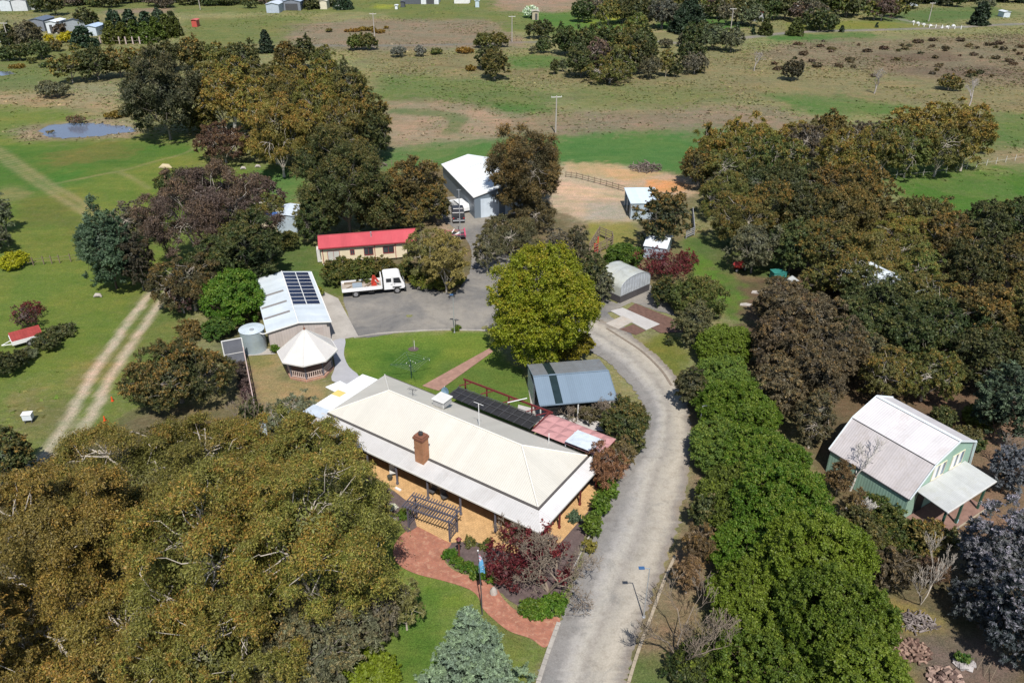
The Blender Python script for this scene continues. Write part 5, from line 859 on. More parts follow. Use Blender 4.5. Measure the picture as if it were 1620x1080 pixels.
b = MB(); b.cyl((0, .2), .55, .9, .95, 16); b.cyl((0, .2), .06, .22, .9, 8); tag(b.build("table", mat("red-brown timber", (.25, .09, .05), .6), None, (gc.x, gc.y, 0), 0), "red-brown round table inside the gazebo", "table")
# ---- shed with solar panels
q6 = lambda x_, y_: (340 + x_ / 3.857, 300 + y_ / 3.857)
sf = frame(q6(320, 868), q6(702, 802), 2.5); SH = empty("solar_shed", sf[0], sf[1], "long pale metal shed with a block of solar panels on its roof", "shed")
SW, SL = 6.75, 14.0; M_sw = corrm("shed wall sheet", (.52, .46, .43), 'x', .3, var=.08); M_sr = corrm("shed roof sheet", (.58, .64, .68), 'y', .19, var=.1, nscale=.4, stain=(.72, .76, .8), stain_amt=.5)
b = MB(); b.add([(0.08, 0.1, 0), (SW - .08, .1, 0), (SW - .08, .1, 2.45), (SW / 2, .1, 3.0), (.08, .1, 2.45), (.08, SL - .1, 0), (SW - .08, SL - .1, 0), (SW - .08, SL - .1, 2.45), (SW / 2, SL - .1, 3.0), (.08, SL - .1, 2.45)], [(0, 1, 2, 3, 4), (9, 8, 7, 6, 5), (1, 6, 7, 2), (5, 0, 4, 9)]); b.build("wall", M_sw, SH)
b = MB(); b.slab([(-.12, -.08, 2.5), (SW / 2, -.08, 3.07), (SW / 2, SL + .08, 3.07), (-.12, SL + .08, 2.5)], .06); b.slab([(SW / 2, -.08, 3.071), (SW + .12, -.08, 2.5), (SW + .12, SL + .08, 2.5), (SW / 2, SL + .08, 3.071)], .06); sr = b.build("roof", M_sr, SH)
b = MB(); b.bar((-.15, -.12, 2.46), (SW / 2, -.12, 3.03), .05, .14); b.bar((SW / 2, -.12, 3.03), (SW + .15, -.12, 2.46), .05, .14); b.bar((SW + .17, -.1, 2.44), (SW + .17, SL, 2.44), .1); b.tube([(SW / 2, -.1, 3.1), (SW / 2, SL + .1, 3.1)], .07, 6); b.build("trim", M_white, sr)
for y_ in (2.9, 5.6, 8.5): b = MB(); b.slab([(.0, y_, 2.54), (2.9, y_, 3.03), (2.9, y_ + .42, 3.03), (.0, y_ + .42, 2.54)], .03); b.build("skylight", mat("grey skylight", (.24, .225, .215), .5), sr)
M_sol = None
def solarmat():
    m, N, L, P = newmat("solar cell"); tc = N.new("ShaderNodeTexCoord"); br = N.new("ShaderNodeTexBrick"); L.new(tc.outputs["Object"], br.inputs["Vector"]); br.offset = 0
    br.inputs["Color1"].default_value = (.010, .016, .045, 1); br.inputs["Color2"].default_value = (.012, .020, .055, 1); br.inputs["Mortar"].default_value = (.05, .06, .09, 1); br.inputs["Scale"].default_value = 1; br.inputs["Brick Width"].default_value = .155; br.inputs["Row Height"].default_value = .155; br.inputs["Mortar Size"].default_value = .006
    L.new(br.outputs[0], P.inputs["Base Color"]); P.inputs["Roughness"].default_value = .22; P.inputs["Specular IOR Level"].default_value = .5; return m
M_sol = solarmat(); sl = (2.5 - 3.07) / (SW / 2 + .12)
for i in range(9):
    for j in range(2):
        x0 = 3.42 + j * 1.56; y0 = 4.35 + i * 1.03; zt = lambda xx: 3.07 + sl * (xx - SW / 2) + .09
        b = MB(); b.slab([(x0, y0, zt(x0)), (x0 + 1.52, y0, zt(x0 + 1.52)), (x0 + 1.52, y0 + .98, zt(x0 + 1.52)), (x0, y0 + .98, zt(x0))], .035); fo = b.build("solar_panel", M_white, SH)
        b = MB(); b.slab([(x0 + .03, y0 + .03, zt(x0 + .03) + .004), (x0 + 1.49, y0 + .03, zt(x0 + 1.49) + .004), (x0 + 1.49, y0 + .95, zt(x0 + 1.49) + .004), (x0 + .03, y0 + .95, zt(x0 + .03) + .004)], .006); b.build("cell_face", M_sol, fo)
b = MB(); b.box(5.1, 5.9, .055, .097, .02, 2.0); b.build("door", mat("shed door", (.50, .43, .40), .6), SH); b = MB(); b.tube([(-.1, -.1, 2.42), (-.5, -.1, 2.40), (-1.1, .6, 2.36)], .06, 8); b.build("downpipe", M_white, SH); b = MB(); b.box(6.4, 6.7, -.03, .08, 2.0, 2.25); b.build("floodlight", M_dgrey, SH)
def sp(x_, y_): return (sf[0].x + x_ * math.cos(sf[1]) - y_ * math.sin(sf[1]), sf[0].y + x_ * math.sin(sf[1]) + y_ * math.cos(sf[1]), 0)
tkp = sp(-1.55, 1.3); TK = empty("water_tank", tkp, 0, "round galvanised water tank between the solar shed and the white-framed screen", "water tank")
M_tank = mat("tank sheet", (.42, .50, .54), .35, .3, var=.1, corr='z', cpitch=.15); b = MB(); n = 32; b.cyl((0, 0), 1.32, 0, 2.55, n); b.build("tank_wall", M_tank, TK)
b = MB(); b.tube([(0, 0, 2.551), (0, 0, 2.78)], [1.38, .1], n); b.build("tank_lid", corrm("tank lid sheet", (.55, .62, .66), 'x', .2), TK); b = MB(); b.cyl((.2, -.5), .25, 2.6, 2.78, 14); b.build("hatch", M_steel, TK)
b = MB(); b.box(-.25, .25, -.2, .2, 0, .5); b.tube([(0, 0, .5), (0, .0, .7), (.6, .3, .7)], .04, 6); q = W(388, 554); tag(b.build("pump_box", M_off, None, (q.x, q.y, 0)), "small white pump box at the foot of the water tank", "pump")
# ---- white-framed shade screen and garden fence
a_ = W(358, 577); c_ = W(389, 571); ang = math.atan2(c_.y - a_.y, c_.x - a_.x)
SCR = empty("garden_screen", (a_.x, a_.y, 0), ang, "white-framed grey mesh screen left of the water tank", "screen"); L_ = (c_ - a_).length; hh = 2.9
b = MB(); [b.box(x_ - .05, x_ + .05, -.05, .05, 0, hh) for x_ in (0, L_)]; b.bar((0, 0, hh), (L_, 0, hh), .08); b.bar((0, 0, hh * .42), (L_, 0, hh * .42), .06); b.build("frame", M_white, SCR); b = MB(); b.box(.06, L_ - .06, -.01, .01, .08, hh - .06); b.build("mesh", mat("grey shade mesh", (.16, .17, .2), .8, var=.2), SCR)
FN = empty("garden_fence", (c_.x, c_.y, 0), 0, "long thin fence of pinkish rails and wire beside the dry garden strip", "fence"); e_ = W(407, 664); dv = e_ - c_
b = MB(); b.bar((0, 0, 1.75), (dv.x, dv.y, 1.7), .09); b.build("top_rail", mat("pinkish rail", (.55, .42, .38), .7), FN); b = MB(); b.bar((0, 0, .9), (dv.x, dv.y, .9), .03); b.bar((0, 0, .4), (dv.x, dv.y, .4), .03); b.build("wire", M_steel, FN)
for k in range(9): p = dv * (k / 8); b = MB(); b.box(p.x - .025, p.x + .025, p.y - .025, p.y + .025, 0, 1.75); b.build("post", M_wood, FN)
b = MB(); a_ = W(380, 692); c_ = W(424, 690); b.bar((0, 0, .8), (c_.x - a_.x, c_.y - a_.y, .8), .05, 1.5); tag(b.build("sheet_fence", corrm("pale blue sheet", (.48, .56, .62), 'x', .2), None, (a_.x, a_.y, 0)), "short pale blue metal fence panel at the lower end of the garden", "fence")
b = MB(); [b.bar((-1.2, k * .35 - 1.9, .75), (1.2, k * .35 - 1.9, .75), .04) for k in range(12)]
# ---- red-roofed building
rf = frame(q6(630, 358), q6(1225, 312), 2.6); RH = empty("cabin", rf[0], rf[1], "cream cabin with a long red metal roof behind the parked truck", "cabin")
M_red = corrm("red roof sheet", (.50, .085, .10), 'x', .19, var=.1, nscale=.4, rough=.4, stain=(.6, .13, .14), stain_amt=.4); M_crm = corrm("cream cladding", (.76, .66, .47), 'x', .15, var=.05); D = 4.4
b = MB(); b.add([(.25, .2, .25), (11.75, .2, .25), (11.75, .2, 2.5), (.25, .2, 2.5), (.25, D - .2, .25), (11.75, D - .2, .25), (11.75, D - .2, 2.5), (.25, D - .2, 2.5), (.25, D / 2, 3.38), (11.75, D / 2, 3.38)], [(0, 1, 2, 3), (7, 6, 5, 4), (1, 5, 6, 9, 2), (4, 0, 3, 8, 7)]); b.build("wall", M_crm, RH)
b = MB(); b.slab([(0, -.05, 2.6), (13.25, -.05, 2.6), (13.25, D / 2, 3.5), (0, D / 2, 3.5)], .06); b.slab([(0, D / 2, 3.501), (13.25, D / 2, 3.501), (13.25, D + .05, 2.6), (0, D + .05, 2.6)], .06); rr = b.build("roof", M_red, RH)
b = MB(); b.bar((0, -.12, 2.52), (13.25, -.12, 2.52), .11); b.tube([(0, D / 2, 3.52), (13.25, D / 2, 3.52)], .06, 6); b.build("gutter", mat("dark red trim", (.30, .04, .05), .5), rr); b = MB(); b.cyl((7.1, 1.3), .07, 3.0, 3.75, 8); b.cyl((7.1, 1.3), .13, 3.75, 3.85, 8); b.build("vent_pipe", M_steel, rr)
for x_, w_, z0, z1, g_ in ((1.15, 1.5, .45, 1.95, M_cur), (4.15, .5, 1.3, 1.9, M_glass), (6.0, 1.15, 1.05, 2.0, M_glass), (8.55, 1.4, 1.1, 2.0, M_glass)): window(RH, x_, z0, z1, w_, .2, mat("dark red trim", (.30, .04, .05)), g_)
for x_ in (.5, 7.4, 10.2): b = MB(); b.box(x_ - .04, x_ + .04, .1, .185, .25, 2.5); b.build("downpipe", MATS["dark red trim"], RH)
b = MB(); [b.box(x_ - .12, x_ + .12, y_ - .12, y_ + .12, 0, .25) for x_ in (.5, 4, 8, 11.5) for y_ in (.4, D - .4)]; b.box(-.35, .23, 1.2, 2.4, .1, 1.9); b.build("footing", M_off, RH); b = MB(); b.box(-.4, -.352, 1.35, 1.9, .5, 1.5); b.build("heater_grille", M_dgrey, RH)
# ---- blue-grey shed with blue tarpaulin, behind
def gable(name, label, cat, loc, yaw_, w_, l_, h, rh, wm, rm, ridge='y', over=.15, tr=None):
    g = empty(name, loc, yaw_, label, cat)
    if ridge == 'y': P_ = [(0, 0, h), (w_ / 2, 0, rh), (w_, 0, h)]
    b = MB(); b.add([(0, 0, 0), (w_, 0, 0), (w_, 0, h - .04), (w_ / 2, 0, rh - .06), (0, 0, h - .04), (0, l_, 0), (w_, l_, 0), (w_, l_, h - .04), (w_ / 2, l_, rh - .06), (0, l_, h - .04)], [(0, 1, 2, 3, 4), (9, 8, 7, 6, 5), (1, 6, 7, 2), (5, 0, 4, 9)]); b.build("wall", wm, g)
    b = MB(); b.slab([(-over, -over, h), (w_ / 2, -over, rh), (w_ / 2, l_ + over, rh), (-over, l_ + over, h)], .05); b.slab([(w_ / 2, -over, rh + .001), (w_ + over, -over, h), (w_ + over, l_ + over, h), (w_ / 2, l_ + over, rh + .001)], .05); r_o = b.build("roof", rm, g)
    if tr: b = MB(); b.bar((-over - .03, -over, h - .05), (-over - .03, l_ + over, h - .05), .08, .12); b.bar((w_ + over + .03, -over, h - .05), (w_ + over + .03, l_ + over, h - .05), .08, .12); b.bar((-over, -over - .03, h - .05), (w_ / 2, -over - .03, rh - .05), .05, .14); b.bar((w_ / 2, -over - .03, rh - .05), (w_ + over, -over - .03, h - .05), .05, .14); b.build("trim", tr, r_o)
    return g
M_bg = corrm("blue-grey sheet", (.42, .50, .57), 'x', .2, var=.12); M_bgl = corrm("light zinc sheet", (.60, .68, .76), 'x', .2, var=.1)
q7 = lambda x_, y_: (370 + x_ / 10.8, 300 + y_ / 10.8)
p = W(*q7(740, 745)); BS = gable("blue_grey_shed", "tall blue-grey metal shed between the dark gums, beige side wall", "shed", (p.x, p.y, 0), R_(4), 3.0, 4.6, 2.6, 2.9, M_bg, M_bgl)
b = MB(); b.box(-.02, -.006, .1, 4.5, .05, 2.5); b.build("side_cladding", M_crm, BS)
p = W(*q7(500, 760)); b = MB(); b.slab([(0, 0, 2.45), (2.2, 0, 2.5), (2.3, 1.5, 2.8), (.0, 1.6, 2.7)], .04); lo = b.build("lean_to", mat("blue tarpaulin", (.045, .13, .38), .5, var=.35, nscale=2), None, (p.x, p.y, 0), R_(4)); tag(lo, "blue tarpaulin roof on a beige lean-to beside the blue-grey shed", "lean-to"); b = MB(); b.box(.05, 2.15, .05, 1.5, 0, 2.44); b.build("wall", M_crm, lo)
b = MB(); p = W(425, 336); b.box(-1.6, 1.6, -.5, .6, 0, 1.2); b.box(-1.2, .4, -.4, .5, 1.202, 1.7); tag(b.build("caravan", mat("cream shell", (.6, .56, .48), .5), None, (p.x, p.y, 0), .4, bevel=.15), "cream object half hidden behind the blue-grey shed", "caravan"); b = MB(); p = W(494, 362); b.box(-.9, .9, -.5, .5, 0, 1.0); b.box(-.95, .95, -.55, .55, 1.002, 1.08); tag(b.build("bin", mat("teal plastic", (.04, .22, .19), .5), None, (p.x, p.y, 0), .1, bevel=.05), "teal bin in the shade left of the large dark gum", "bin")
# ---- big white shed
p = W(*(660 + 348 / 3.857, 220 + 352 / 3.857), 3.5); BG = gable("machinery_shed", "large metal shed with bright white roof and blue-grey walls beyond the yard", "shed", (p.x, p.y, 0), R_(20.5), 9.2, 17.2, 3.5, 4.7, mat("shed blue-grey", (.17, .21, .25), .5, corr='y', cpitch=.3, var=.06), corrm("white roof sheet", (.80, .83, .83), 'y', .2, var=.05), tr=M_white)
b = MB(); [b.bar((-.1, y_, 3.53), (4.6, y_, 4.73), .07, .05) for y_ in (5.8, 11.6)]; b.build("sheet_lap", M_steel, BG)
b = MB(); b.box(1.0, 4.0, -.05, -.006, 0, 3.0); b.box(5.0, 8.2, -.05, -.006, 0, 3.0); b.build("roller_door", M_bgl, BG)
# ---- small mono-pitch shed on the dirt yard
p = W(*(660 + 1300 / 3.857, 220 + 490 / 3.857)); SM = empty("skillion_shed", (p.x, p.y, 0), R_(2), "small pale blue metal shed with open dark left side on the dirt yard", "shed")
b = MB(); w_, l_, h = 4.6, 6.2, 2.62; b.box(0, w_, 0, .06, 0, h - .02); b.box(0, w_, l_ - .06, l_, 0, h + .2); b.box(w_ - .06, w_, .061, l_ - .061, 0, h); b.box(0, .06, .061, 1.2, 0, h - .01); b.build("wall", M_bg, SM); b = MB(); b.slab([(-.15, -.15, h), (w_ + .15, -.15, h), (w_ + .15, l_ + .15, h + .25), (-.15, l_ + .15, h + .25)], .06); b.build("roof", corrm("pale zinc roof", (.62, .72, .80), 'x', .2, var=.08), SM); b = MB(); [b.box(-.02, .1, y_, y_ + .1, 0, h) for y_ in (3.6, 6.0)]; b.build("post", M_white, SM); b = MB(); b.box(.3, 1.0, -.05, -.004, 0, 2.0); b.build("door", mat("grey door", (.30, .36, .40), .6), SM)
# ---- greenhouse
q3 = lambda x_, y_: (860 + x_ / 3.857, 380 + y_ / 3.857)
gf_ = frame(q3(465, 385), q3(645, 305), 0); GH = empty("greenhouse", gf_[0], gf_[1], "arched translucent greenhouse on a dark base wall beside the gravel path", "greenhouse")
M_film = mat("aged film", (.50, .52, .48), .35, var=.25, nscale=.8, stain=(.42, .40, .28), stain_amt=.7, alpha=.9); gw, gl = 5.5, 4.4
b = MB(); b.box(0, gw, 0, .1, 0, .92); b.box(0, gw, gl - .1, gl, 0, .92); b.box(0, .1, .101, gl - .101, 0, .92); b.box(gw - .1, gw, .101, gl - .101, 0, .92); b.build("base_wall", corrm("dark base sheet", (.075, .07, .075), 'x', .2), GH)
arc = [(gw / 2 - gw / 2 * math.cos(math.pi * k / 14), 1.95 + 1.15 * math.sin(math.pi * k / 14)) for k in range(15)]
b = MB(); vs = [(x_, y_, z_) for y_ in (0, gl) for x_, z_ in [(0, .93)] + arc + [(gw, .93)]]; n = 17; b.add(vs, [(i, i + 1, i + 1 + n, i + n) for i in range(n - 1)], True); b.build("film_roof", M_film, GH)
M_end = mat("clear end film", (.62, .66, .70), .25, var=.35, nscale=1.5, alpha=.75); b = MB(); b.add([(x_, .03, z_) for x_, z_ in [(0, .93)] + arc + [(gw, .93)]], [tuple(range(17))]); b.add([(x_, gl - .03, z_) for x_, z_ in [(0, .93)] + arc + [(gw, .93)]], [tuple(range(16, -1, -1))]); b.build("end_film", M_end, GH)
b = MB()
for y_ in (0, gl / 2, gl): b.tube([(0, y_, .9)] + [(x_, y_, z_ + .02) for x_, z_ in arc] + [(gw, y_, .9)], .03, 5)
[b.bar((x_, 0, .93), (x_, 0, 1.95 + 1.15 * math.sin(math.acos(max(-1, min(1, 1 - 2 * x_ / gw))))), .035) for x_ in np.arange(.5, gw, .5)]; b.build("hoop", M_steel, GH)
# ---- blue carport
q4 = lambda x_, y_: (640 + x_ / 3.857, 540 + y_ / 3.857)
cf = frame(q4(825, 388), q4(1275, 350), 2.45); CA = empty("carport", cf[0], cf[1], "blue-grey metal carport with a dark skylight strip beside the drive", "carport"); cw, cl = 7.45, 7.1
M_cb = corrm("blue-grey roof", (.19, .25, .315), 'x', .2, var=.05, nscale=.5, rough=.4); M_cbk = corrm("weathered back roof", (.22, .235, .25), 'x', .2, var=.2, nscale=1, stain=(.19, .16, .14), stain_amt=.5)
b = MB(); b.slab([(0, 0, 2.45), (cw, 0, 2.45), (cw, cl / 2, 3.4), (0, cl / 2, 3.4)], .05); cr_ = b.build("roof", M_cb, CA); b = MB(); b.slab([(0, cl / 2 + .001, 3.4), (cw, cl / 2 + .001, 3.4), (cw, cl, 2.6), (0, cl, 2.6)], .05); b.build("back_slope", M_cbk, cr_)
M_sky = corrm("smoked skylight", (.02, .035, .04), 'x', .1, var=.3, rough=.25); b = MB(); b.slab([(1.5, -.01, 2.456), (2.25, -.01, 2.456), (2.25, cl / 2, 3.412), (1.5, cl / 2, 3.412)], .01); b.slab([(1.5, cl / 2 + .002, 3.412), (2.25, cl / 2 + .002, 3.412), (2.25, cl, 2.612), (1.5, cl, 2.612)], .01); b.build("skylight", M_sky, cr_)
b = MB(); b.bar((0, -.06, 2.4), (cw, -.06, 2.4), .1); b.bar((-.03, 0, 2.42), (-.03, cl / 2, 3.37), .04, .14); b.bar((-.03, cl / 2, 3.37), (-.03, cl, 2.57), .04, .14); b.bar((cw + .03, 0, 2.42), (cw + .03, cl / 2, 3.37), .04, .14); b.bar((0, cl / 2, 3.43), (cw, cl / 2, 3.43), .2, .03); b.build("trim", M_cb, cr_)
for x_, y_ in ((.1, .1), (cw - .1, .1), (.1, cl / 2), (.1, cl - .1), (cw - .1, cl - .1), (cw / 2, .1), (cw - .1, cl / 2)): b = MB(); b.box(x_ - .06, x_ + .06, y_ - .06, y_ + .06, 0, 2.42 if y_ < 3 or y_ > 6 else 3.3); b.build("post", M_off, CA)
b = MB(); b.box(.15, cw - .15, cl - .12, cl - .05, 0, 2.4); b.box(.04, .09, cl / 2 + .1, cl - .2, 0, 2.3); b.build("wall", M_off, CA)
b = MB(); b.box(1.0, 5.2, 1.6, 3.3, .5, 1.0); b.box(1.9, 4.4, 1.75, 3.15, 1.001, 1.5); b.tube([(1.8, 1.55, .33), (1.8, 1.8, .33)], .33, 14); b.tube([(4.3, 1.55, .33), (4.3, 1.8, .33)], .33, 14); cp_ = b.build("parked_car", mat("dark car paint", (.05, .055, .06), .3), None, (cf[0].x, cf[0].y, 0), cf[1], bevel=.12); tag(cp_, "dark car in the shade under the blue carport", "car")
# ---- green gambrel barn
q5 = lambda x_, y_: (1200 + x_ / 3.857, 560 + y_ / 3.857)
bf = frame(q5(960, 960), q5(1280, 760), 0); BN = empty("barn", bf[0], bf[1], "pale green gambrel-roofed barn with white upstairs windows and a porch", "barn")
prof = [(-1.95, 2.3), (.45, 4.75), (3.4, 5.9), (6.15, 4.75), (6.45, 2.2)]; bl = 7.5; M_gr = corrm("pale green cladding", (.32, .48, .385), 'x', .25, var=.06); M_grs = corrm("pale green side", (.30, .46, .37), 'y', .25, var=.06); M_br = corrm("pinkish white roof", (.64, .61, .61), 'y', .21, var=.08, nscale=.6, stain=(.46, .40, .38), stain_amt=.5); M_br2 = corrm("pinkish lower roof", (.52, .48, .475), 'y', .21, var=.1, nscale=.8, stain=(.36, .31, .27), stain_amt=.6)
b = MB(); gp = [(-1.9, 0), (6.4, 0), (6.4, 2.2), (6.1, 4.7), (3.4, 5.82), (.45, 4.68), (-1.9, 2.28)]; b.add([(x_, .02, z_) for x_, z_ in gp] + [(x_, bl - .02, z_) for x_, z_ in gp], [tuple(range(7)), tuple(range(13, 6, -1))]); b.build("gable_wall", M_gr, BN)
b = MB(); b.box(-1.9, -1.84, .05, bl - .05, 0, 2.28); b.box(6.34, 6.4, .05, bl - .05, 0, 2.2); b.build("side_wall", M_grs, BN)
def rslope(a, c_, m, nm, par): b = MB(); b.add([(a[0], -.12, a[1]), (a[0], bl + .1, a[1]), (c_[0], bl + .1, c_[1]), (c_[0], -.12, c_[1]), (a[0], -.12, a[1] - .07), (a[0], bl + .1, a[1] - .07), (c_[0], bl + .1, c_[1] - .07), (c_[0], -.12, c_[1] - .07)], [(3, 2, 1, 0), (4, 5, 6, 7), (0, 1, 5, 4), (2, 3, 7, 6), (0, 4, 7, 3), (1, 2, 6, 5)]); return b.build(nm, m, par)
up = rslope(prof[1], prof[2], M_br, "roof", BN); rslope(prof[2], prof[3], M_br, "far_slope", up); rslope((prof[0][0], prof[0][1]), (prof[1][0], prof[1][1] - .03), M_br2, "lower_slope", up); rslope(prof[3], prof[4], M_br2, "far_lower_slope", up)
M_tw = mat("bluish white trim", (.70, .76, .78), .5, var=.04); b = MB()
for i in range(4): b.bar((prof[i][0], -.15, prof[i][1] + .02), (prof[i + 1][0], -.15, prof[i + 1][1] + .02), .06, .16); b.bar((prof[i][0], bl + .13, prof[i][1] + .02), (prof[i + 1][0], bl + .13, prof[i + 1][1] + .02), .06, .16)
b.bar((3.4, -.12, 5.94), (3.4, bl + .1, 5.94), .3, .04); b.build("barge_trim", M_tw, up); b = MB(); b.bar((.42, -.1, 4.72), (.42, bl + .1, 4.72), .05, .07); b.bar((-1.98, -.1, 2.26), (-1.98, bl, 2.26), .08); b.build("knee_gutter", M_dgrey, up)
M_wf = mat("cream window frame", (.72, .66, .48), .5)
for x_ in (.75, 3.35): window(BN, x_, 2.95, 4.25, 1.65, .02, M_wf, glassmat("curtained glass", (.10, .13, .17), .15)); b = MB(); b.box(x_ + .05, x_ + .5, -.015, -.001, 2.97, 4.2); b.box(x_ + .75 + .1, x_ + 1.25, -.015, -.001, 2.97, 4.2); b.build("curtain", M_white, BN)
b = MB(); b.slab([(-1.2, -2.75, 2.6), (5.7, -2.75, 2.6), (5.7, -.01, 2.85), (-1.2, -.01, 2.85)], .06); por = b.build("porch_roof", corrm("porch roof sheet", (.50, .51, .50), 'x', .19, var=.14, nscale=.9, stain=(.42, .42, .36), stain_amt=.6), BN); b = MB(); b.bar((-1.2, -2.78, 2.53), (5.7, -2.78, 2.53), .08, .12); b.build("porch_gutter", M_off, por)
M_dg = mat("dark green post", (.03, .10, .07), .5)
for x_ in (-1.0, 1.4, 4.55): b = MB(); b.box(x_ - .08, x_ + .08, -2.66, -2.5, 0, 2.55); b.build("porch_post", M_dg, BN)
b = MB(); b.slab([(-1.9, -2.95, .06), (5.3, -2.95, .06), (5.3, 0, .06), (-1.9, 0, .06)], .1); pv = b.build("porch_floor", brickmat("porch brick", (.27, .15, .12), (.23, .13, .1), (.25, .17, .14)), BN); b = MB(); b.box(-1.9, 5.35, -3.06, -2.953, -.05, .09); b.build("edging", mat("sandstone edging", (.36, .3, .22)), pv); b = MB(); b.box(-.6, .6, -.03, .016, .06, 2.1); b.build("door", mat("dark doorway", (.03, .035, .035), .5), BN)
b = MB(); b.cyl((0, 0), .2, 0, .32, 16, .24); p = W(1509, 801); bk_ = b.build("bucket", mat("blue plastic", (.06, .22, .40), .4), None, (p.x, p.y, .06)); tag(bk_, "blue bucket on the barn porch floor", "bucket"); b = MB(); b.tube([(-.22, 0, .3), (-.12, 0, .48), (.12, 0, .48), (.22, 0, .3)], .012, 5); b.build("handle", M_dgrey, bk_)
b = MB(); b.cyl((0, 0), .16, 0, .26, 14); p = W(1512, 826); tag(b.build("bucket", mat("pale blue plastic", (.3, .45, .5), .4), None, (p.x, p.y, .07)), "pale pot beside the middle porch post", "pot")
for k, (a, c_) in enumerate([(1509, 838), (1513, 846), (1517, 853), (1521, 860), (1525, 867), (1528, 873)]): b = MB(); b.box(-.4, .4, -.12, .12, 0, .06); p = W(a, c_); tag(b.build("stepping_slab", mat("sandstone edging", (.36, .3, .22)), None, (p.x, p.y, -.01), .5, bevel=.02), "sandstone step below the barn porch, %s from the porch" % ORD[k], "step", "stepping slabs below the barn porch")
# ---- roofs in the upper right wood
M_pale = corrm("pale blue wall", (.40, .47, .55), 'x', .25)
p = W(1408, 520); b_o = gable("hidden_house", "house with white-blue roof mostly hidden by the upper right wood", "house", (p.x, p.y, 0), R_(20), 6, 9, 3.2, 4.6, mat("navy wall", (.035, .045, .085), .6), corrm("white-blue roof", (.66, .72, .78), 'y', .2)); b = MB(); b.box(1.5, 2.6, -.05, -.004, .8, 2.2); b.build("window", M_glass, b_o)
p = W(1318, 462); gable("hidden_shed", "small shed with pale roof peeping out of the dark wood", "shed", (p.x, p.y, 0), R_(10), 3.2, 3.6, 2.4, 2.9, M_pale, corrm("pale shed roof", (.62, .68, .74), 'x', .2))
p = W(1052, 412); b_ = gable("tunnel_house", "white roofed low shed behind the dark red plum", "shed", (p.x, p.y, 0), R_(70), 4.6, 3.0, 1.8, 2.4, M_pale, corrm("white sheet", (.72, .76, .8), 'x', .2))
# ---- far buildings
def farshed(px, py, wpx, dep_, h, wc, rc, label, yaw_=0, cat="shed", name="far_shed", dark=None):
    p = W(px, py); w_ = wpx * proj_depth((p.x, p.y, 0)) / CF; g = gable(name, label, cat, (p.x - w_ / 2, p.y, 0), R_(yaw_), w_, dep_, h, h + w_ * .12, mat("far wall %s" % (wc,), wc, .6), mat("far roof %s" % (rc,), rc, .5), over=.3)
    if dark: b = MB(); b.box(w_ * dark[0], w_ * dark[1], -.06, -.01, .1, h * .75); b.build("opening", M_dgrey, g)
    return g
farshed(10, 18, 18, 8, 4, (.62, .66, .7), (.7, .74, .78), "white far shed at the top left corner"); farshed(32, 18, 22, 8, 4, (.6, .62, .64), (.72, .74, .76), "wide white far shed second from the top left corner", 8); farshed(50, 16, 12, 6, 3, (.4, .42, .42), (.5, .52, .52), "grey far shed beside the dark trees at top left")
farshed(84, 53, 16, 7, 3.6, (.62, .66, .7), (.7, .74, .78), "white farmhouse wing behind the yellow wattles", cat="house", dark=(.3, .6)); farshed(60, 50, 24, 8, 3.6, (.2, .22, .26), (.12, .15, .2), "dark-roofed farmhouse among the far left trees", cat="house", name="far_house"); farshed(120, 50, 34, 7, 3.2, (.3, .33, .36), (.10, .12, .15), "dark-roofed shed left of the windbreak"); farshed(144, 57, 20, 7, 2.8, (.55, .62, .68), (.45, .56, .72), "light blue shed beside the windbreak", dark=(.1, .4)); farshed(2, 68, 12, 6, 3, (.6, .62, .64), (.7, .72, .74), "white shed cut by the left edge"); farshed(137, 48, 8, 4, 3.6, (.7, .72, .72), (.72, .74, .76), "small white hut above the light blue shed")
farshed(32 + 400, 21, 20, 9, 3.2, (.42, .48, .55), (.56, .62, .68), "blue-grey far shed right of the top trees"); farshed(462, 17, 28, 9, 3.4, (.2, .22, .26), (.4, .48, .58), "blue-roofed far house with dark veranda", cat="house", name="far_house", dark=(.15, .85)); farshed(512, 15, 11, 6, 3.2, (.66, .6, .46), (.68, .64, .52), "cream far shed beside the black conifer"); farshed(535, 16, 4, 2, 1.5, (.8, .8, .78), (.8, .8, .78), "tiny white box right of the cream far shed", name="far_box")
farshed(652, 7, 26, 10, 3.6, (.1, .11, .13), (.10, .14, .20), "dark blue shed at the top edge"); farshed(680, 7, 28, 10, 3.6, (.68, .7, .72), (.72, .76, .8), "white open-fronted shed at the top edge", dark=(.3, .75)); farshed(731, 6, 25, 9, 3.4, (.72, .72, .7), (.75, .76, .76), "white shed at the top edge left of the ploughed field"); farshed(755, 12, 6, 3, 2.6, (.5, .6, .66), (.55, .65, .7), "pale water tank shed on the far slope", name="far_tank_shed"); farshed(637, 12, 6, 3, 2.2, (.08, .09, .1), (.1, .1, .12), "black box on the far slope", name="far_box"); farshed(627, 15, 4, 2, 1.5, (.75, .77, .8), (.75, .77, .8), "white box on the far slope", name="far_box")
farshed(308, 43, 8, 3, 2.3, (.5, .09, .07), (.55, .13, .1), "small red hut on the green slope"); farshed(847, 32, 10, 4, 3, (.42, .36, .26), (.45, .4, .32), "stone hut below the white blossom", name="stone_hut", dark=(.45, .8)); farshed(1199, 34, 16, 9, 3.0, (.45, .45, .47), (.55, .06, .045), "red-roofed cottage beside the pines", cat="house", name="cottage", dark=(.3, .6)); farshed(1160, 24, 18, 6, 2.4, (.6, .6, .62), (.62, .64, .7), "pale shed between pines and cottage")
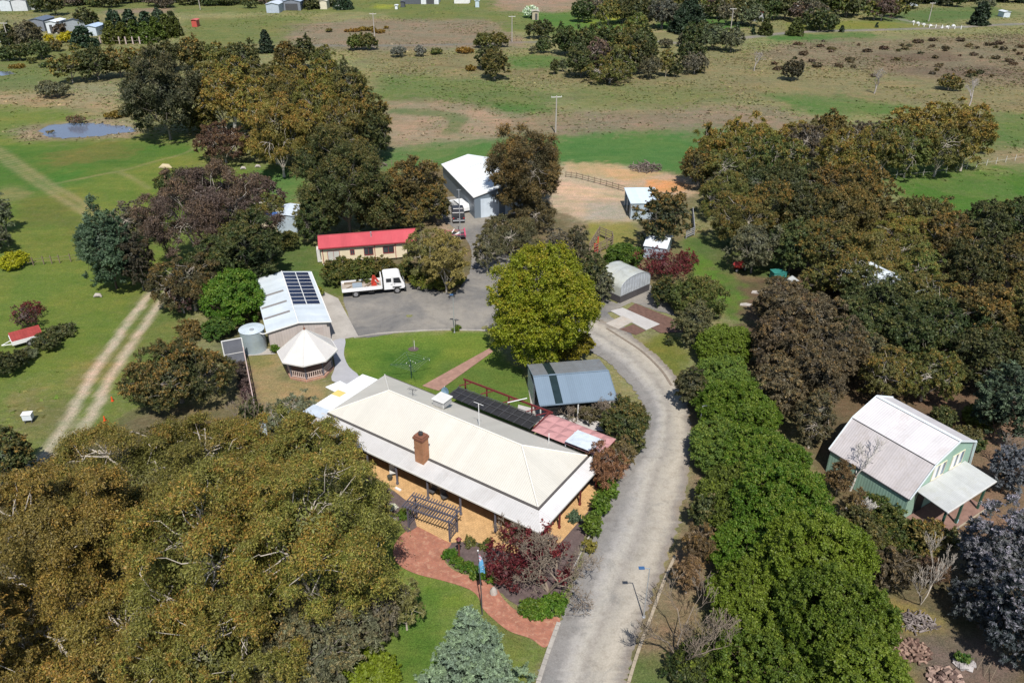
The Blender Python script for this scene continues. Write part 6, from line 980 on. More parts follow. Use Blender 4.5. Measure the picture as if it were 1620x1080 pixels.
farshed(1592, 28, 10, 4, 2, (.6, .66, .7), (.65, .7, .74), "pale blue trough shed by the far right road"); farshed(1445, 10, 14, 6, 2.4, (.45, .5, .55), (.5, .55, .6), "grey-blue shed behind the far right belt")
# ---------------------------------------------------------------- vehicles
M_tyre = mat("tyre rubber", (.02, .02, .02), .85); M_rim = mat("wheel rim", (.35, .35, .36), .4, .4); M_vw = mat("white truck paint", (.80, .80, .80), .3, var=.03); M_ch = mat("black chassis", (.03, .03, .03), .6); M_crane = mat("red crane paint", (.50, .055, .035), .4)
def wheel(par, x_, y_, r, wd, out=-1):
    b = MB(); b.tube([(x_, y_, r), (x_, y_ + wd * .15, r), (x_, y_ + wd * .85, r), (x_, y_ + wd, r)], [r * .9, r, r, r * .9], 20); o = b.build("wheel", M_tyre, par); b = MB()
    yy = y_ - .012 if out < 0 else y_ + wd + .012; b.tube([(x_, yy, r), (x_, y_ + wd / 2, r)], r * .58, 16); b.tube([(x_, yy - .03 * (1 if out < 0 else -1), r), (x_, yy, r)], r * .2, 10); b.build("rim", M_rim, o); return o
tA = W(543, 473); tB = W(643, 463); ty = math.atan2(tB.y - tA.y, tB.x - tA.x); TR = empty("crane_truck", (tA.x, tA.y, 0), ty, "white crew-cab flatbed truck with a folded red crane, parked on the gravel yard", "truck")
b = MB(); b.box(.2, 7.2, .7, 1.0, .65, .85); b.box(.2, 7.2, 1.35, 1.65, .65, .85); [b.box(x_, x_ + .12, .3, 2.0, .78, .9) for x_ in np.arange(.3, 5, .9)]; b.box(4.9, 7.7, .25, 2.05, .55, .85); b.box(3.2, 3.9, .15, .6, .45, .85); b.box(1.95, 3.1, .12, .5, .62, .82); b.build("chassis", M_ch, TR)
b = MB(); b.box(0, 4.85, .0, 2.3, .92, 1.02); bd = b.build("tray", mat("tray boards", (.42, .36, .30), .8, var=.3, nscale=2), TR)
b = MB(); b.box(0, 2.95, -.035, -.002, .88, 1.36); b.box(3.02, 4.85, -.035, -.002, .88, 1.36); b.box(0, 2.95, 2.302, 2.34, .88, 1.36); b.box(3.02, 4.85, 2.302, 2.34, .88, 1.36); b.box(-.04, -.004, 0, 2.3, .9, 1.36); b.build("drop_side", M_vw, bd)
b = MB(); b.box(4.87, 4.95, 0, 2.3, .9, 2.2); [b.box(4.84, 4.868, y_, y_ + .06, 1.0, 2.2) for y_ in (.1, .8, 1.5, 2.15)]; b.box(2.955, 3.015, -.04, .03, .88, 1.45); b.build("headboard", M_vw, bd)
b = MB(); b.bar((4.0, 1.1, 1.02), (4.0, 1.1, 2.3), .28, .3); b.bar((4.0, 1.1, 2.3), (3.75, .9, 1.35), .2, .22); b.bar((4.0, .95, 2.35), (4.55, .8, 1.5), .16, .2); b.box(3.7, 4.3, .8, 1.4, 1.021, 1.3); b.bar((3.6, .5, 1.3), (4.4, .5, 1.1), .1); b.build("crane", M_crane, TR)
b = MB(); b.box(1.3, 2.5, .6, 1.7, 1.03, 1.25); cg = b.build("toolbox", mat("blue-grey crate", (.3, .36, .42), .6), TR, bevel=.02); b = MB(); b.box(.3, 2.9, 1.9, 2.2, 1.03, 1.2); b.bar((.2, .3, 1.08), (1.2, 1.2, 1.08), .1, .08); b.bar((2.8, .4, 1.1), (3.6, 1.5, 1.12), .3, .2); b.build("timber_load", M_wood, TR)
# cab: profile in x-z swept across y
prof_ = [(5.15, .62), (7.55, .62), (7.75, .75), (7.78, 1.25), (7.62, 1.5), (7.25, 2.38), (7.0, 2.52), (5.35, 2.52), (5.15, 2.4)]; n = len(prof_)
b = MB(); b.add([(x_, .1, z_) for x_, z_ in prof_] + [(x_, 2.2, z_) for x_, z_ in prof_], [tuple(range(n)), tuple(range(2 * n - 1, n - 1, -1))] + [(i, i + n, (i + 1) % n + n, (i + 1) % n) for i in range(n)]); cb_ = b.build("cab", M_vw, TR, bevel=.05)
M_dkg = glassmat("dark car glass", (.012, .014, .018), .06)
for y0, y1 in ((.075, .092), (2.208, 2.225)): b = MB(); b.add([(x_, y_, z_) for y_ in (y0, y1) for x_, z_ in ((6.35, 1.5), (7.35, 1.42), (7.12, 2.18), (6.35, 2.18))], [(0, 1, 2, 3), (7, 6, 5, 4), (0, 4, 5, 1), (1, 5, 6, 2), (2, 6, 7, 3), (3, 7, 4, 0)]); b.build("side_window", M_dkg, cb_); b = MB(); b.box(5.45, 6.1, y0, y1, 1.65, 2.15); b.build("side_window", M_dkg, cb_)
b = MB(); b.add([(7.66, .25, 1.52), (7.66, 2.05, 1.52), (7.34, 2.05, 2.3), (7.34, .25, 2.3)], [(0, 1, 2, 3)]); b.build("windscreen", M_dkg, cb_)
b = MB(); b.box(7.6, 7.9, .1, 2.2, .45, .7); b.build("bumper", M_ch, TR); b = MB(); b.box(7.77, 7.82, .2, .5, .82, 1.0); b.build("headlight", M_steel, cb_); b = MB(); b.box(7.77, 7.82, 1.8, 2.1, .82, 1.0); b.build("headlight", M_steel, cb_)
b = MB(); b.bar((7.6, .1, 1.6), (7.75, -.12, 1.7), .03); b.box(7.68, 7.78, -.2, -.1, 1.5, 1.95); b.build("mirror", M_ch, cb_); b = MB(); [b.box(x_, x_ + .16, .07, .098, 1.28, 1.33) for x_ in (6.0, 6.4)]; b.box(6.24, 6.26, .09, .098, .75, 2.3); b.build("door_handle", M_ch, cb_)
for x_ in (1.6, 6.75): wheel(TR, x_, .02, .45, .32); wheel(TR, x_, 1.96, .45, .32, 1)
b = MB(); b.box(6.2, 7.3, .06, .5, .85, .98); b.build("mudguard", M_ch, TR)
# ute, white car, red trailer
def car(name, label, px, py, yaw_, m, L_=5.0, Wd=1.9, kind='ute', tray=None):
    p = W(px, py); C_ = empty(name, (p.x, p.y, 0), yaw_, label, "ute" if kind == 'ute' else "car")
    pf = [(0, .45), (0, 1.05), (1.75, 1.08), (2.0, 1.72), (3.35, 1.75), (3.95, 1.15), (4.85, 1.0), (5.0, .75), (4.98, .42)] if kind == 'ute' else [(0, .4), (.05, .95), (.45, 1.45), (2.9, 1.5), (3.6, 1.0), (4.6, .88), (4.7, .4)]
    n = len(pf); b = MB(); b.add([(x_, -Wd / 2 + (.0 if z_ < 1.2 else .18), z_) for x_, z_ in pf] + [(x_, Wd / 2 - (.0 if z_ < 1.2 else .18), z_) for x_, z_ in pf], [tuple(range(n)), tuple(range(2 * n - 1, n - 1, -1))] + [(i, i + n, (i + 1) % n + n, (i + 1) % n) for i in range(n)]); bo = b.build("body", m, C_, bevel=.06)
    if kind == 'ute':
        b = MB(); b.box(.1, 1.65, -.8, .8, 1.07, 1.12); b.build("tray_cover", M_black, bo); b = MB(); b.add([(1.86, -.68, 1.2), (1.86, .68, 1.2), (1.97, .62, 1.6), (1.97, -.62, 1.6)], [(0, 1, 2, 3)]); b.add([(3.87, -.7, 1.22), (3.87, .7, 1.22), (3.42, .62, 1.68), (3.42, -.62, 1.68)], [(3, 2, 1, 0)]); b.build("windscreen", M_dkg, bo)
        for s_ in (-1, 1): b = MB(); b.box(2.1, 3.5, s_ * (Wd / 2 - .12) - .02, s_ * (Wd / 2 - .12) + .02, 1.2, 1.6); b.build("side_window", M_dkg, bo); b = MB(); b.box(-.03, .01, s_ * .78 - .1, s_ * .78 + .1, .8, 1.0); b.build("tail_light", mat("red lamp", (.4, .02, .02), .3), bo)
        b = MB(); b.box(-.06, 0, -.9, .9, .42, .6); b.box(-.02, .0, -.25, .25, .7, .82); b.build("bumper", M_steel, C_)
    else:
        b = MB(); b.box(.8, 2.8, -Wd / 2 + .1, Wd / 2 - .1, 1.05, 1.4); b.build("side_window", M_dkg, bo)
    for x_ in (.95, L_ - 1.0):
        wheel(C_, x_, -Wd / 2 - .02, .37, .24); wheel(C_, x_, Wd / 2 - .22, .37, .24, 1)
    return C_
car("ute", "dark ute seen from behind beside the large white shed", 726, 354, R_(96), mat("charcoal car paint", (.035, .035, .042), .3)); car("sedan", "white car beyond the dark ute against the shed wall", 737, 338, R_(118), mat("white car paint", (.75, .76, .76), .3), 4.7, 1.75, 'car')
p = W(722, 377); TL = empty("trailer", (p.x, p.y, 0), R_(8), "small pink-red framed trailer on the gravel behind the ute", "trailer"); M_pr = mat("pink-red paint", (.5, .08, .14), .5)
b = MB(); b.box(-1.6, 1.2, -.8, .8, .5, .58); b.build("deck", mat("dark deck", (.06, .05, .06), .7), TL); b = MB(); b.bar((1.25, -.8, .6), (1.25, .8, 1.1), .2, .35); b.bar((-1.6, -.8, 1.1), (-1.6, .8, 1.1), .08); b.bar((-1.6, -.85, .9), (1.2, -.85, .9), .06); b.bar((-1.6, .85, .9), (1.2, .85, .9), .06); b.bar((-1.6, -.8, .5), (-1.6, -.8, 1.1), .08); b.bar((-2.6, 0, .5), (-1.6, 0, .5), .1); b.build("rail", M_pr, TL)
b = MB(); b.bar((-1.0, -.6, .6), (-.2, .6, 1.2), .1); b.bar((-.3, -.7, .7), (.6, .5, .7), .25, .2); b.build("load", M_white, TL); wheel(TL, -.2, -1.05, .33, .2); wheel(TL, -.2, .85, .33, .2, 1)
p = W(44, 541); TT = empty("trailer", (p.x, p.y, 0), R_(38), "red corrugated cover on a white-framed box trailer among dark bushes", "trailer"); b = MB(); b.slab([(-1.5, -.9, 1.0), (1.6, -.9, 1.0), (1.6, .9, 1.3), (-1.5, .9, 1.3)], .08); b.build("cover", corrm("rusty red sheet", (.36, .06, .05), 'x', .3, var=.3, stain=(.2, .08, .05)), TT); b = MB(); b.box(-1.55, -1.48, -.95, .95, .5, .98); b.box(-1.48, 1.55, -.95, -.9, .5, .95); b.box(-1.48, 1.55, .9, .95, .5, 1.2); b.bar((-1.5, -.5, .5), (-2.5, 0, .45), .07); b.bar((-1.5, .5, .5), (-2.5, 0, .45), .07); b.build("frame", M_white, TT); wheel(TT, .1, -1.15, .33, .2); wheel(TT, .1, .95, .33, .2, 1)
# ---------------------------------------------------------------- lamps, poles, flag, clothes line
def lamp(px, py, topy, lean, label, head=-1, col=None, solar=False):
    p = W(px, py); lo, hi = 0, 20
    for _ in range(40):
        m = (lo + hi) / 2; d = p.y * math.cos(CP) - (m - CH) * math.sin(CP); yy = 540 - CF * (p.y * math.sin(CP) + (m - CH) * math.cos(CP)) / d
        lo, hi = (m, hi) if yy > topy else (lo, m)
    h = lo; L0 = empty("street_lamp", (p.x, p.y, 0), 0, label, "lamp"); mm = col or M_dgrey
    b = MB(); b.tube([(0, 0, 0), (lean, 0, h)], [.05, .035], 8); b.cyl((0, 0), .1, 0, .12, 10); b.build("pole", mm, L0); b = MB(); b.bar((lean, 0, h), (lean + head * .35, -.02, h + .06), .05); b.build("arm", mm, L0)
    b = MB(); x_ = lean + head * .55
    if solar: b.box(x_ - .2, x_ + .2, -.13, .13, h + .04, h + .09); b.build("solar_head", mat("blue solar cell", (.05, .12, .25), .3), L0)
    else: b.tube([(x_ - .32, 0, h + .08), (x_ - .12, 0, h + .10), (x_ + .2, 0, h + .07)], [.05, .12, .06], 10); b.build("lamp_head", mm, L0)
    return L0
lamp(1018, 977, 899, .02, "tall pale street lamp with a small blue solar head beside the lower drive", -1, M_steel, True)
lamp(1104, 690, 642, .05, "grey lamp with a pale head in front of the hedge", 1, M_steel, True); lamp(719, 526, 467, 0, "tall thin grey pole lamp at the kerb of the gravel yard", -.3, M_steel, True); lamp(721, 522, 507, .02, "short black bollard lamp beside the tall thin pole", .3)
p = W(735, 379); b = MB(); b.tube([(0, 0, 0), (0, 0, 7.6)], [.07, .05], 8); b.bar((-.3, 0, 7.5), (.3, 0, 7.5), .05); tag(b.build("service_pole", M_steel, None, (p.x - .6, p.y, 0)), "tall thin metal service pole beside the ute", "pole")
p = W(763, 972); FP = empty("flagpole", (p.x, p.y, 0), 0, "dark flagpole with a limp light blue flag beside the brick path", "flagpole"); fh = 6.15
b = MB(); b.tube([(0, 0, 0), (-.05, 0, 2.8), (-.18, 0, fh)], [.05, .04, .03], 8); b.build("pole", M_dgrey, FP); b = MB(); b.tube([(-.18, 0, fh - .02), (-.18, 0, fh + .08)], .05, 8); b.build("finial", M_white, FP)
vs = []; nu, nv = 8, 14
for i in range(nv + 1):
    for j in range(nu + 1): t = i / nv; u = j / nu; vs.append((-.16 + u * (.12 + .5 * t ** .8 * (1.15 - t * .55)), .10 * math.sin(u * 9 + t * 3) * u + .03 * math.sin(t * 8), fh - .08 - t * 1.95 - u * .35 * (1 - t)))
b = MB(); b.add(vs, [(i * (nu + 1) + j, (i + 1) * (nu + 1) + j, (i + 1) * (nu + 1) + j + 1, i * (nu + 1) + j + 1) for i in range(nv) for j in range(nu)], True)
m, N, L, P_ = newmat("faded flag cloth"); tc = N.new("ShaderNodeTexCoord"); s_ = N.new("ShaderNodeSeparateXYZ"); L.new(tc.outputs["Object"], s_.inputs[0])
mk = ramp(N, L, math_(N, L, 'ADD', s_.outputs[2], math_(N, L, 'MULTIPLY', s_.outputs[0], -.8)), fh - .95, fh - .75, 0, 1); st = N.new("ShaderNodeTexWave"); st.bands_direction = 'DIAGONAL'; st.inputs["Scale"].default_value = 2.2; L.new(tc.outputs["Object"], st.inputs["Vector"])
cant = mixc(N, L, ramp(N, L, st.outputs["Fac"], .45, .55), (.60, .25, .30), (.62, .68, .78)); L.new(mixc(N, L, mk, (.13, .38, .62), cant), P_.inputs["Base Color"]); P_.inputs["Roughness"].default_value = .8
fl_ = b.build("flag", m, FP); b = MB()
for (u_, z_) in ((.12, 1.35), (.25, 1.2), (.2, 1.6), (.33, 1.45)):
    pts = [(-.1 + u_ + (.05 if k % 2 == 0 else .02) * math.sin(2 * math.pi * k / 14), -.09, fh - z_ + (.05 if k % 2 == 0 else .02) * math.cos(2 * math.pi * k / 14)) for k in range(14)]; b.add(pts, [tuple(range(14))])
b.build("star", M_white, fl_)
p = W(651, 598); CL = empty("clothes_line", (p.x, p.y, 0), R_(18), "dark green rotary clothes line on the round lawn", "clothes line"); M_cg = mat("dark green paint", (.02, .06, .045), .5)
b = MB(); b.tube([(0, 0, 0), (0, 0, 2.1)], .05, 8); b.build("post", M_cg, CL); b = MB(); [b.bar((0, 0, 1.75), (2.1 * math.cos(a), 2.1 * math.sin(a), 2.05), .035) for a in (0, 1.571, 3.142, 4.712)]; b.build("arm", M_cg, CL); b = MB()
for rr_ in (.6, 1.1, 1.6, 2.05):
    q = [(rr_ * math.cos(a), rr_ * math.sin(a), 1.76 + .29 * rr_ / 2.1) for a in (0, 1.571, 3.142, 4.712)]; [b.bar(q[i], q[(i + 1) % 4], .007) for i in range(4)]
b.build("line", M_steel, CL); b = MB(); [b.box(x_, x_ + .05, y_ - .01, y_ + .01, 1.75, 1.86) for x_, y_ in ((.3, .3), (.5, -.1), (-.4, .2), (-.2, -.4), (.1, .6), (1.5, .5), (2.0, .05))]; b.build("peg", M_white, CL)
p = W(654, 552); b = MB(); b.tube([(0, 0, 0), (.02, 0, .9), (0, .03, 1.5)], [.03, .02, .01], 6); sg = b.build("trunk", B_grey, None); sp_ = empty("sapling", (p.x, p.y, 0), 0, "staked sapling in a round of bare soil on the lawn", "sapling"); sg.parent = sp_; b = MB(); b.box(.12, .17, -.02, .02, 0, 1.1); b.build("stake", M_off, sp_); tag(sheet("soil_ring", [(p.x + .6 * math.cos(a), p.y + .5 * math.sin(a)) for a in np.arange(0, 6.28, .5)], .006, M_mulch), kind='structure')
# power poles far off
def ppole(px, py, h, label, arm=1.1): p = W(px, py); o = empty("power_pole", (p.x, p.y, 0), rnd.uniform(-.2, .2), label, "power pole"); b = MB(); b.tube([(0, 0, 0), (0, 0, h)], [.17, .12], 8); b.build("pole", mat("bleached pole", (.42, .38, .34), .9), o); b = MB(); b.box(-arm, arm, -.06, .06, h - .35, h - .2); [b.cyl((x_, 0), .06, h - .2, h - .02, 6) for x_ in (-arm * .9, 0, arm * .9)]; b.build("crossarm", mat("pale crossarm", (.6, .58, .54), .8), o); return o
ppole(879, 211, 7.6, "bleached power pole on the green field above the large gum"); ppole(810, 67, 8, "power pole beside the far olive trees"); ppole(593, 62, 8, "power pole above the pair of green bushes"); ppole(20, 86, 9, "power pole by the left far farmhouse"); ppole(1156, 47, 7, "power pole between pine and cottage"); ppole(1415, 27, 7, "power pole by the far belt"); ppole(1469, 34, 6.5, "power pole by the far right road"); ppole(317, 16, 6, "power pole on the far left slope"); ppole(1261, 36, 6, "power pole behind the round olive conifers")
# fences
def fence(name, pts, n_post, h, label, m, rails=(.5, .9), pw=.1, rw=.03, cat="fence", rm=None):
    P = [W(a, c_) for a, c_ in pts]; o = empty(name, P[0], 0, label, cat); tot = sum((b_ - a).length for a, b_ in zip(P[:-1], P[1:])); k_ = 0; b = MB()
    for a, c_ in zip(P[:-1], P[1:]):
        for z_ in rails: b.bar((a.x - P[0].x, a.y - P[0].y, z_), (c_.x - P[0].x, c_.y - P[0].y, z_), rw)
    b.build("rail", rm or m, o)
    for a, c_ in zip(P[:-1], P[1:]):
        k = max(1, round(n_post * (c_ - a).length / tot))
        for j in range(k): q = a.lerp(c_, j / k) - P[0]; b = MB(); b.box(q.x - pw / 2, q.x + pw / 2, q.y - pw / 2, q.y + pw / 2, 0, h); b.build("post", m, o)
    return o
fence("wire_fence", [(20, 424), (70, 418), (95, 416), (130, 412), (150, 410)], 8, 1.2, "old wire fence with leaning posts on the left paddock", M_wood); fence("wire_fence", [(1395, 283), (1440, 280), (1480, 276), (1560, 262), (1620, 252)], 12, 1.2, "pale post fence at the foot of the right belt", mat("pale post", (.5, .48, .42), .8), (.6,))
fence("paddock_fence", [(160, 70), (180, 70), (200, 70), (222, 70), (246, 68)], 7, 2.2, "row of pale posts in front of the cypress windbreak", mat("pink-grey post", (.50, .40, .36), .8), (1.0,), .35)
fence("rail_fence", [(895, 280), (912, 282), (950, 292), (988, 303)], 10, 1.05, "grey timber rail fence along the back of the dirt yard", M_wood, (.45, .85), .12, .09); fence("stock_yard", [(932, 400), (948, 374), (968, 383), (969, 390), (940, 404)], 12, 1.6, "weathered timber stockyard with one red post", M_wood, (.4, .8, 1.2, 1.5), .13, .09)
p = W(945, 401); b = MB(); b.box(-.08, .08, -.08, .08, 0, 2.5); b.box(-.5, -.08, -.05, .05, .3, 1.5); tag(b.build("gate_post", mat("bright red paint", (.5, .05, .04), .5), None, (p.x, p.y, 0)), "bright red post at the stockyard gate", "post")
fence("wire_fence", [(1085, 378), (1098, 372), (1095, 340)], 6, 1.3, "grey paling fence behind the plum trees", mat("grey paling", (.3, .3, .3), .8), (.3, .6, .9, 1.2), .1, .1); fence("wire_fence", [(520, 395), (500, 380), (475, 372)], 5, 1.1, "thin wire fence left of the cream cabin", M_wood)
fence("wire_fence", [(560, 270), (620, 262), (700, 262)], 8, 1.1, "wire fence at the back of the white shed", M_wood); fence("road_fence", [(1445, 40), (1470, 44), (1500, 46), (1530, 47)], 8, 1.2, "white posts beside the far right road", M_white, (.8,), .22)
for i, (a, c_) in enumerate([(1445, 36), (1452, 38), (1461, 40), (1472, 42), (1490, 45), (1498, 44), (1508, 42)]): p = W(a, c_); b = MB(); b.box(-.6, .6, -.35, .35, 0, .4); b.box(-.35, .3, -.3, .3, .401, .65); tag(b.build("parked_car", M_white, None, (p.x, p.y, 0), rnd.uniform(0, 1), bevel=.2), "white vehicle by the far right road, %s from the left" % ORD[i], "car", "vehicles by the far right road")
# arbour over the brick path
A0 = W(647, 834); A1 = W(712, 857); aa = math.atan2(A1.y - A0.y, A1.x - A0.x); AL = (A1 - A0).length; AR = empty("arbour", (A0.x, A0.y, 0), aa, "blue-grey slatted garden arbour between veranda and brick path", "arbour"); M_ar = mat("blue-grey arbour paint", (.105, .10, .125), .7)
for x_ in (0, AL):
    for y_ in (0, 1.2): b = MB(); b.box(x_ - .06, x_ + .06, y_ - .06, y_ + .06, 0, 2.2); b.build("post", M_ar, AR)
    b = MB(); [b.bar((x_, 0, z_), (x_, 1.2, z_), .03) for z_ in np.arange(.3, 2.1, .25)]; [b.bar((x_ + .001, y_, .2), (x_ + .001, y_, 2.1), .028) for y_ in (.3, .6, .9)]; b.build("lattice", M_ar, AR)
b = MB(); [b.bar((-.4, y_, 2.2), (AL + .4, y_, 2.2), .06, .12) for y_ in (-.1, .6, 1.3)]; b.build("beam", M_ar, AR); b = MB(); [b.bar((x_, -.35, 2.32), (x_, 1.6, 2.32), .05, .09) for x_ in np.arange(-.3, AL + .4, .24)]; b.build("slat", M_ar, AR)
p = W(727, 884); LN = empty("lantern_post", (p.x, p.y, 0), 0, "red-capped lantern on a brown post beside the brick path", "lantern"); b = MB(); b.box(-.06, .06, -.06, .06, 0, 1.75); b.build("post", mat("brown post", (.14, .05, .04), .7), LN); b = MB(); b.box(-.16, .16, -.16, .16, 1.76, 2.05); b.build("lantern_box", M_black, LN); b = MB(); b.tube([(0, 0, 2.055), (0, 0, 2.3)], [.27, .02], 4); b.build("cap", M_redw, LN)
p = W(781, 938); b = MB(); b.tube([(0, 0, 0), (0, 0, .35), (0, 0, .6)], [.3, .28, .1], 7); tag(b.build("garden_rock", mat("pale rock", (.42, .38, .34), .9, var=.3, nscale=4), None, (p.x, p.y, -.02)), "pale stone ornament beside the brick path bend", "stone")
# veranda furniture
def chair(px, py, yaw_, m, label): p = W(px, py, .06); o = empty("veranda_chair", (p.x, p.y, .06), yaw_, label, "chair"); b = MB(); b.box(-.28, .28, -.25, .25, .40, .46); b.build("seat", m, o); b = MB(); b.bar((0, .27, .42), (0, .42, .95), .54, .05); b.build("backrest", m, o); b = MB(); [b.box(x_ - .02, x_ + .02, y_ - .02, y_ + .02, 0, .4) for x_ in (-.25, .25) for y_ in (-.22, .22)]; b.build("legs", m, o) if 0 else [MB().box(x_ - .02, x_ + .02, y_ - .02, y_ + .02, 0, .4).build("leg", m, o) for x_ in (-.25, .25) for y_ in (-.22, .22)]
chair(622, 752, .2, M_off, "white chair beside the second veranda post from the left"); chair(684, 782, -.6, M_dgrey, "dark chair left of the grey barbecue on the veranda"); chair(704, 791, .5, M_dgrey, "dark chair right of the grey barbecue on the veranda")
p = W(692, 781, .06); b = MB(); b.box(-.6, .6, -.3, .3, .5, .9); b.box(-.5, .5, -.28, .28, .901, 1.1); [b.box(x_ - .03, x_ + .03, y_ - .03, y_ + .03, 0, .5) for x_ in (-.5, .5) for y_ in (-.25, .25)]; tag(b.build("barbecue", mat("grey cover", (.32, .33, .35), .7), None, (p.x, p.y + .5, .06), yaw, bevel=.04), "grey covered barbecue against the house wall under the veranda", "barbecue")
b = MB(); b.tube([(0, 0, 0), (0, 0, .4)], [.2, .24], 12); p = W(617, 758, .06); tag(b.build("hose_reel", mat("coiled hose", (.06, .06, .05), .7), None, (p.x, p.y, .06)), "dark coiled hose on the veranda beside the white chair", "hose")
p = W(630, 775); b = MB(); b.box(-.3, .3, -.1, .1, 0, .12); tag(b.build("boot_scraper", M_white, None, (p.x, p.y, .06), yaw), "small white object on the veranda edge by the mulch bed", "box"); 
b = MB(); [b.box(x_ - .12, x_ + .12, y_ - .12, y_ + .12, .03, .13) for x_, y_ in ((0, 0), (.3, .2))]; p = W(622, 803); q_ = b
S(622, 802, 9, 8, 'blossom', "white flowering plant in the mulch bed", name="flowering_plant", cat="plant"); S(640, 812, 8, 8, 'scrub', "tiny green plant in the mulch bed", name="plant", cat="plant")
# small things on the left paddock and elsewhere
p = W(47, 667); o = empty("beehive_stand", (p.x, p.y, 0), .15, "small white-blue box on a low stand alone on the grass beside the track", "box"); b = MB(); b.box(-.42, .42, -.3, .3, .35, .95); b.build("box", mat("white blue paint", (.66, .70, .76), .5), o, bevel=.02); b = MB(); b.box(-.46, .46, -.34, .34, .96, 1.02); b.build("lid", M_white, o); b = MB(); [b.box(x_ - .04, x_ + .04, y_ - .04, y_ + .04, 0, .35) for x_ in (-.3, .3) for y_ in (-.2, .2)]; b.build("stand", M_dgrey, o)
for i, (a, c_) in enumerate([(178, 634), (166, 665)]): p = W(a, c_); b = MB(); b.cyl((0, 0), .1, 0, .5, 8, .06); b.cyl((0, 0), .14, -.01, .05, 8); tag(b.build("marker_peg", mat("orange red plastic", (.75, .09, .02), .5), None, (p.x, p.y, 0)), "orange-red marker peg by the track, %s one" % ("upper", "lower")[i], "marker", "orange marker pegs")
for i, (a, c_, s) in enumerate([(262, 266, 1.2), (350, 268, .5), (408, 265, .5), (385, 268, .5), (155, 470, .5), (360, 274, .7)]): p = W(a, c_); b = MB(); b.tube([(-s, 0, .1), (-s * .3, 0, .35), (s * .5, .1, .3), (s, 0, .1)], [.1, .35 * s + .1, .3 * s + .1, .08], 7); tag(b.build("pale_rock" if i else "sand_heap", mat("pale rock", (.42, .38, .34)) if i else mat("tan sand", (.5, .42, .26), .9), None, (p.x, p.y, -.05)), ["tan sand heap behind the big purple gum", "pale stone under the purple gum, left", "pale stone under the grove, right end", "pale stone under the grove, middle", "pale stone beside the two-rut track", "flat pale stone in the grove shadow"][i], "rock")
p = W(1168, 427); o = empty("garden_cart", (p.x, p.y, 0), .3, "red garden cart on the grass at the edge of the dark wood", "cart"); b = MB(); b.tube([(-.9, 0, .6), (-.5, 0, .75), (.5, 0, .75), (.9, 0, .55)], [.25, .55, .55, .3], 10); b.build("body", mat("coral red paint", (.6, .07, .06), .4), o); b = MB(); [b.bar((x_, -.5, .5), (x_, .5, 1.1), .05) for x_ in (-.4, 0, .4)]; b.build("slat", M_dgrey, o); [wheel(o, x_, y_, .28, .15) for x_ in (-.6, .6) for y_ in (-.6, .5)]
p = W(1230, 440); b = MB(); b.box(-.9, .9, -.6, .6, 0, 1.0); b.box(-.95, .95, -.65, .65, 1.002, 1.1); tag(b.build("compost_bin", mat("teal plastic", (.04, .22, .19)), None, (p.x, p.y, 0), .2, bevel=.05), "teal-green bin at the edge of the right wood", "bin"); p = W(1252, 447); b = MB(); b.tube([(-.9, 0, .1), (0, 0, .5), (.9, 0, .1)], [.2, .5, .2], 8); tag(b.build("boat_cover", mat("pale grey sheet", (.4, .42, .42), .7), None, (p.x, p.y, 0)), "pale grey covered heap beside the teal bin", "heap")
p = W(1200, 462); b = MB(); b.slab([(-1.0, -.3, .08), (.2, -.5, .06), (1.2, -.2, .08), (.7, .35, .05), (-.7, .3, .08)], .15); tag(b.build("stone_slab", mat("pale rock", (.42, .38, .34)), None, (p.x, p.y, 0)), "pale broken slab on the green strip beside the wood", "slab"); p = W(1180, 482); b = MB(); b.slab([(-.8, -.2, .06), (.3, -.4, .08), (.8, .1, .06), (.1, .4, .08), (-.6, .3, .06)], .15); tag(b.build("stone_slab", mat("pale rock", (.42, .38, .34)), None, (p.x, p.y, 0)), "smaller pale slab below the larger one on the green strip", "slab")
p = W(1338, 500); b = MB()
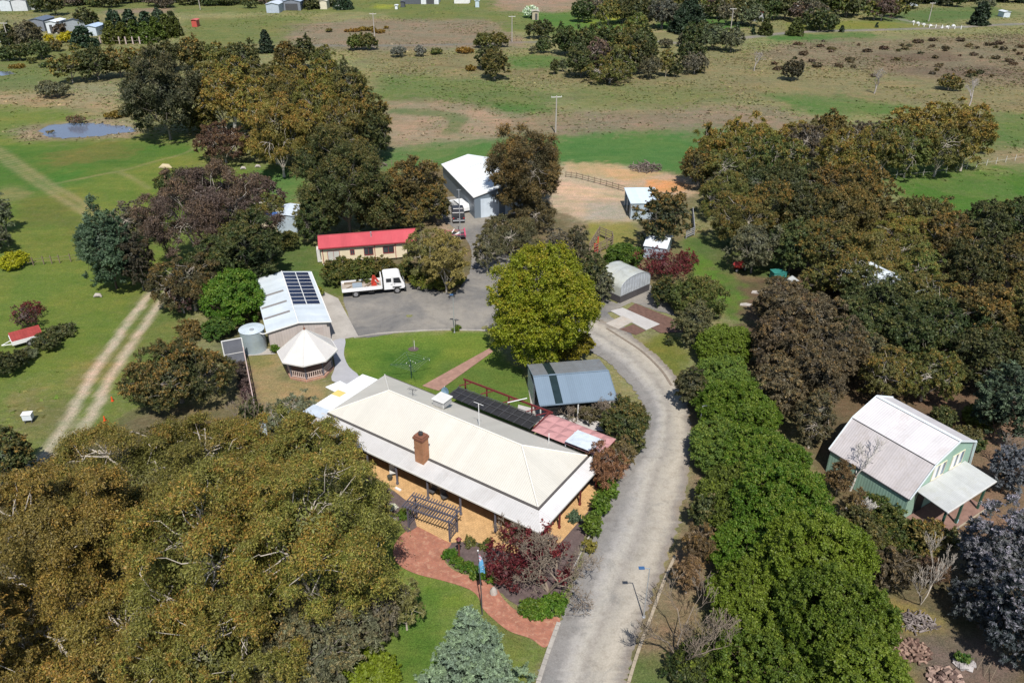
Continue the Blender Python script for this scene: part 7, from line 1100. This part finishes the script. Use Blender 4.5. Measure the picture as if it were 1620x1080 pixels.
# heaps
def piecemat(name, a, b_):
    m, N, L, P = newmat(name); g = N.new("ShaderNodeNewGeometry"); r = N.new("ShaderNodeValToRGB"); L.new(g.outputs["Random Per Island"], r.inputs[0]); r.color_ramp.elements[0].color = (*a, 1); r.color_ramp.elements[1].color = (*b_, 1); r.color_ramp.elements[0].position = .1
    L.new(r.outputs[0], P.inputs["Base Color"]); P.inputs["Roughness"].default_value = .9; return m
def heap(name, px, py, r, h, m, n, label, kind_='stick', ms=None, seed=1):
    rg = random.Random(seed); p = W(px, py); b = MB()
    for i in range(n):
        a = rg.uniform(0, 6.28); q = r * math.sqrt(rg.random()); z_ = h * (1 - q / r) * rg.random() + .08; c_ = Vector((q * math.cos(a), q * math.sin(a) * .75, z_)); d = Vector((rg.gauss(0, 1), rg.gauss(0, 1), rg.gauss(0, .35))).normalized()
        if kind_ == 'stick': l = rg.uniform(.3, 1.0) * r * .8; b.tube([c_ - d * l / 2, c_ + d * l / 2], rg.uniform(.02, .07) * (1 if r > 1 else .7), 5)
        elif kind_ == 'log': l = rg.uniform(.3, .5); b.tube([c_ - d * l / 2, c_ + d * l / 2], rg.uniform(.07, .13), 7)
        else: s = rg.uniform(.08, .22); M = Matrix.Translation(c_) @ Matrix.Rotation(rg.uniform(0, 3), 4, d) ; b.box(-s, s, -s * .8, s * .8, -s * .5, s * .5, M)
    return tag(b.build(name, m, None, (p.x, p.y, 0)), label, "heap")
heap("branch_heap", 1020, 267, 2.9, 1.8, piecemat("dead branch", (.07, .05, .04), (.26, .21, .18)), 160, "grey heap of cut branches on the edge of the green field"); heap("firewood_pile", 1441, 1030, 1.25, .55, piecemat("split firewood", (.07, .035, .025), (.36, .24, .18)), 130, "pile of split firewood on the bare soil", 'log', seed=2); heap("branch_heap", 1450, 984, 1.2, .4, piecemat("grey branch", (.09, .07, .065), (.30, .26, .24)), 110, "low heap of grey sticks on the ochre grass", seed=3); heap("brick_rubble", 1494, 1072, 1.1, .6, piecemat("brick rubble", (.10, .06, .05), (.42, .30, .24)), 90, "rubble heap of broken brick and stone at the bottom edge", 'block', seed=4); heap("ash_heap", 1525, 1050, .6, .12, mat("pale ash", (.4, .37, .36), .95, var=.4), 60, "small pale ash heap beside the rubble", 'block', seed=5); heap("leaf_litter", 600, 262, 1.5, .7, bpy.data.materials["dead branch"], 50, "brushwood at the right foot of the grove", seed=6)
for i, (a, c_, d_, e_) in enumerate([(1545, 1060, 1556, 1041), (1556, 1070, 1567, 1050), (1566, 1078, 1577, 1056)]): p = W(a, c_); q = W(d_, e_, .5); b = MB(); b.tube([(0, 0, .02), (q.x - p.x, q.y - p.y, .8)], .022, 6); tag(b.build("garden_stake", M_wood, None, (p.x, p.y, 0)), "pale leaning stake in the soil, %s from the left" % ORD[i], "stake", "leaning garden stakes")
